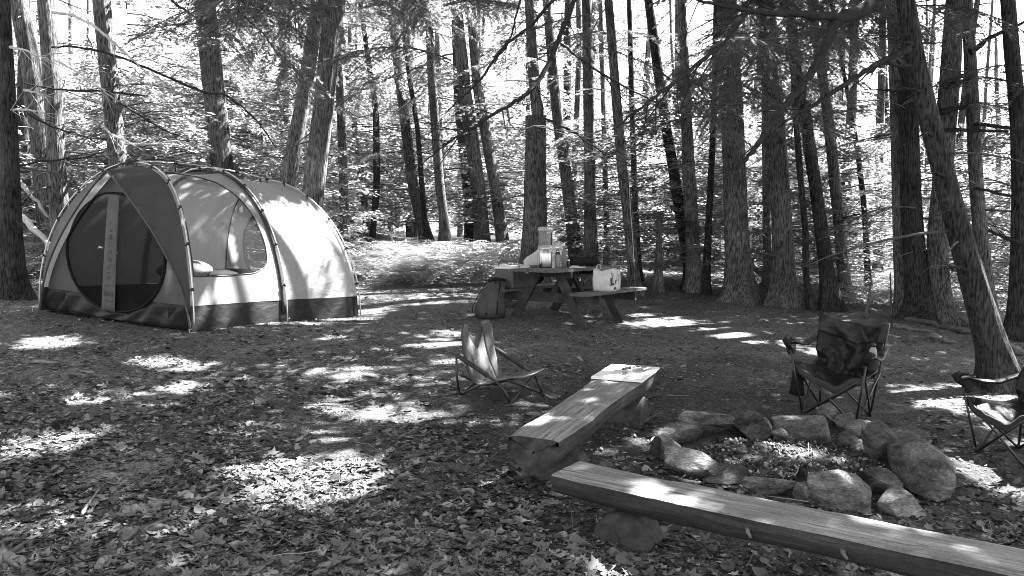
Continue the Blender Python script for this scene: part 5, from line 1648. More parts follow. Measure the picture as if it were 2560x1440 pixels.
# cutlery roll / papers before it
P = on_top(1448, 11.15)
pp_ = thing('paper_packet', 'light crumpled paper packet lying before the rolled black bag', 'packet', P)
MB().box(P + Z3 * .010, (.17, .07, .016), (unit((la + ca * .6)[None])[0], unit((ca - la * .6)[None])[0], Z3)).build('packet', M['polybag'], pp_, smooth=False)

# small clutter
P = on_top(1420, 11.45); e = thing('spice_tin', 'small dark canister between the slim bottle and the rolled bag', 'canister', P)
MB().lathe([(.026, 0), (.028, .004), (.028, .085), (.024, .09)], P, 16).build('body', M['black'], e)
MB().lathe([(.025, .09), (.027, .093), (.027, .11), (.01, .113)], P, 16).build('lid', M['white'], e)
P = on_top(1436, 11.2); e = thing('folded_cloth', 'folded light cloth lying in front of the rolled bag', 'cloth', P)
for k in range(3):
    MB().box(P + Z3 * (.006 + .011 * k) + la * .004 * k, (.13 - .01 * k, .09 - .006 * k, .009), AX).build('fold', M['polybag'], e, smooth=False)
# cooler on the far bench
P = tp(-0.40, -0.70, 0.457)
co = thing('cooler', 'grey box cooler with a white lid and raised handle on the left bench', 'cooler', P)
M['cooler'] = plain('cooler_shell', 0.075, 0.45)
cx_, cyv = la, ca
for nm, zc, sz, mt in (('body', 0.14, (0.50, 0.33, 0.28), 'cooler'), ('lid', 0.301, (0.52, 0.35, 0.04), 'white')):
    MB().box(P + Z3 * zc, sz, AX).build(nm, M[mt], co, smooth=False)
ob = co.children[0]
for o_ in co.children:
    bv = o_.modifiers.new('bevel', 'BEVEL'); bv.width = 0.018; bv.segments = 3
hp = P - la * 0.285
MB().tube([P - ca * .185 - la * .16 + Z3 * .17, P - ca * .19 - la * .13 + Z3 * .34, P - ca * .16 - la * .12 + Z3 * .40, P + ca * .16 - la * .12 + Z3 * .40, P + ca * .19 - la * .13 + Z3 * .34, P + ca * .185 - la * .16 + Z3 * .17], .013, 8).build('handle', M['cooler'], co)
MB().box(P + ca * .168 + la * .12 + Z3 * .235, (.10, .006, .05), AX).build('sticker', M['white'], co, smooth=False)

# tote bag on the near bench
M['tote'] = cloth_mat('white_woven_bag', 0.55, rough=0.55, wr_scale=8, wr=0.5, dist=0.03)
P = tp(-0.13, 0.74, 0.457)
tb = thing('tote_bag', 'white printed shopping bag with looped handles on the near bench', 'tote bag', P)
ta_ = unit((la * .99 - ca * .12)[None])[0]; tc_ = np.cross(Z3, ta_) * -1
tl, tw_, th_ = 0.40, 0.24, 0.30
def tot(a, b, h): return P + ta_ * a + tc_ * b + Z3 * h
per_ = [(-1, -1), (0, -1.08), (1, -1), (1.06, 0), (1, 1), (0, 1.08), (-1, 1), (-1.06, 0)]
for nm, (i0, i1) in {'front_side': (4, 6), 'end_side': (2, 4), 'back_side': (0, 2), 'far_end': (6, 8)}.items():
    g = []
    for h in np.linspace(0, 1, 8):
        row = []
        for w in np.linspace(i0, i1, 9):
            k = int(math.floor(w)) % 8; k2 = (k + 1) % 8; fr_ = w - math.floor(w)
            a = per_[k][0] * (1 - fr_) + per_[k2][0] * fr_; b = per_[k][1] * (1 - fr_) + per_[k2][1] * fr_
            bul_ = 1 + 0.06 * math.sin(h * 3) - 0.04 * h
            row.append(tot(a * tl / 2 * bul_, b * tw_ / 2 * bul_, h * th_ + 0.015 * math.sin(w * 2.3 + 1) * h))
        g.append(row)
    mb = MB(); mb.sheet(np.array(g), 0.004); mb.build(nm, M['tote'], tb)
MB().box(tot(0, 0, 0.008), (tl * .96, tw_ * .96, .008), (ta_, tc_, Z3)).build('bottom', M['tote'], tb, smooth=False)
# printed marks
for a, h, w, hh in ((-.55, .78, .035, .04), (-.5, .33, .05, .03), (-.1, .12, .07, .035), (.05, .42, .06, .05), (.55, .62, .012, .10), (-.8, .45, .045, .11)):
    MB().box(tot(a * tl / 2, 0, h * th_) + tc_ * (tw_ / 2 * 1.13 + .004), (w, .003, hh), (ta_, tc_, Z3)).build('printed_mark', M['print'], tb, smooth=False)
for b, h, w, hh in ((.3, .88, .09, .012), (.3, .80, .06, .012), (.3, .55, .09, .11), (-.5, .75, .04, .05), (-.5, .5, .03, .03)):
    MB().box(tot(tl / 2 * 1.10 + .006, b * tw_ / 2, h * th_), (.003, w, hh), (ta_, tc_, Z3)).build('printed_mark', M['print'], tb, smooth=False)
for s, drp in ((1, True), (-1, False)):
    pts = []
    for u_ in np.linspace(0, 1, 18):
        a = -0.11 + 0.22 * u_
        z = th_ - 0.02 + (-0.20 if drp else 0.09) * math.sin(math.pi * u_)
        pts.append(tot(a - (.03 if drp else 0), s * (tw_ / 2 * 1.05 + (.018 if drp else 0.0)), z))
    mb = MB(); mb.sheet(np.array([[p - ta_ * .012, p, p + ta_ * .012] for p in pts]) if True else None, .004); mb.build('handle', M['tote'], tb)
lumpP = tot(-.04, .02, .22)
mb = MB(); mb.lathe([(.01, .0), (.08, .02), (.10, .06), (.08, .10), (.02, .125)], lumpP, 16); mb.build('contents', M['pillow'], tb)
# bags under the table
for nm, lab, c_, rx, ry, rz, mt in (('duffel_bag', 'black duffel bag in the shade on the bench behind the table legs', tp(-.05, -.66, .457), .30, .17, .12, 'blackcloth'),):
    lump(nm, lab, 'bag', c_, rx, ry, rz, M[mt], math.atan2(la[1], la[0]), 5)
# shoes
def shoe(lab, P, ang):
    e = thing('shoe', lab, 'shoe', P, 'shoes left beside the backpack')
    d = np.array([math.cos(ang), math.sin(ang), 0]); s = np.array([-d[1], d[0], 0])
    g = []
    for u_, w, h in ((-.14, .02, .05), (-.12, .035, .10), (-.05, .042, .105), (.02, .045, .07), (.09, .048, .05), (.13, .035, .035), (.15, .01, .02)):
        a = np.linspace(0, np.pi, 9); g.append(P + d * u_ + s * (w * np.cos(a))[:, None] + Z3 * (h * np.sin(a) + .012)[:, None])
    mb = MB(); mb.grid(np.array(g)); mb.build('upper', M['darkcloth'], e)
    mb = MB(); mb.tube([P + d * u_ + Z3 * .012 for u_ in (-.14, -.05, .03, .10, .15)], [.03, .04, .042, .045, .02], 10, flat=.3); mb.build('sole', M['pillow'], e)
q_ = gp(1276, 770); shoe('dark trail shoe by the table leg, toe towards the backpack', q_, 2.6)
q_ = gp(1268, 764); shoe('dark trail shoe just behind the other, half hidden by the backpack', q_, 2.2)

# backpack / dry bag on the ground
M['pack'] = cloth_mat('grey_pack_cloth', 0.05, rough=0.6, wr_scale=4, wr=0.7, dist=0.06, stretch=(1.5, 1.5, .8), var=.25)
P = gp(1224, 794)
bp_ = thing('backpack', 'slumped dark grey pack leaning against the left side of the picnic table', 'backpack', P)
u = np.linspace(0, 2 * np.pi, 40, endpoint=False); rings = []
for h, rx, ry, dx in ((0, .17, .13, -.015), (.015, .215, .165, -.015), (.10, .235, .18, -.005), (.22, .215, .165, .02), (.34, .18, .14, .055), (.44, .15, .11, .085), (.50, .13, .08, .105), (.545, .13, .055, .115), (.555, .10, .03, .115)):
    wv = 1 + 0.20 * (vnoise(np.cos(u) * 1.9, np.sin(u) * 1.9, h * 3.0) - .5) + 0.035 * np.sin(u * 5 + h * 9)
    cc, ss = np.cos(u), np.sin(u)
    rings.append(np.stack([P[0] + dx + rx * wv * np.sign(cc) * np.abs(cc) ** .8, P[1] + ry * wv * np.sign(ss) * np.abs(ss) ** .8, P[2] + h + 0.0 * u], 1))
mb = MB(); mb.grid(np.array(rings).transpose(1, 0, 2), close_u=True); mb.build('body', M['pack'], bp_)
for x0, x1 in ((-.05, .09), (.10, .15)):
    pts = [P + np.array([x0 + (x1 - x0) * t_ + .01 * math.sin(9 * t_), -.185 + .11 * t_ ** 1.5, .06 + .47 * t_]) for t_ in np.linspace(0, 1, 10)]
    mb = MB(); mb.sheet(np.array([[p - np.array([.012, 0, 0]), p + np.array([.012, 0, 0])] for p in pts]), .006); mb.build('strap', M['blackcloth'], bp_)
mb = MB(); mb.tube([P + np.array([-.24, -.03, .05]), P + np.array([-.25, -.05, .15]), P + np.array([-.17, -.06, .32]), P + np.array([-.07, -.05, .47])], .012, 6, flat=.5); mb.build('side_strap', M['blackcloth'], bp_)
mb = MB(); mb.tube([P + np.array([-.02, -.03, .535]), P + np.array([.10, -.06, .57]), P + np.array([.24, -.03, .55])], [.02, .03, .02], 10); mb.build('rolled_top', M['blackcloth'], bp_)
# ------------------------------------------------------------------ low sling chair
M['denim'] = cloth_mat('faded_sling_cloth', 0.075, rough=0.85, wr_scale=9, wr=0.4, dist=0.02, var=0.35)
M['denim_dark'] = cloth_mat('dark_sling_cloth', 0.035, rough=0.85, wr_scale=9, wr=0.4, dist=0.02, var=0.3)
M['slingmesh'] = cloth_mat('sling_net', 0.22, rough=0.8, wr_scale=12, wr=0.15, clear=0.42, var=0.15)
M['sling_seat'] = cloth_mat('sling_seat_cloth', 0.14, rough=0.85, wr_scale=9, wr=0.4, dist=0.02, var=0.25)
M['foam'] = plain('black_foam_grip', 0.02, 0.65)
FLt = gp(1253, 1018); FRt = gp(1340, 989); RLt = gp(1161, 988)
Rv = unit(((FRt - FLt) * [1, 1, 0])[None])[0]; Fv = np.array([Rv[1], -Rv[0], 0.0])
Cc = (FRt + RLt) / 2; Cz = (FLt[2] + FRt[2] + RLt[2]) / 3
def lc(x, y, z): return np.array([Cc[0], Cc[1], Cz]) + Rv * x + Fv * y + Z3 * z
low = thing('low_chair', 'low sling beach chair with a see-through back, standing alone by the log bench', 'camp chair', lc(0, 0, 0))
prof_s = np.array([(-.26, .66), (-.255, .55), (-.24, .43), (-.205, .30), (-.15, .18), (-.08, .135), (.05, .165), (.18, .21), (.30, .245)])
ts = np.linspace(0, len(prof_s) - 1, 34)
PYs = np.interp(ts, np.arange(len(prof_s)), prof_s[:, 0]); PZs = np.interp(ts, np.arange(len(prof_s)), prof_s[:, 1])
def sling(x, k, extra=0.0):
    u = k / 33.0
    dip = 0.0
    w = 0.225 + 0.045 * max(0, (u - .45)) * 2
    X = x * w * (1 - .16 * max(0, 1 - k / 3.0) ** 2)
    z = PZs[k] - 0.02 * (1 - x * x) * (0.4 + (u > .5)) ; y = PYs[k] - 0.05 * (1 - x * x) * max(0, 1 - u * 2.2)
    return lc(X, y, z)
def strip(x0, x1, k0, k1, n=7):
    return np.array([[sling(x, k) for x in np.linspace(x0, x1, n)] for k in range(k0, k1)])
mb = MB(); mb.sheet(strip(-1, -.52, 0, 20), .012); mb.build('side_border', M['denim'], low)
mb = MB(); mb.sheet(strip(.52, 1, 0, 20), .012); mb.build('side_border', M['denim'], low)
# net back, lowest in the middle of its upper edge
g = []
for j, u in enumerate(np.linspace(0, 1, 16)):
    row = []
    for x in np.linspace(-.52, .52, 11):
        kt = 8.5 - 5.0 * (abs(x) / .52) ** 1.3
        kf = kt + (22 - kt) * u
        k0 = int(kf); fr_ = kf - k0
        row.append(sling(x, k0) * (1 - fr_) + sling(x, min(33, k0 + 1)) * fr_)
    g.append(row)
mb = MB(); mb.sheet(np.array(g), .003); mb.build('net_back', M['slingmesh'], low)
# dark head band sagging between the two upright corners
g = []
for x in np.linspace(-.62, .62, 15):
    s0 = 0.13 * (1 - (abs(x) / .62) ** 1.6); 
    kt = 0.6 + s0 / .66 * 33 * 0.62; kb = kt + 1.2 + 2.6 * (1 - abs(x) / .62)
    row = []
    for kf in np.linspace(kt, kb, 5):
        k0 = int(kf); fr_ = kf - k0; row.append(sling(x, k0) * (1 - fr_) + sling(x, k0 + 1) * fr_ - Fv * .012)
    g.append(row)
mb = MB(); mb.sheet(np.array(g), .008); mb.build('head_band', M['denim_dark'], low)
mb = MB(); mb.sheet(strip(-1, 1, 19, 34, 13), .010); mb.build('seat', M['sling_seat'], low)
for s in (-1, 1):
    # back tube inside the border, rounded over at the corner
    mb = MB(); mb.tube([sling(s * .97, k) + Fv * -.012 for k in range(0, 22, 2)] , .013, 8); mb.build('back_tube', M['frame'], low)
    mb = MB(); mb.tube([lc(s * .285, -.34, .41), lc(s * .285, -.26, .38), lc(s * .285, .02, .255), lc(s * .28, .16, .19), lc(s * .272, .22, .14), lc(s * .262, .29, .01)], .0125, 8); mb.build('arm', M['frame'], low)
    mb = MB(); mb.tube([lc(s * .285, -.28, .388), lc(s * .285, -.13, .325), lc(s * .285, .06, .238)], .021, 10); mb.build('grip', M['foam'], low)
    mb = MB(); mb.tube([lc(s * .28, -.29, .39), lc(s * .275, -.29, .2), lc(s * .262, -.27, .02)], .0105, 8); mb.build('rear_leg', M['frame'], low)
    mb = MB(); mb.tube([lc(s * .262, -.29, .01), lc(s * .25, -.2, .06), lc(s * .235, -.05, .135), lc(s * .23, .1, .17)], .0105, 8); mb.build('side_bar', M['frame'], low)
    mb = MB(); mb.tube([lc(s * .262, .29, .012), lc(0, .27 + s * .012, .115), lc(-s * .25, .24, .215)], .0105, 8); mb.build('cross_bar', M['frame'], low)
    mb = MB(); mb.tube([lc(s * .262, -.27, .012), lc(0, -.27 + s * .012, .10), lc(-s * .24, -.27, .2)], .0105, 8); mb.build('cross_bar', M['frame'], low)
    mb = MB(); mb.tube([sling(s * .9, 8), sling(s * .1, 16), sling(-s * .3, 20)] - Fv * .03, .009, 6); mb.build('back_brace', M['frame'], low) if s > 0 else None
    for y in (.29, -.285):
        p = lc(s * .262, y, 0); gz = g1(p[0], p[1])
        mb = MB(); mb.lathe([(.022, 0), (.024, .02), (.016, .035)], (p[0], p[1], gz), 10); mb.build('foot', M['black'], low)

# ------------------------------------------------------------------ folding camp chairs
M['canvas'] = cloth_mat('black_canvas', 0.009, spec=0.3, rough=0.5, wr_scale=5, wr=0.9, dist=0.05, var=.35)
M['canvas_edge'] = cloth_mat('grey_canvas_edge', 0.03, rough=0.75, wr_scale=5, wr=0.4, dist=0.03)
M['canvas_hi'] = cloth_mat('grey_canvas', 0.018, spec=0.3, rough=0.5, wr_scale=5, wr=0.7, dist=0.05, var=.3)
def camp_chair(label, C, f, roll=0.0, group='folding camp chairs by the fire ring', k=1.0):
    f = unit(np.array([f[0], f[1], 0.0])[None])[0]; r_ = np.array([-f[1], f[0], 0.0])
    z0 = g1(C[0], C[1])
    B = np.array([C[0], C[1], z0])
    def L(x, y, z): 
        p = B + (r_ * x * .83 + f * y) * k + Z3 * (z - roll * x * min(1, z / .4)) * k
        return p
    e = thing('camp_chair', label, 'camp chair', B, group)
    def foot(x, y):
        p = L(x, y, 0); p[2] = g1(p[0], p[1]) + .008; return p
    def bar(nm, a, b, r0=.0095, mt='frame'):
        mb = MB(); mb.tube([a, b], r0, 8); return mb.build(nm, M[mt], e)
    # seat: slung between four corners, sagging to a fold in the middle
    nx, ny = 15, 13
    g = []
    for j, v in enumerate(np.linspace(0, 1, ny)):
        row = []
        for x in np.linspace(-1, 1, nx):
            w = .37 * (1 - v) + .33 * v
            y = .29 * (1 - v) + -.24 * v
            z = .475 * (1 - v) + .44 * v - .15 * (1 - abs(x) ** 1.4) * (1 - .25 * v) - 0.016 * math.sin(x * 7 + v * 4) + .03 * (float(vnoise(x * 5, v * 4, 3.0)) - .5)
            row.append(L(x * w, y - .02 * (1 - x * x) * (1 - v), z))
        g.append(row)
    mb = MB(); mb.sheet(np.array(g), .006); mb.build('seat', M['canvas'], e)
    P_ = np.array(g)[0]
    mb = MB(); g2 = np.array([P_ + Z3 * .006, P_ + f * .006, P_ - Z3 * .05 + f * .003 , P_ - Z3 * .055]); mb.sheet(g2, .006); mb.build('seat_edge', M['canvas_edge'], e)
    # back: lower dark part and upper band, hung between the posts
    def back(v0, v1, nm, mt, nn):
        g = []
        for v in np.linspace(v0, v1, nn):
            row = []
            for x in np.linspace(-1, 1, 27):
                w = .30 + .085 * v
                y = -.19 - .22 * v - .13 * (1 - x * x) * (1 - .6 * v) - .022 * math.sin(5 * x + 7 * v) - .014 * math.sin(11 * x - 6 * v) + .075 * (float(vnoise(x * 2.2 + v * 1.5 + 4, v * 3.6 - x, k * 9)) - .5) + .05 * (float(vnoise(x * 5 - v * 4, v * 4 + x * 3, k * 5)) - .5)
                y -= .035 * math.exp(-((abs(x) - (1 - v) * .85 - .08) / .11) ** 2) - .03 * math.exp(-((v - .22 - .12 * x * x) / .07) ** 2)
                z = .37 + .51 * v - .07 * (1 - x * x) * v - .09 * (1 - abs(x)) * (1 - v)
                row.append(L(x * w, y, z))
            g.append(row)
        mb = MB(); mb.sheet(np.array(g), .006); return mb.build(nm, M[mt], e)
    back(.0, .66, 'backrest', 'canvas', 20)
    up = back(.66, 1.0, 'back_band', 'canvas_hi', 10)
    # tubes
    for s in (-1, 1):
        bar('back_post', foot(s * .27, -.22), L(s * .385, -.415, .88))
        bar('front_cross', foot(s * .27, .25), L(-s * .365, .285, .465))
        bar('rear_cross', foot(s * .27, -.22), L(-s * .34, -.25, .43))
        bar('side_cross', foot(s * .275, .25), L(s * .35, -.25, .43))
        bar('side_cross', foot(s * .275, -.22), L(s * .37, .285, .465))
        bar('front_post', foot(s * .275, .25), L(s * .395, .33, .60), .009)
        # arm: padded strap from the front post back to the back post
        A = [L(s * .41, .36, .655), L(s * .415, .30, .665), L(s * .41, .16, .625), L(s * .395, -.05, .60), L(s * .375, -.34, .66)]
        t_ = np.linspace(0, 4, 17); A = np.stack([np.interp(t_, range(5), np.array(A)[:, c]) for c in range(3)], 1)
        wd = np.interp(t_, range(5), [.03, .055, .06, .045, .03])
        mb = MB(); mb.sheet(np.array([A + r_ * w * wd[:, None] - Z3 * .012 * abs(w) for w in (-1, -.5, 0, .5, 1)]).transpose(1, 0, 2), .014); arm = mb.build('armrest', M['canvas'], e)
        hm = [L(s * .39, .31, .58), L(s * .41, .37, .63), L(s * .42, .39, .665), L(s * .43, .33, .685), L(s * .435, .24, .672)]
        mb = MB(); mb.tube(hm, [.02, .028, .032, .03, .022], 10, flat=.7); mb.build('arm_pad', M['blackcloth'], e)
        # cup holder of net hung from the arm
        cp = L(s * .425, .24, .655)
        mb = MB(); mb.lathe([(.048, 0), (.046, -.05), (.038, -.11), (.02, -.135), (.001, -.14)], cp, 14); mb.build('cup_holder', M['cupnet'], e)
        mb = MB(); a = np.linspace(0, 2 * np.pi, 17); mb.tube(cp + .048 * (np.cos(a)[:, None] * r_ + np.sin(a)[:, None] * f), .006, 5, caps=False); mb.build('cup_rim', M['black'], e)
        for (x, y) in ((.27, .25), (.27, -.22)):
            p = foot(s * x, y); mb = MB(); mb.lathe([(.017, -.008), (.018, .02), (.012, .03)], p, 8); mb.build('foot', M['black'], e)
        mb = MB(); mb.box(L(s * .37, .29, .468), (.05, .03, .022), (r_, f, Z3)); mb.build('corner_joint', M['black'], e, smooth=False)
    return e, L, r_, f
M['cupnet'] = cloth_mat('cup_holder_net', 0.025, rough=0.8, clear=0.25, wr=0.2)
ch1, L1, r1_, f1_ = camp_chair('big black folding camp chair facing us across the fire ring', (2.99, 7.02), (-.64, -.77), roll=.10)
# carry bag hanging from the left front corner
g = np.array([[L1(-.36 + x * (.03 + .05 * v) - .03 * v, .20 - .05 * v + .02 * math.cos(x * 3), .46 - .30 * v) for x in np.linspace(-1, 1, 7)] for v in np.linspace(0, 1, 9)])
cbag = thing('carry_bag', 'limp black carry bag hanging under the left arm of the big camp chair', 'carry bag', g[0, 3])
mb = MB(); mb.sheet(g, .03); mb.build('bag', M['blackcloth'], cbag)
cp = L1(.425, .24, .54)
btl = thing('water_bottle', 'grey bottle standing in the cup holder of the big camp chair', 'bottle', cp)
mb = MB(); mb.lathe([(.030, 0), (.034, .01), (.034, .15), (.026, .18), (.018, .20)], cp, 16); mb.build('body', M['bottle'], btl)
mb = MB(); mb.lathe([(.02, .20), (.022, .225), (.01, .235)], cp, 12); mb.build('cap', M['black'], btl)
ch2, L2, r2_, f2_ = camp_chair('black folding camp chair cut off by the border, at the foot of the leaning trunk', (4.0, 5.95), (-.95, -.30), k=.93)

# ------------------------------------------------------------------ log benches
def log_bench(label, a0, a1, w0, w1, th, sup, seed, knots=()):
    """half log: flat top, bark side rounded below. a0, a1: (x, y, z) ends of the top centre line"""
    a0 = np.array(a0, float); a1 = np.array(a1, float)
    x = a1 - a0; Ln = np.linalg.norm(x); x /= Ln
    y = unit(np.cross(Z3, x)[None])[0]; z = np.cross(x, y)
    A = np.stack([x, y, z])
    e = thing('log_bench', label, 'bench', (a0[0], a0[1], g1(a0[0], a0[1])), 'benches of split logs')
    Mx = Matrix([[*x, 0], [*y, 0], [*z, 0], [0, 0, 0, 1]]).transposed(); Mx.translation = Vector(a0)
    n = 60; sec = 22
    top = []; body = []
    for i in range(n + 1):
        u = i / n; s = u * Ln
        w = (w0 + (w1 - w0) * u) * (1 + .09 * (vnoise(s * 2.2, seed, 0) - .5) + .03 * (vnoise(s * 8, seed, 3) - .5))
        sh = .03 * (vnoise(s * 1.7, seed, 7) - .5); t_ = th * (1 + .14 * (vnoise(s * 1.8, seed, 5) - .5))
        ed = .004 * (vnoise(s * 12, seed, 2) - .5)
        yy = np.linspace(-1, 1, 14)
        top.append(np.stack([np.full(14, s), sh + yy * w / 2, .007 * (vnoise(s * 4, yy * 2 + seed, 1) - .5) - .012 * np.abs(yy) ** 8 + ed], 1))
        an_ = np.linspace(0, np.pi, sec)
        body.append(np.stack([np.full(sec, s), sh - np.cos(an_) * w / 2 * (1 - .0 * np.sin(an_)), -.012 + ed - np.sin(an_) ** .75 * t_ * (1 + .08 * (vnoise(s * 5, an_ * 2, seed) - .5))], 1))
    def place(mb, nm, mt, sm=True):
        me = mb.mesh(nm); 
        o = link(nm, me, mt, None, sm); o.parent = e; o.matrix_local = Matrix.Translation(-Vector(WORLD_LOC[e.name])) @ Mx
        return o
    mb = MB(); mb.grid(np.array(top)); place(mb, 'seat_top', M['wood'])
    mb = MB(); mb.grid(np.array(body)); 
    place(mb, 'log_side', M['wood_under'])
    for P, fl in ((np.vstack([body[0], top[0][::-1]]), 1), (np.vstack([body[-1], top[-1][::-1]]), 0)):
        mb = MB(); c = P.mean(0)
        k = len(P); rings = np.array([c + (P - c) * q for q in (1, .8, .55, .3, .05)])
        rings[:, :, 0] += (-1 if fl else 1) * .004 * np.array([0, 1, .2, 1, .4])[:, None]
        mb.grid(rings.transpose(1, 0, 2), close_u=True)
        place(mb, 'log_end', M['endgrain'])
    for (s, side, ln) in knots:
        mb = MB(); p = np.array([s, side * w0 * .47, -.06]); mb.tube([p, p + np.array([.01, side * ln * .7, -.01]), p + np.array([.03, side * ln * 1.1, -.03])], [.014, .011, .006], 8); place(mb, 'branch_stub', M['plank'])
    for (s, rad, hgt, ln, end) in sup:
        p = a0 + x * s; gz = g1(p[0], p[1])
        an_ = np.linspace(0, np.pi, 18)
        g = []
        for v in (-ln / 2, -ln / 2 + .012, 0, ln / 2 - .012, ln / 2):
            q = .96 if abs(abs(v) - ln / 2) < 1e-6 else 1.0
            g.append([np.array([p[0], p[1], gz - .03]) + x * (math.cos(a) * rad * q) + y * v + Z3 * (math.sin(a) * hgt * q) for a in an_])
        g = np.array(g); mb = MB(); mb.grid(g)
        for k in (0, -1):
            c = (g[k][0] + g[k][-1]) / 2; mb.grid(np.array([[c + (pp - c) * q for q in (1, .66, .33, .02)] for pp in g[k]]))
        mb.build('support_log', M['endgrain'], e, sharp=40)
    return e
def ptop(px, py, z): 
    r = ray(px, py); t = (z - CAM[2]) / r[2]; return CAM + r * t
# near bench
nb0 = (ptop(1398, 1190, .275) + ptop(1430, 1149, .275)) / 2; nb1 = (ptop(2560, 1440, .27) + ptop(2560, 1366, .27)) / 2
dirv = unit((nb1 - nb0)[None])[0]
log_bench('long split-log bench running out of the picture in front of the fire ring', nb0, nb0 + dirv * 2.85, .34, .345, .145,
          [(.40, .165, .20, .24, 1), (2.45, .165, .20, .24, 1)], 1, knots=((1.12, -1, .035), (1.55, -1, .03)))
fb0 = (ptop(1284, 1084, .39) + ptop(1396, 1106, .39)) / 2; fb1 = (ptop(1545, 913, .46) + ptop(1631, 930, .46)) / 2
log_bench('broad split-log bench with a white board laid over its far end', fb0, fb1, .34, .41, .20,
          [(.46, .15, .22, .30, 1), (1.98, .15, .24, .33, 1)], 2)
# white board with tools
fx = unit((fb1 - fb0)[None])[0]; fy = unit(np.cross(Z3, fx)[None])[0]; fz = np.cross(fx, fy)
bc = fb1 - fx * .27 + fz * .014
brd = thing('white_board', 'white sheet of board covering the far end of the broad log bench', 'board', bc)
M['board'] = noise_mat('white_board', 0.62, 0.8, 60, rough=0.5, bump=0.0, lo_pos=.28, hi_pos=.36)
MB().box(bc, (.58, .43, .016), (fx, fy, fz)).build('sheet', M['board'], brd, smooth=False)
for a in (-.24, .24):
    for b in (-.17, .17):
        MB().lathe([(.008, 0), (.008, .004), (.001, .005)], bc + fx * a + fy * b + fz * .008, 8).build('screw', M['steel'], brd)
M['toolw'] = noise_mat('tool_handle', .12, .25, 20, rough=.5)
tp0 = bc + fz * .018 - fy * .07 + fx * .02
tr = thing('hand_trowel', 'small trowel with a dark wooden handle lying on the white board', 'trowel', tp0)
dd = unit((fx * .8 - fy * .35)[None])[0]; d2 = np.cross(fz, dd)
MB().tube([tp0 - dd * .17 + fz * .01, tp0 - dd * .08 + fz * .012, tp0 - dd * .05 + fz * .012], [.014, .016, .010], 10).build('handle', M['toolw'], tr)
MB().tube([tp0 - dd * .05 + fz * .012, tp0 + dd * .0 + fz * .03, tp0 + dd * .06 + fz * .03], .006, 8).build('shank', M['steel'], tr)
bl = np.array([[tp0 + dd * (.04 + .17 * v) + d2 * w * (.055 * (1 - v ** 2.2) + .004) + fz * (.012 + .030 * (1 - w * w) * (1 - v)) for w in np.linspace(-1, 1, 9)] for v in np.linspace(0, 1, 9)])
mb = MB(); mb.sheet(bl, .003); mb.build('blade', M['steel'], tr)
tp1 = bc + fz * .018 + fy * .04 - fx * .01
kn = thing('hand_fork', 'small garden fork with a pale handle lying left of the trowel', 'hand fork', tp1)
MB().tube([tp1 + dd * .12 + fz * .01, tp1 + dd * .02 + fz * .012], [.013, .012], 8).build('handle', M['wood'], kn)
MB().tube([tp1 + dd * .02 + fz * .012, tp1 - dd * .05 + fz * .01], .005, 6).build('shank', M['steel'], kn)
for w in (-.018, 0, .018):
    MB().tube([tp1 - dd * .05 + fz * .01, tp1 - dd * .065 + d2 * w + fz * .01, tp1 - dd * .12 + d2 * w + fz * .004], [.004, .004, .002], 5).build('tine', M['steel'], kn)

# ------------------------------------------------------------------ fire ring
def ico(sub):
    import bmesh
    bm = bmesh.new(); bmesh.ops.create_icosphere(bm, subdivisions=sub, radius=1.0)
    v = np.array([x.co[:] for x in bm.verts]); f = np.array([[x.index for x in q.verts] for q in bm.faces]); bm.free(); return v, f
IV, IF = ico(4)
def stone_mesh(size, seed, cuts=6, rough_=0.10, boxy=0.0, cut=(.42, .78)):
    rg = np.random.default_rng(seed)
    v = IV.copy()
    cut = (cut[0] * .85, cut[1] * .9) if cuts > 3 else cut
    if boxy:
        p_ = 2 + boxy * 6
        v = v / (np.sum(np.abs(v) ** p_, axis=1) ** (1 / p_))[:, None]
    for k in range(cuts * 2 if cuts > 2 else cuts):
        n = rg.normal(size=3); n /= np.linalg.norm(n); d = rg.uniform(*cut)
        h = v @ n - d
        v = v - np.where(h > 0, h * .99, 0)[:, None] * n
    nz = fbm(v[:, 0] * 1.6 + seed, v[:, 1] * 1.6, v[:, 2] * 1.6, 4) - .5
    n2 = fbm(v[:, 0] * 6 + seed, v[:, 1] * 6, v[:, 2] * 9, 3) - .5
    n3 = vnoise(v[:, 0] * 22 + seed, v[:, 1] * 22, v[:, 2] * 30) - .5
    v = (v - (v.max(0) + v.min(0)) / 2) / ((v.max(0) - v.min(0)) / 2)
    v = v * (1 + rough_ * 2.2 * nz + rough_ * 1.0 * n2 + .018 * n3)[:, None]
    return v * np.asarray(size) / 2, IF
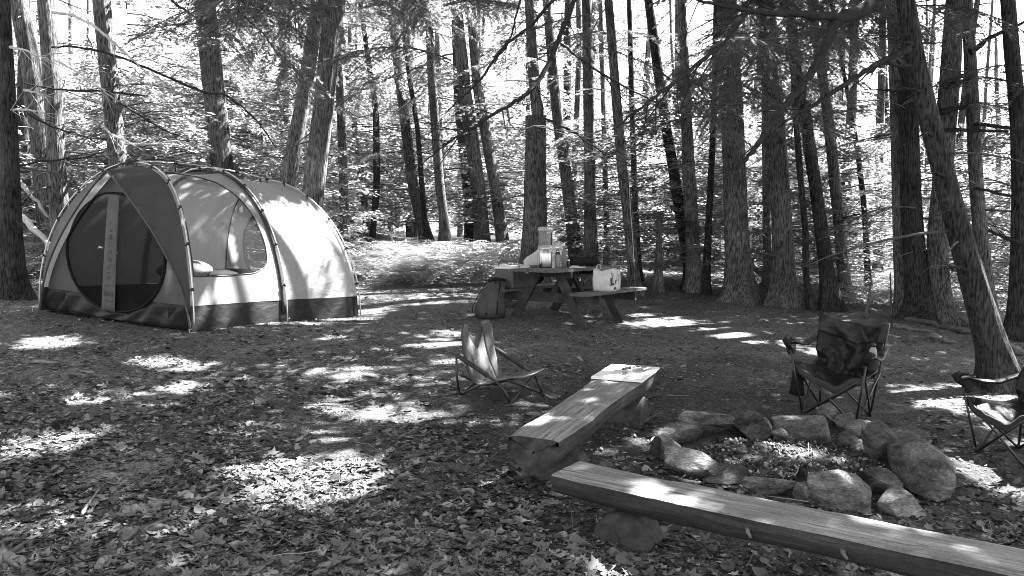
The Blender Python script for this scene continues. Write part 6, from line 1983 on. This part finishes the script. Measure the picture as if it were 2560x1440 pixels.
def stone(label, x0, x1, y0, y1, depth=None, seed=0, mat='stone', rot=0.0, tilt=(0, 0), lift=0.0, **kw):
    """stone filling x0..x1, y0..y1 of the photograph, resting where its lower edge meets the ground"""
    cx_ = (x0 + x1) / 2
    b = gp(cx_, y1 - 4, lift)
    d = (b - CAM) @ FWD
    w = (x1 - x0) * d / FPX; h = (y1 - y0) * d / FPX
    dep = depth if depth else w * .75
    # the far upper edge adds to the height seen from above
    sl = (1.62 - b[2]) / d
    hh = max(.05, (h - dep * sl * .55) / .95)
    v, f = stone_mesh((w * 1.06, dep * 1.05, hh * 1.25), seed, **kw)
    Rm = np.array(Matrix.Rotation(rot, 3, 'Z') @ Matrix.Rotation(tilt[0], 3, 'X') @ Matrix.Rotation(tilt[1], 3, 'Y'))
    v = v @ Rm.T
    c = np.array([b[0], b[1] + dep * .40, b[2] + hh * .46])
    base = np.array([c[0], c[1], b[2]])
    me = np_mesh('stone', v + c - base, None, f)
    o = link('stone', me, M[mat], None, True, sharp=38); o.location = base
    WORLD_LOC[o.name] = tuple(base)
    tag(o, label, 'stone', 'stones of the fire ring')
    return o
RING = [
 ('rough wedge-shaped stone at the left end of the ring', 1640, 1712, 1096, 1156, .22, 3, dict(cuts=9, rough_=.09)),
 ('thin flat slab lying slanted on the left of the ring', 1652, 1758, 1072, 1122, .26, 4, dict(cuts=5, boxy=.6, rough_=.06, tilt=(.10, .05))),
 ('broad flat slab between the slanted slab and the round boulder', 1708, 1832, 1040, 1104, .36, 5, dict(cuts=5, boxy=.5, rough_=.07)),
 ('big round boulder at the back left of the ring', 1828, 1932, 1030, 1106, .36, 7, dict(cuts=3, rough_=.06)),
 ('small lump of stone tucked between the boulder and the upright slab', 1930, 1978, 1074, 1112, .14, 8, dict(cuts=4)),
 ('long upright slab with a sunlit top edge at the back', 1936, 2078, 1050, 1108, .13, 9, dict(cuts=2, boxy=1.0, rough_=.04)),
 ('egg-shaped stone standing on end at the back of the ring', 2050, 2102, 1016, 1072, .17, 10, dict(cuts=0, rough_=.03, lift=.0)),
 ('smaller rounded stone beside the egg-shaped one', 2098, 2144, 1036, 1084, .16, 11, dict(cuts=2, rough_=.04)),
 ('smooth pale oblong stone at the back right', 2122, 2218, 1056, 1102, .20, 12, dict(cuts=0, rough_=.03, mat='stone_pale', tilt=(0, .12))),
 ('dark rounded stone under the pale oblong one', 2100, 2168, 1083, 1130, .18, 13, dict(cuts=3, rough_=.05)),
 ('tall angular stone with a peaked top on the right of the ring', 2164, 2262, 1064, 1172, .20, 14, dict(cuts=10, rough_=.07, tilt=(-.25, .35))),
 ('curved dark slab arching behind the great boulder', 2224, 2336, 1072, 1152, .13, 15, dict(cuts=5, boxy=.5, rough_=.08, tilt=(-.2, .45))),
 ('cracked angular stone before the great boulder', 2168, 2266, 1170, 1246, .26, 16, dict(cuts=9, rough_=.07)),
 ('large low stone at the near right of the ring', 2198, 2318, 1212, 1300, .34, 17, dict(cuts=6, rough_=.06)),
 ('heavy pyramid-shaped stone near the front bench', 2044, 2204, 1186, 1290, .36, 18, dict(cuts=7, rough_=.07)),
 ('small smooth block beside the pyramid-shaped stone', 1994, 2046, 1212, 1262, .14, 19, dict(cuts=3, rough_=.04, boxy=.3)),
 ('long layered slab on the near side of the ring', 1856, 1998, 1188, 1248, .20, 20, dict(cuts=5, boxy=.6, rough_=.08, tilt=(.1, .18))),
 ('flat pitted stone just behind the front bench', 1764, 1884, 1164, 1222, .30, 21, dict(cuts=6, rough_=.09)),
 ('large blocky stone with a pale top on the near left', 1676, 1812, 1130, 1202, .30, 22, dict(cuts=6, boxy=.5, rough_=.08)),
 ('small dark wedge leaning on the blocky stone', 1754, 1818, 1160, 1204, .12, 23, dict(cuts=7, rough_=.06, lift=.02)),
 ('small broken plate lying on the broad flat slab', 1774, 1842, 1042, 1074, .16, 24, dict(cuts=8, boxy=.3, lift=.11)),
 ('narrow dark shard standing up inside the ring', 1996, 2022, 1172, 1222, .06, 25, dict(cuts=6)),
 ('little stone at the foot of the upright slab', 1962, 1990, 1098, 1116, .10, 26, dict(cuts=3)),
 ('small grey stone inside the ring by the peaked stone', 2128, 2166, 1136, 1154, .12, 27, dict(cuts=7)),
]
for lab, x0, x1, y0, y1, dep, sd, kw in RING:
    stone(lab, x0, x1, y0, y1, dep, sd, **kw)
# the great boulder, long and lying towards us
b = gp(2345, 1252); e0 = np.array([b[0] - .02, b[1] + .08, b[2] + .12])
b2 = gp(2275, 1170); e1 = np.array([b2[0], b2[1] + .06, b2[2] + .15])
ax_ = e1 - e0; Ln = np.linalg.norm(ax_) + .42
v, f = stone_mesh((Ln * .96, .36, .31), 31, cuts=3, rough_=.06, cut=(.6, .85))
xa = ax_ / np.linalg.norm(ax_); ya = unit(np.cross(Z3, xa)[None])[0]; za = np.cross(xa, ya)
v[:, 1] *= 1 - .28 * v[:, 0] / Ln; 
v = v[:, 0:1] * xa + v[:, 1:2] * ya + v[:, 2:3] * za
base = np.array([(e0[0] + e1[0]) / 2, (e0[1] + e1[1]) / 2, g1((e0[0] + e1[0]) / 2, (e0[1] + e1[1]) / 2)])
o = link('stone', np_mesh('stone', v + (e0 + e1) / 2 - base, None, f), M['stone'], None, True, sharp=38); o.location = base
tag(o, 'great long smooth boulder on the right of the ring', 'stone', 'stones of the fire ring')

# bed of ash and charcoal
pc = gp(2005, 1158)
a = np.linspace(0, 2 * np.pi, 40, endpoint=False)
rings = []
for q in (0.03, .25, .5, .75, 1.0):
    x = pc[0] + .86 * q * np.cos(a) * (1 + .06 * np.sin(3 * a)); y = pc[1] + .60 * q * np.sin(a)
    rings.append(np.stack([x, y, G(x, y) + .022 - .012 * q + .02 * (vnoise(x * 9, y * 9, 1) - .5)], 1))
M['char'] = noise_mat('charcoal_bed', 0.012, 0.07, 40, rough=.95, bump=.8, bdist=.02, scale2=5, amt2=.4)
mb = MB(); mb.grid(np.array(rings).transpose(1, 0, 2), close_u=True)
o = mb.build('ash_bed', M['char']); kind(o, 'structure')
rg = np.random.default_rng(3)
n = 1500
rr = np.sqrt(rg.random(n)) * .95; aa = rg.random(n) * 6.283
x = pc[0] + .82 * rr * np.cos(aa); y = pc[1] + .56 * rr * np.sin(aa)
B_ = np.stack([x, y, G(x, y) + .02], 1)
oct_ = np.array([[1, 0, 0], [-1, 0, 0], [0, 1, 0], [0, -1, 0], [0, 0, 1], [0, 0, -1]], float)
of = np.array([[0, 2, 4], [2, 1, 4], [1, 3, 4], [3, 0, 4], [2, 0, 5], [1, 2, 5], [3, 1, 5], [0, 3, 5]])
s = (.005 + .017 * rg.random(n) ** 2.8)[:, None, None] * (0.5 + rg.random((n, 1, 3))) 
v = (oct_[None] + .4 * (rg.random((n, 6, 3)) - .5)) * s + B_[:, None]
f = (of[None] + (np.arange(n) * 6)[:, None, None]).reshape(-1, 3)
o = link('ash_chips', np_mesh('ash_chips', v.reshape(-1, 3), None, f), M['ash'], smooth=False); kind(o, 'stuff'); o['label'] = 'pale ash, charcoal and pebbles inside the fire ring'

# ------------------------------------------------------------------ sticks and fallen wood
def stick(label, pts, r0, name='stick', mat='stick', cat='stick', group='sticks lying about the clearing', twig=0, lift=0.0, seed=0):
    """pts: pixels of the photograph along the stick, lying on the ground"""
    P = np.array([gp(*p[:2]) for p in pts])
    for i, p in enumerate(pts):
        if len(p) > 2: P[i, 2] += p[2]
    t = np.arange(len(P)); tt = np.linspace(0, len(P) - 1, len(P) * 4)
    PP = np.stack([np.interp(tt, t, P[:, k]) for k in range(3)], 1)
    rg_ = np.random.default_rng(seed + 5000 + int(pts[0][0]))
    PP[1:-1] = (PP[:-2] + 2 * PP[1:-1] + PP[2:]) / 4
    PP += (rg_.random(PP.shape) - .5) * r0 * .9
    PP[:, 2] += r0 * .75 + lift
    rr = r0 * np.linspace(1, .45, len(PP)) * (.85 + .3 * rg_.random(len(PP)))
    mb = MB(); mb.tube(PP, rr, 8)
    for k in range(twig):
        i = rg_.integers(1, len(PP) - 2); d = unit((PP[i + 1] - PP[i])[None])[0] + (rg_.random(3) - .5) * 1.5; d[2] = abs(d[2]) * .5
        L = min(r0 * (5 + 7 * rg_.random()), .12 + .1 * rg_.random()); d[2] *= .4; mb.tube([PP[i], PP[i] + d * L * .5, PP[i] + d * L + (rg_.random(3) - .5) * L * .3], [r0 * .4, r0 * .3, r0 * .12], 5)
    c = PP[0].copy()
    me = mb.mesh(name, c); o = link(name, me, M[mat]); o.location = c; WORLD_LOC[o.name] = tuple(c)
    tag(o, label, cat, group); return o
S_ = [
 ('long pale stick lying across the ground below the tent', [(55, 908), (110, 910), (170, 917), (245, 922)], .022, 'stone', 2),
 ('straight dark stick in the sun patch left of centre', [(640, 1085), (690, 1085), (737, 1089)], .016, 'stick', 0),
 ('bent stick above the curved one, in the shade left of the broad bench', [(996, 1100), (1018, 1086), (1046, 1078)], .014, 'stick', 0),
 ('curved dark stick on the ground left of the broad bench', [(1018, 1160), (1060, 1152), (1100, 1149), (1142, 1143)], .018, 'stick', 1),
 ('thin stick leaning out of a dark tuft of leaves', [(862, 1284), (890, 1268), (916, 1252, .03)], .012, 'stick', 1),
 ('arched thin twig below the big sun patch', [(470, 1262), (492, 1274), (540, 1276), (600, 1262)], .010, 'stick', 1),
 ('straight thin twig under the arched one', [(490, 1288), (535, 1290), (572, 1291)], .008, 'stone', 0),
 ('long rotten branch with pale bark in the leaf litter', [(310, 1292), (350, 1280), (400, 1270), (425, 1264)], .030, 'wood', 2),
 ('broken half of the rotten branch, just right of it', [(425, 1262), (450, 1274), (468, 1288)], .020, 'stick', 1),
 ('crossed twigs standing up out of the leaves, upper piece', [(205, 1300, .02), (228, 1270, .04), (250, 1248, .05)], .010, 'wood', 0),
 ('crossed twigs standing up out of the leaves, lower piece', [(222, 1296), (238, 1272, .02)], .009, 'wood', 0),
 ('stick half buried by the lower edge of the leaf litter', [(365, 1372), (410, 1368), (466, 1360)], .014, 'stick', 1),
 ('pale splintered piece of wood at the bottom border', [(243, 1430), (262, 1410), (277, 1398)], .022, 'wood', 0),
 ('grey split branch at the left border', [(-10, 1350), (40, 1342), (85, 1338)], .024, 'wood', 1),
 ('stick lying in front of the grey split branch', [(48, 1388), (90, 1386), (135, 1388)], .012, 'stick', 0),
 ('thin stick along the left border of the litter', [(-10, 1300), (25, 1278), (60, 1262)], .014, 'stick', 0),
 ('forked twig between the low chair and the broad bench', [(1372, 908), (1396, 918), (1430, 930), (1462, 942)], .012, 'stick', 2),
 ('stick beside the far end of the broad bench', [(1600, 1056), (1630, 1046), (1655, 1032)], .013, 'stick', 1),
 ('small dark stick standing in the ground above the sun patch', [(268, 968), (270, 955, .05), (276, 945, .06)], .010, 'stick', 1),
 ('curved twig in the upper middle of the clearing', [(574, 954), (590, 962), (604, 972)], .012, 'stick', 0),
 ('stick lying left of the curved twig', [(540, 1018), (560, 1030), (584, 1032)], .010, 'stick', 0),
 ('bowed root-like stick right of the picnic table', [(1490, 812), (1510, 806), (1532, 810)], .022, 'stick', 0),
 ('stick poking up beside the table leg', [(1466, 785), (1476, 778, .05), (1483, 772, .12)], .010, 'stick', 0),
 ('dark twig among stones right of the big sun patch', [(820, 1105), (850, 1098), (890, 1100)], .010, 'stick', 1),
 ('dark stick left of the backpack on the ground', [(1208, 803), (1235, 805), (1242, 808)], .012, 'stick', 0),
 ('thin dark branch with twigs before the big trunks', [(1865, 826), (1885, 818), (1905, 802)], .016, 'stick', 3),
 ('dry twig lying flat right of the middle', [(1795, 812), (1815, 813), (1826, 812)], .012, 'stick', 1),
 ('stick slanting in the ash of the fire ring', [(2018, 1196), (2055, 1186), (2090, 1182)], .014, 'wood', 1),
 ('thin pale twig upright in the ash', [(2020, 1152), (2021, 1140, .05), (2020, 1122, .05)], .003, 'twig_pale', 0),
 ('thin twig leaning on the near stones of the ring', [(1976, 1206), (1992, 1192, .03), (2006, 1180, .05)], .007, 'stick', 0),
 ('dark rotten slab of bark bristling in the leaf litter', [(308, 1356), (350, 1338), (400, 1328), (436, 1330)], .026, 'stick', 4),
 ('dark rotten clump behind the bark slab', [(262, 1300), (290, 1292), (318, 1300)], .024, 'stick', 5),
 ('mossy dark lump of wood in the lower left corner', [(-10, 1418), (25, 1412), (60, 1420)], .045, 'stick', 3),
 ('short charred log piece in the ash', [(2066, 1176), (2085, 1170), (2102, 1172)], .024, 'blackcloth', 0),
 ('wood splinter lying across the upright slab and the egg stone', [(2040, 1058, .12), (2062, 1066, .10), (2095, 1082, .06)], .014, 'wood', 1),
]
for lab, pts, r0, mt, tw in S_:
    stick(lab, pts, r0, mat=mt, twig=tw)
W_ = [
 ('long fallen pole on the ground behind the big camp chair', [(2232, 818), (2280, 827), (2330, 838)], .045, 'wood', 2),
 ('dark fallen pole behind the long one, before the mottled trunk', [(2255, 800), (2320, 812), (2380, 826), (2440, 842)], .045, 'stick', 4),
 ('rotting pale log lying between the chair and the leaning trunk', [(2318, 846), (2350, 854), (2385, 862)], .05, 'wood', 0),
 ('dark log at the right border beyond the leaning trunk', [(2520, 888), (2560, 886), (2620, 890)], .08, 'stick', 0),
 ('fallen sunlit log at the left border behind the edge trunk', [(-20, 690), (60, 668), (140, 650)], .10, 'wood', 3),
 ('thin fallen trunk slanting up behind the left end of the tent', [(20, 655, 1.0), (90, 690, .75), (150, 700, .25)], .07, 'twig_pale', 4),
 ('pale bare pole leaning left of the tent', [(45, 690, 1.65), (90, 690, 1.32), (132, 690, .95)], .04, 'twig_pale', 2),
 ('pale sunlit log lying along the top of the fern patch', [(880, 648), (960, 646), (1060, 640)], .10, 'twig_pale', 4),
 ('broken limb sticking out of the ferns, tilted left', [(974, 640, .55), (986, 643, .3), (998, 646, .05)], .035, 'twig_pale', 0),
 ('broken limb sticking upright out of the ferns', [(1010, 640, .6), (1015, 643, .35), (1020, 646, .0)], .035, 'twig_pale', 0),
 ('short dark limb stub at the back of the ferns', [(1084, 640, .38), (1080, 643, .2), (1076, 648, .0)], .05, 'stick', 0),
 ('leaning dead trunk deep behind the widest trunk', [(1790, 690, 1.6), (1840, 700, .9), (1902, 720, .2)], .12, 'bark_pale', 0),
 ('bare broken pole standing behind the big camp chair', [(2228, 795), (2226, 794, .4), (2222, 793, .75)], .022, 'stone', 2),
 ('dark snag stick behind the back of the big camp chair', [(2165, 798), (2170, 797, .35), (2176, 796, .65)], .03, 'stick', 1),
]
for lab, pts, r0, mt, tw in W_:
    stick(lab, pts, r0, 'fallen_wood', mt, 'fallen wood', 'fallen wood round the clearing', tw)
# short grey stump right of the bench
P = gp(1645, 728); e = thing('stump', 'narrow broken grey stump right of the picnic bench', 'stump', P)
v, q = trunk_mesh(np.array([[0, 0, 0], [.0, 0, .5], [.01, 0, .98]]), np.array([.10, .075, .06]), n=24, dz=.05, seed=91, amp=.14)
link('trunk', np_mesh('trunk', v, q), M['bark_pale'], e)
# pale cord hanging beside the bench
mb = MB(); P = [aty(1572, 440, 13.9), aty(1576, 520, 13.9), aty(1582, 600, 13.6), aty(1585, 655, 13.4), aty(1587, 700, 13.2), gp(1588, 724) + Z3 * .02]
mb.tube(P, .006, 6); mb.lathe([(.01, 0), (.025, .02), (.01, .05)], P[3], 8)
M['cord'] = plain('pale_cord', .4, .8)
me = mb.mesh('cord', P[-1]); o = link('cord', me, M['cord']); o.location = P[-1]; tag(o, 'pale cord hanging down past the right end of the picnic bench', 'cord')

# ------------------------------------------------------------------ leaf litter
def leaf_shape(kind_, rg):
    """outline of a dead leaf (xy) with a fold and curl"""
    if kind_ == 0:      # lobed
        a = np.linspace(-np.pi * .85, np.pi * .85, 12)
        r = np.where(np.arange(12) % 2 == 0, .55, 1.0) * (0.8 + .4 * rg.random(12)); 
        o = np.stack([r * np.cos(a) * .55 + .1, r * np.sin(a) * .55], 1)
        o = np.vstack([[-.55, 0], o])
    else:
        t = np.linspace(0, 2 * np.pi, 10, endpoint=False)
        o = np.stack([.55 * np.cos(t), (.30 + .08 * rg.random()) * np.sin(t) * (1 - .35 * np.cos(t))], 1) * (0.92 + .16 * rg.random((10, 1)))
    c1, c2 = rg.random() * 1.5 - .3, (rg.random() - .5) * 1.6
    z = .5 * c1 * o[:, 1] ** 2 * 2 + c2 * .35 * o[:, 0] ** 2 + .10 * (rg.random(len(o)) - .5)
    P = np.column_stack([o, z]); P = np.vstack([P, [[.02, 0, .03 * (rg.random() - .5)]]])
    n = len(o); f = np.array([[i, (i + 1) % n, n] for i in range(n)])
    return P, f
M['twiglit'] = leaf_mat('twig_litter', 0.03, 0.24, 0.0, rough=.9, pw=2.0)
rgl = np.random.default_rng(17)
LS = [leaf_shape(i % 2 if i % 5 else 0, rgl) for i in range(14)]
LM = []
for (P, f) in LS:
    me = np_mesh('leaf', P, None, f); me.materials.append(M['litter']); LM.append(me)
def density(px, py, x, y):
    """dead leaves lie thick in front at the left, thin on the trodden ground"""
    d = np.interp(py, [800, 900, 1000, 1100, 1200, 1440], [.07, .11, .20, .42, .78, 1.0])
    d *= np.interp(px, [0, 500, 1000, 1250, 1500, 2000, 2560], [1.0, 1.0, .68, .30, .20, .15, .25])
    if py > 1230: d = max(d, .7 if px < 1350 else .38)
    return d * (0.15 + 1.5 * float(vnoise(x * 1.6, y * 1.6, 4.0)) ** 1.6)
def blocked(x, y):
    return False
cand = []
k = 0
while len(cand) < 22000 and k < 230000:
    k += 1
    # even over the ground, within the view
    y = 3.2 + 11.5 * rgl.random() ** 1.9
    x = (rgl.random() * 2 - 1) * (.70 * y)
    z = 1.62
    d = y; px = 1280 + x / y * FPX
    gz = -0.28 - .05 * x + .062 * y
    py = 590 + (1.62 - gz) / y * FPX
    if py > 1480: continue
    if rgl.random() > density(px, py, x, y): continue
    if ((x - pc[0]) / .95) ** 2 + ((y - pc[1]) / .7) ** 2 < 1: continue
    cand.append((x, y))
cand = np.array(cand)
gzs = G(cand[:, 0], cand[:, 1])
sz = (.020 + .072 * rgl.random(len(cand)) ** 2.6)
app = sz / np.hypot(cand[:, 0], cand[:, 1])
order = np.argsort(-app)
def leaf_rot():
    q = Matrix.Rotation(rgl.random() * 6.283, 3, 'Z') @ Matrix.Rotation((rgl.random() - .5) * .9, 3, 'X') @ Matrix.Rotation((rgl.random() - .5) * .9, 3, 'Y')
    return q
nL = 0
for i in order[:300]:
    o = bpy.data.objects.new('leaf', LM[int(rgl.integers(len(LM)))]); COL.objects.link(o)
    o.parent = ground
    m4 = leaf_rot().to_4x4(); s = sz[i] * 1.15
    o.matrix_local = Matrix.Translation((cand[i, 0], cand[i, 1], gzs[i] + .012)) @ m4 @ Matrix.Scale(s, 4)
Vs = []; Fs = []; n0 = 0
for i in order[300:]:
    P, f = LS[int(rgl.integers(len(LS)))]
    Rm = np.array(leaf_rot())
    w = (P * sz[i]) @ Rm.T + np.array([cand[i, 0], cand[i, 1], gzs[i] + .010])
    Vs.append(w); Fs.append(f + n0); n0 += len(w)
o = link('leaf_litter', np_mesh('leaf_litter', np.concatenate(Vs), None, np.concatenate(Fs)), M['litter'], smooth=False)
kind(o, 'stuff'); o['label'] = 'dead leaves strewn thickly over the near ground'
# fine debris: bits of leaf, needles, bark
n = 150000
y = 3.2 + 14 * rgl.random(n) ** 1.7; x = (rgl.random(n) * 2 - 1) * .72 * y
z = G(x, y) + .006
P = np.stack([x, y, z], 1)
ins = ((x - pc[0]) / .9) ** 2 + ((y - pc[1]) / .65) ** 2 < 1
nearfire = np.hypot(x - 1.6, y - 5.8) + 2.2 * (fbm(x * 1.3, y * 1.3, 2.0) - .5) < 2.4
P = P[~ins & ~(nearfire & (rgl.random(n) < .6))]; n = len(P)
a = rgl.random(n) * 6.283
D = unit(np.stack([np.cos(a), np.sin(a), .5 * (rgl.random(n) - .5)], 1)); W = unit(np.cross(D, np.array([0, 0, 1.0])[None] + .8 * (rgl.random((n, 3)) - .5)))
Ln = .013 + .050 * rgl.random(n) ** 2.6; wd = Ln * (.12 + .55 * rgl.random(n))
v = kite(P, D, W, Ln, wd, .08)
o = link('forest_debris', np_mesh('forest_debris', v, np.arange(len(v)).reshape(-1, 4)), M['chips'], smooth=False)
kind(o, 'stuff'); o['label'] = 'crumbled leaves, needles and bark covering the trodden ground'

# small twigs strewn over the ground
rgl = np.random.default_rng(23)
Vs = []; Qs = []; n0 = 0
for k in range(1700):
    y = 3.3 + 13 * rgl.random() ** 1.6; x = (rgl.random() * 2 - 1) * .72 * y
    L = .05 + .22 * rgl.random() ** 2.5; a = rgl.random() * 6.283; r0 = .0015 + .003 * rgl.random() * L / .2
    t = np.linspace(-.5, .5, 4)
    cx, cy2 = x + L * t * math.cos(a) + .02 * (rgl.random(4) - .5), y + L * t * math.sin(a) + .02 * (rgl.random(4) - .5)
    c = np.stack([cx, cy2, G(cx, cy2) + .012 + .02 * rgl.random(4) * L / .2], 1)
    pn = np.array([-math.sin(a), math.cos(a), 0])
    ring = np.array([pn, -.5 * pn + np.array([0, 0, .87]), -.5 * pn - np.array([0, 0, .87])])
    v = (c[:, None] + ring[None] * r0 * np.array([1, .9, .75, .5])[:, None, None]).reshape(-1, 3)
    q = np.array([[i * 3 + j, i * 3 + (j + 1) % 3, (i + 1) * 3 + (j + 1) % 3, (i + 1) * 3 + j] for i in range(3) for j in range(3)])
    Vs.append(v); Qs.append(q + n0); n0 += 12
o = link('twig_litter', np_mesh('twig_litter', np.concatenate(Vs), np.concatenate(Qs)), M['twiglit'], smooth=False)
kind(o, 'stuff'); o['label'] = 'small broken twigs scattered over the ground'
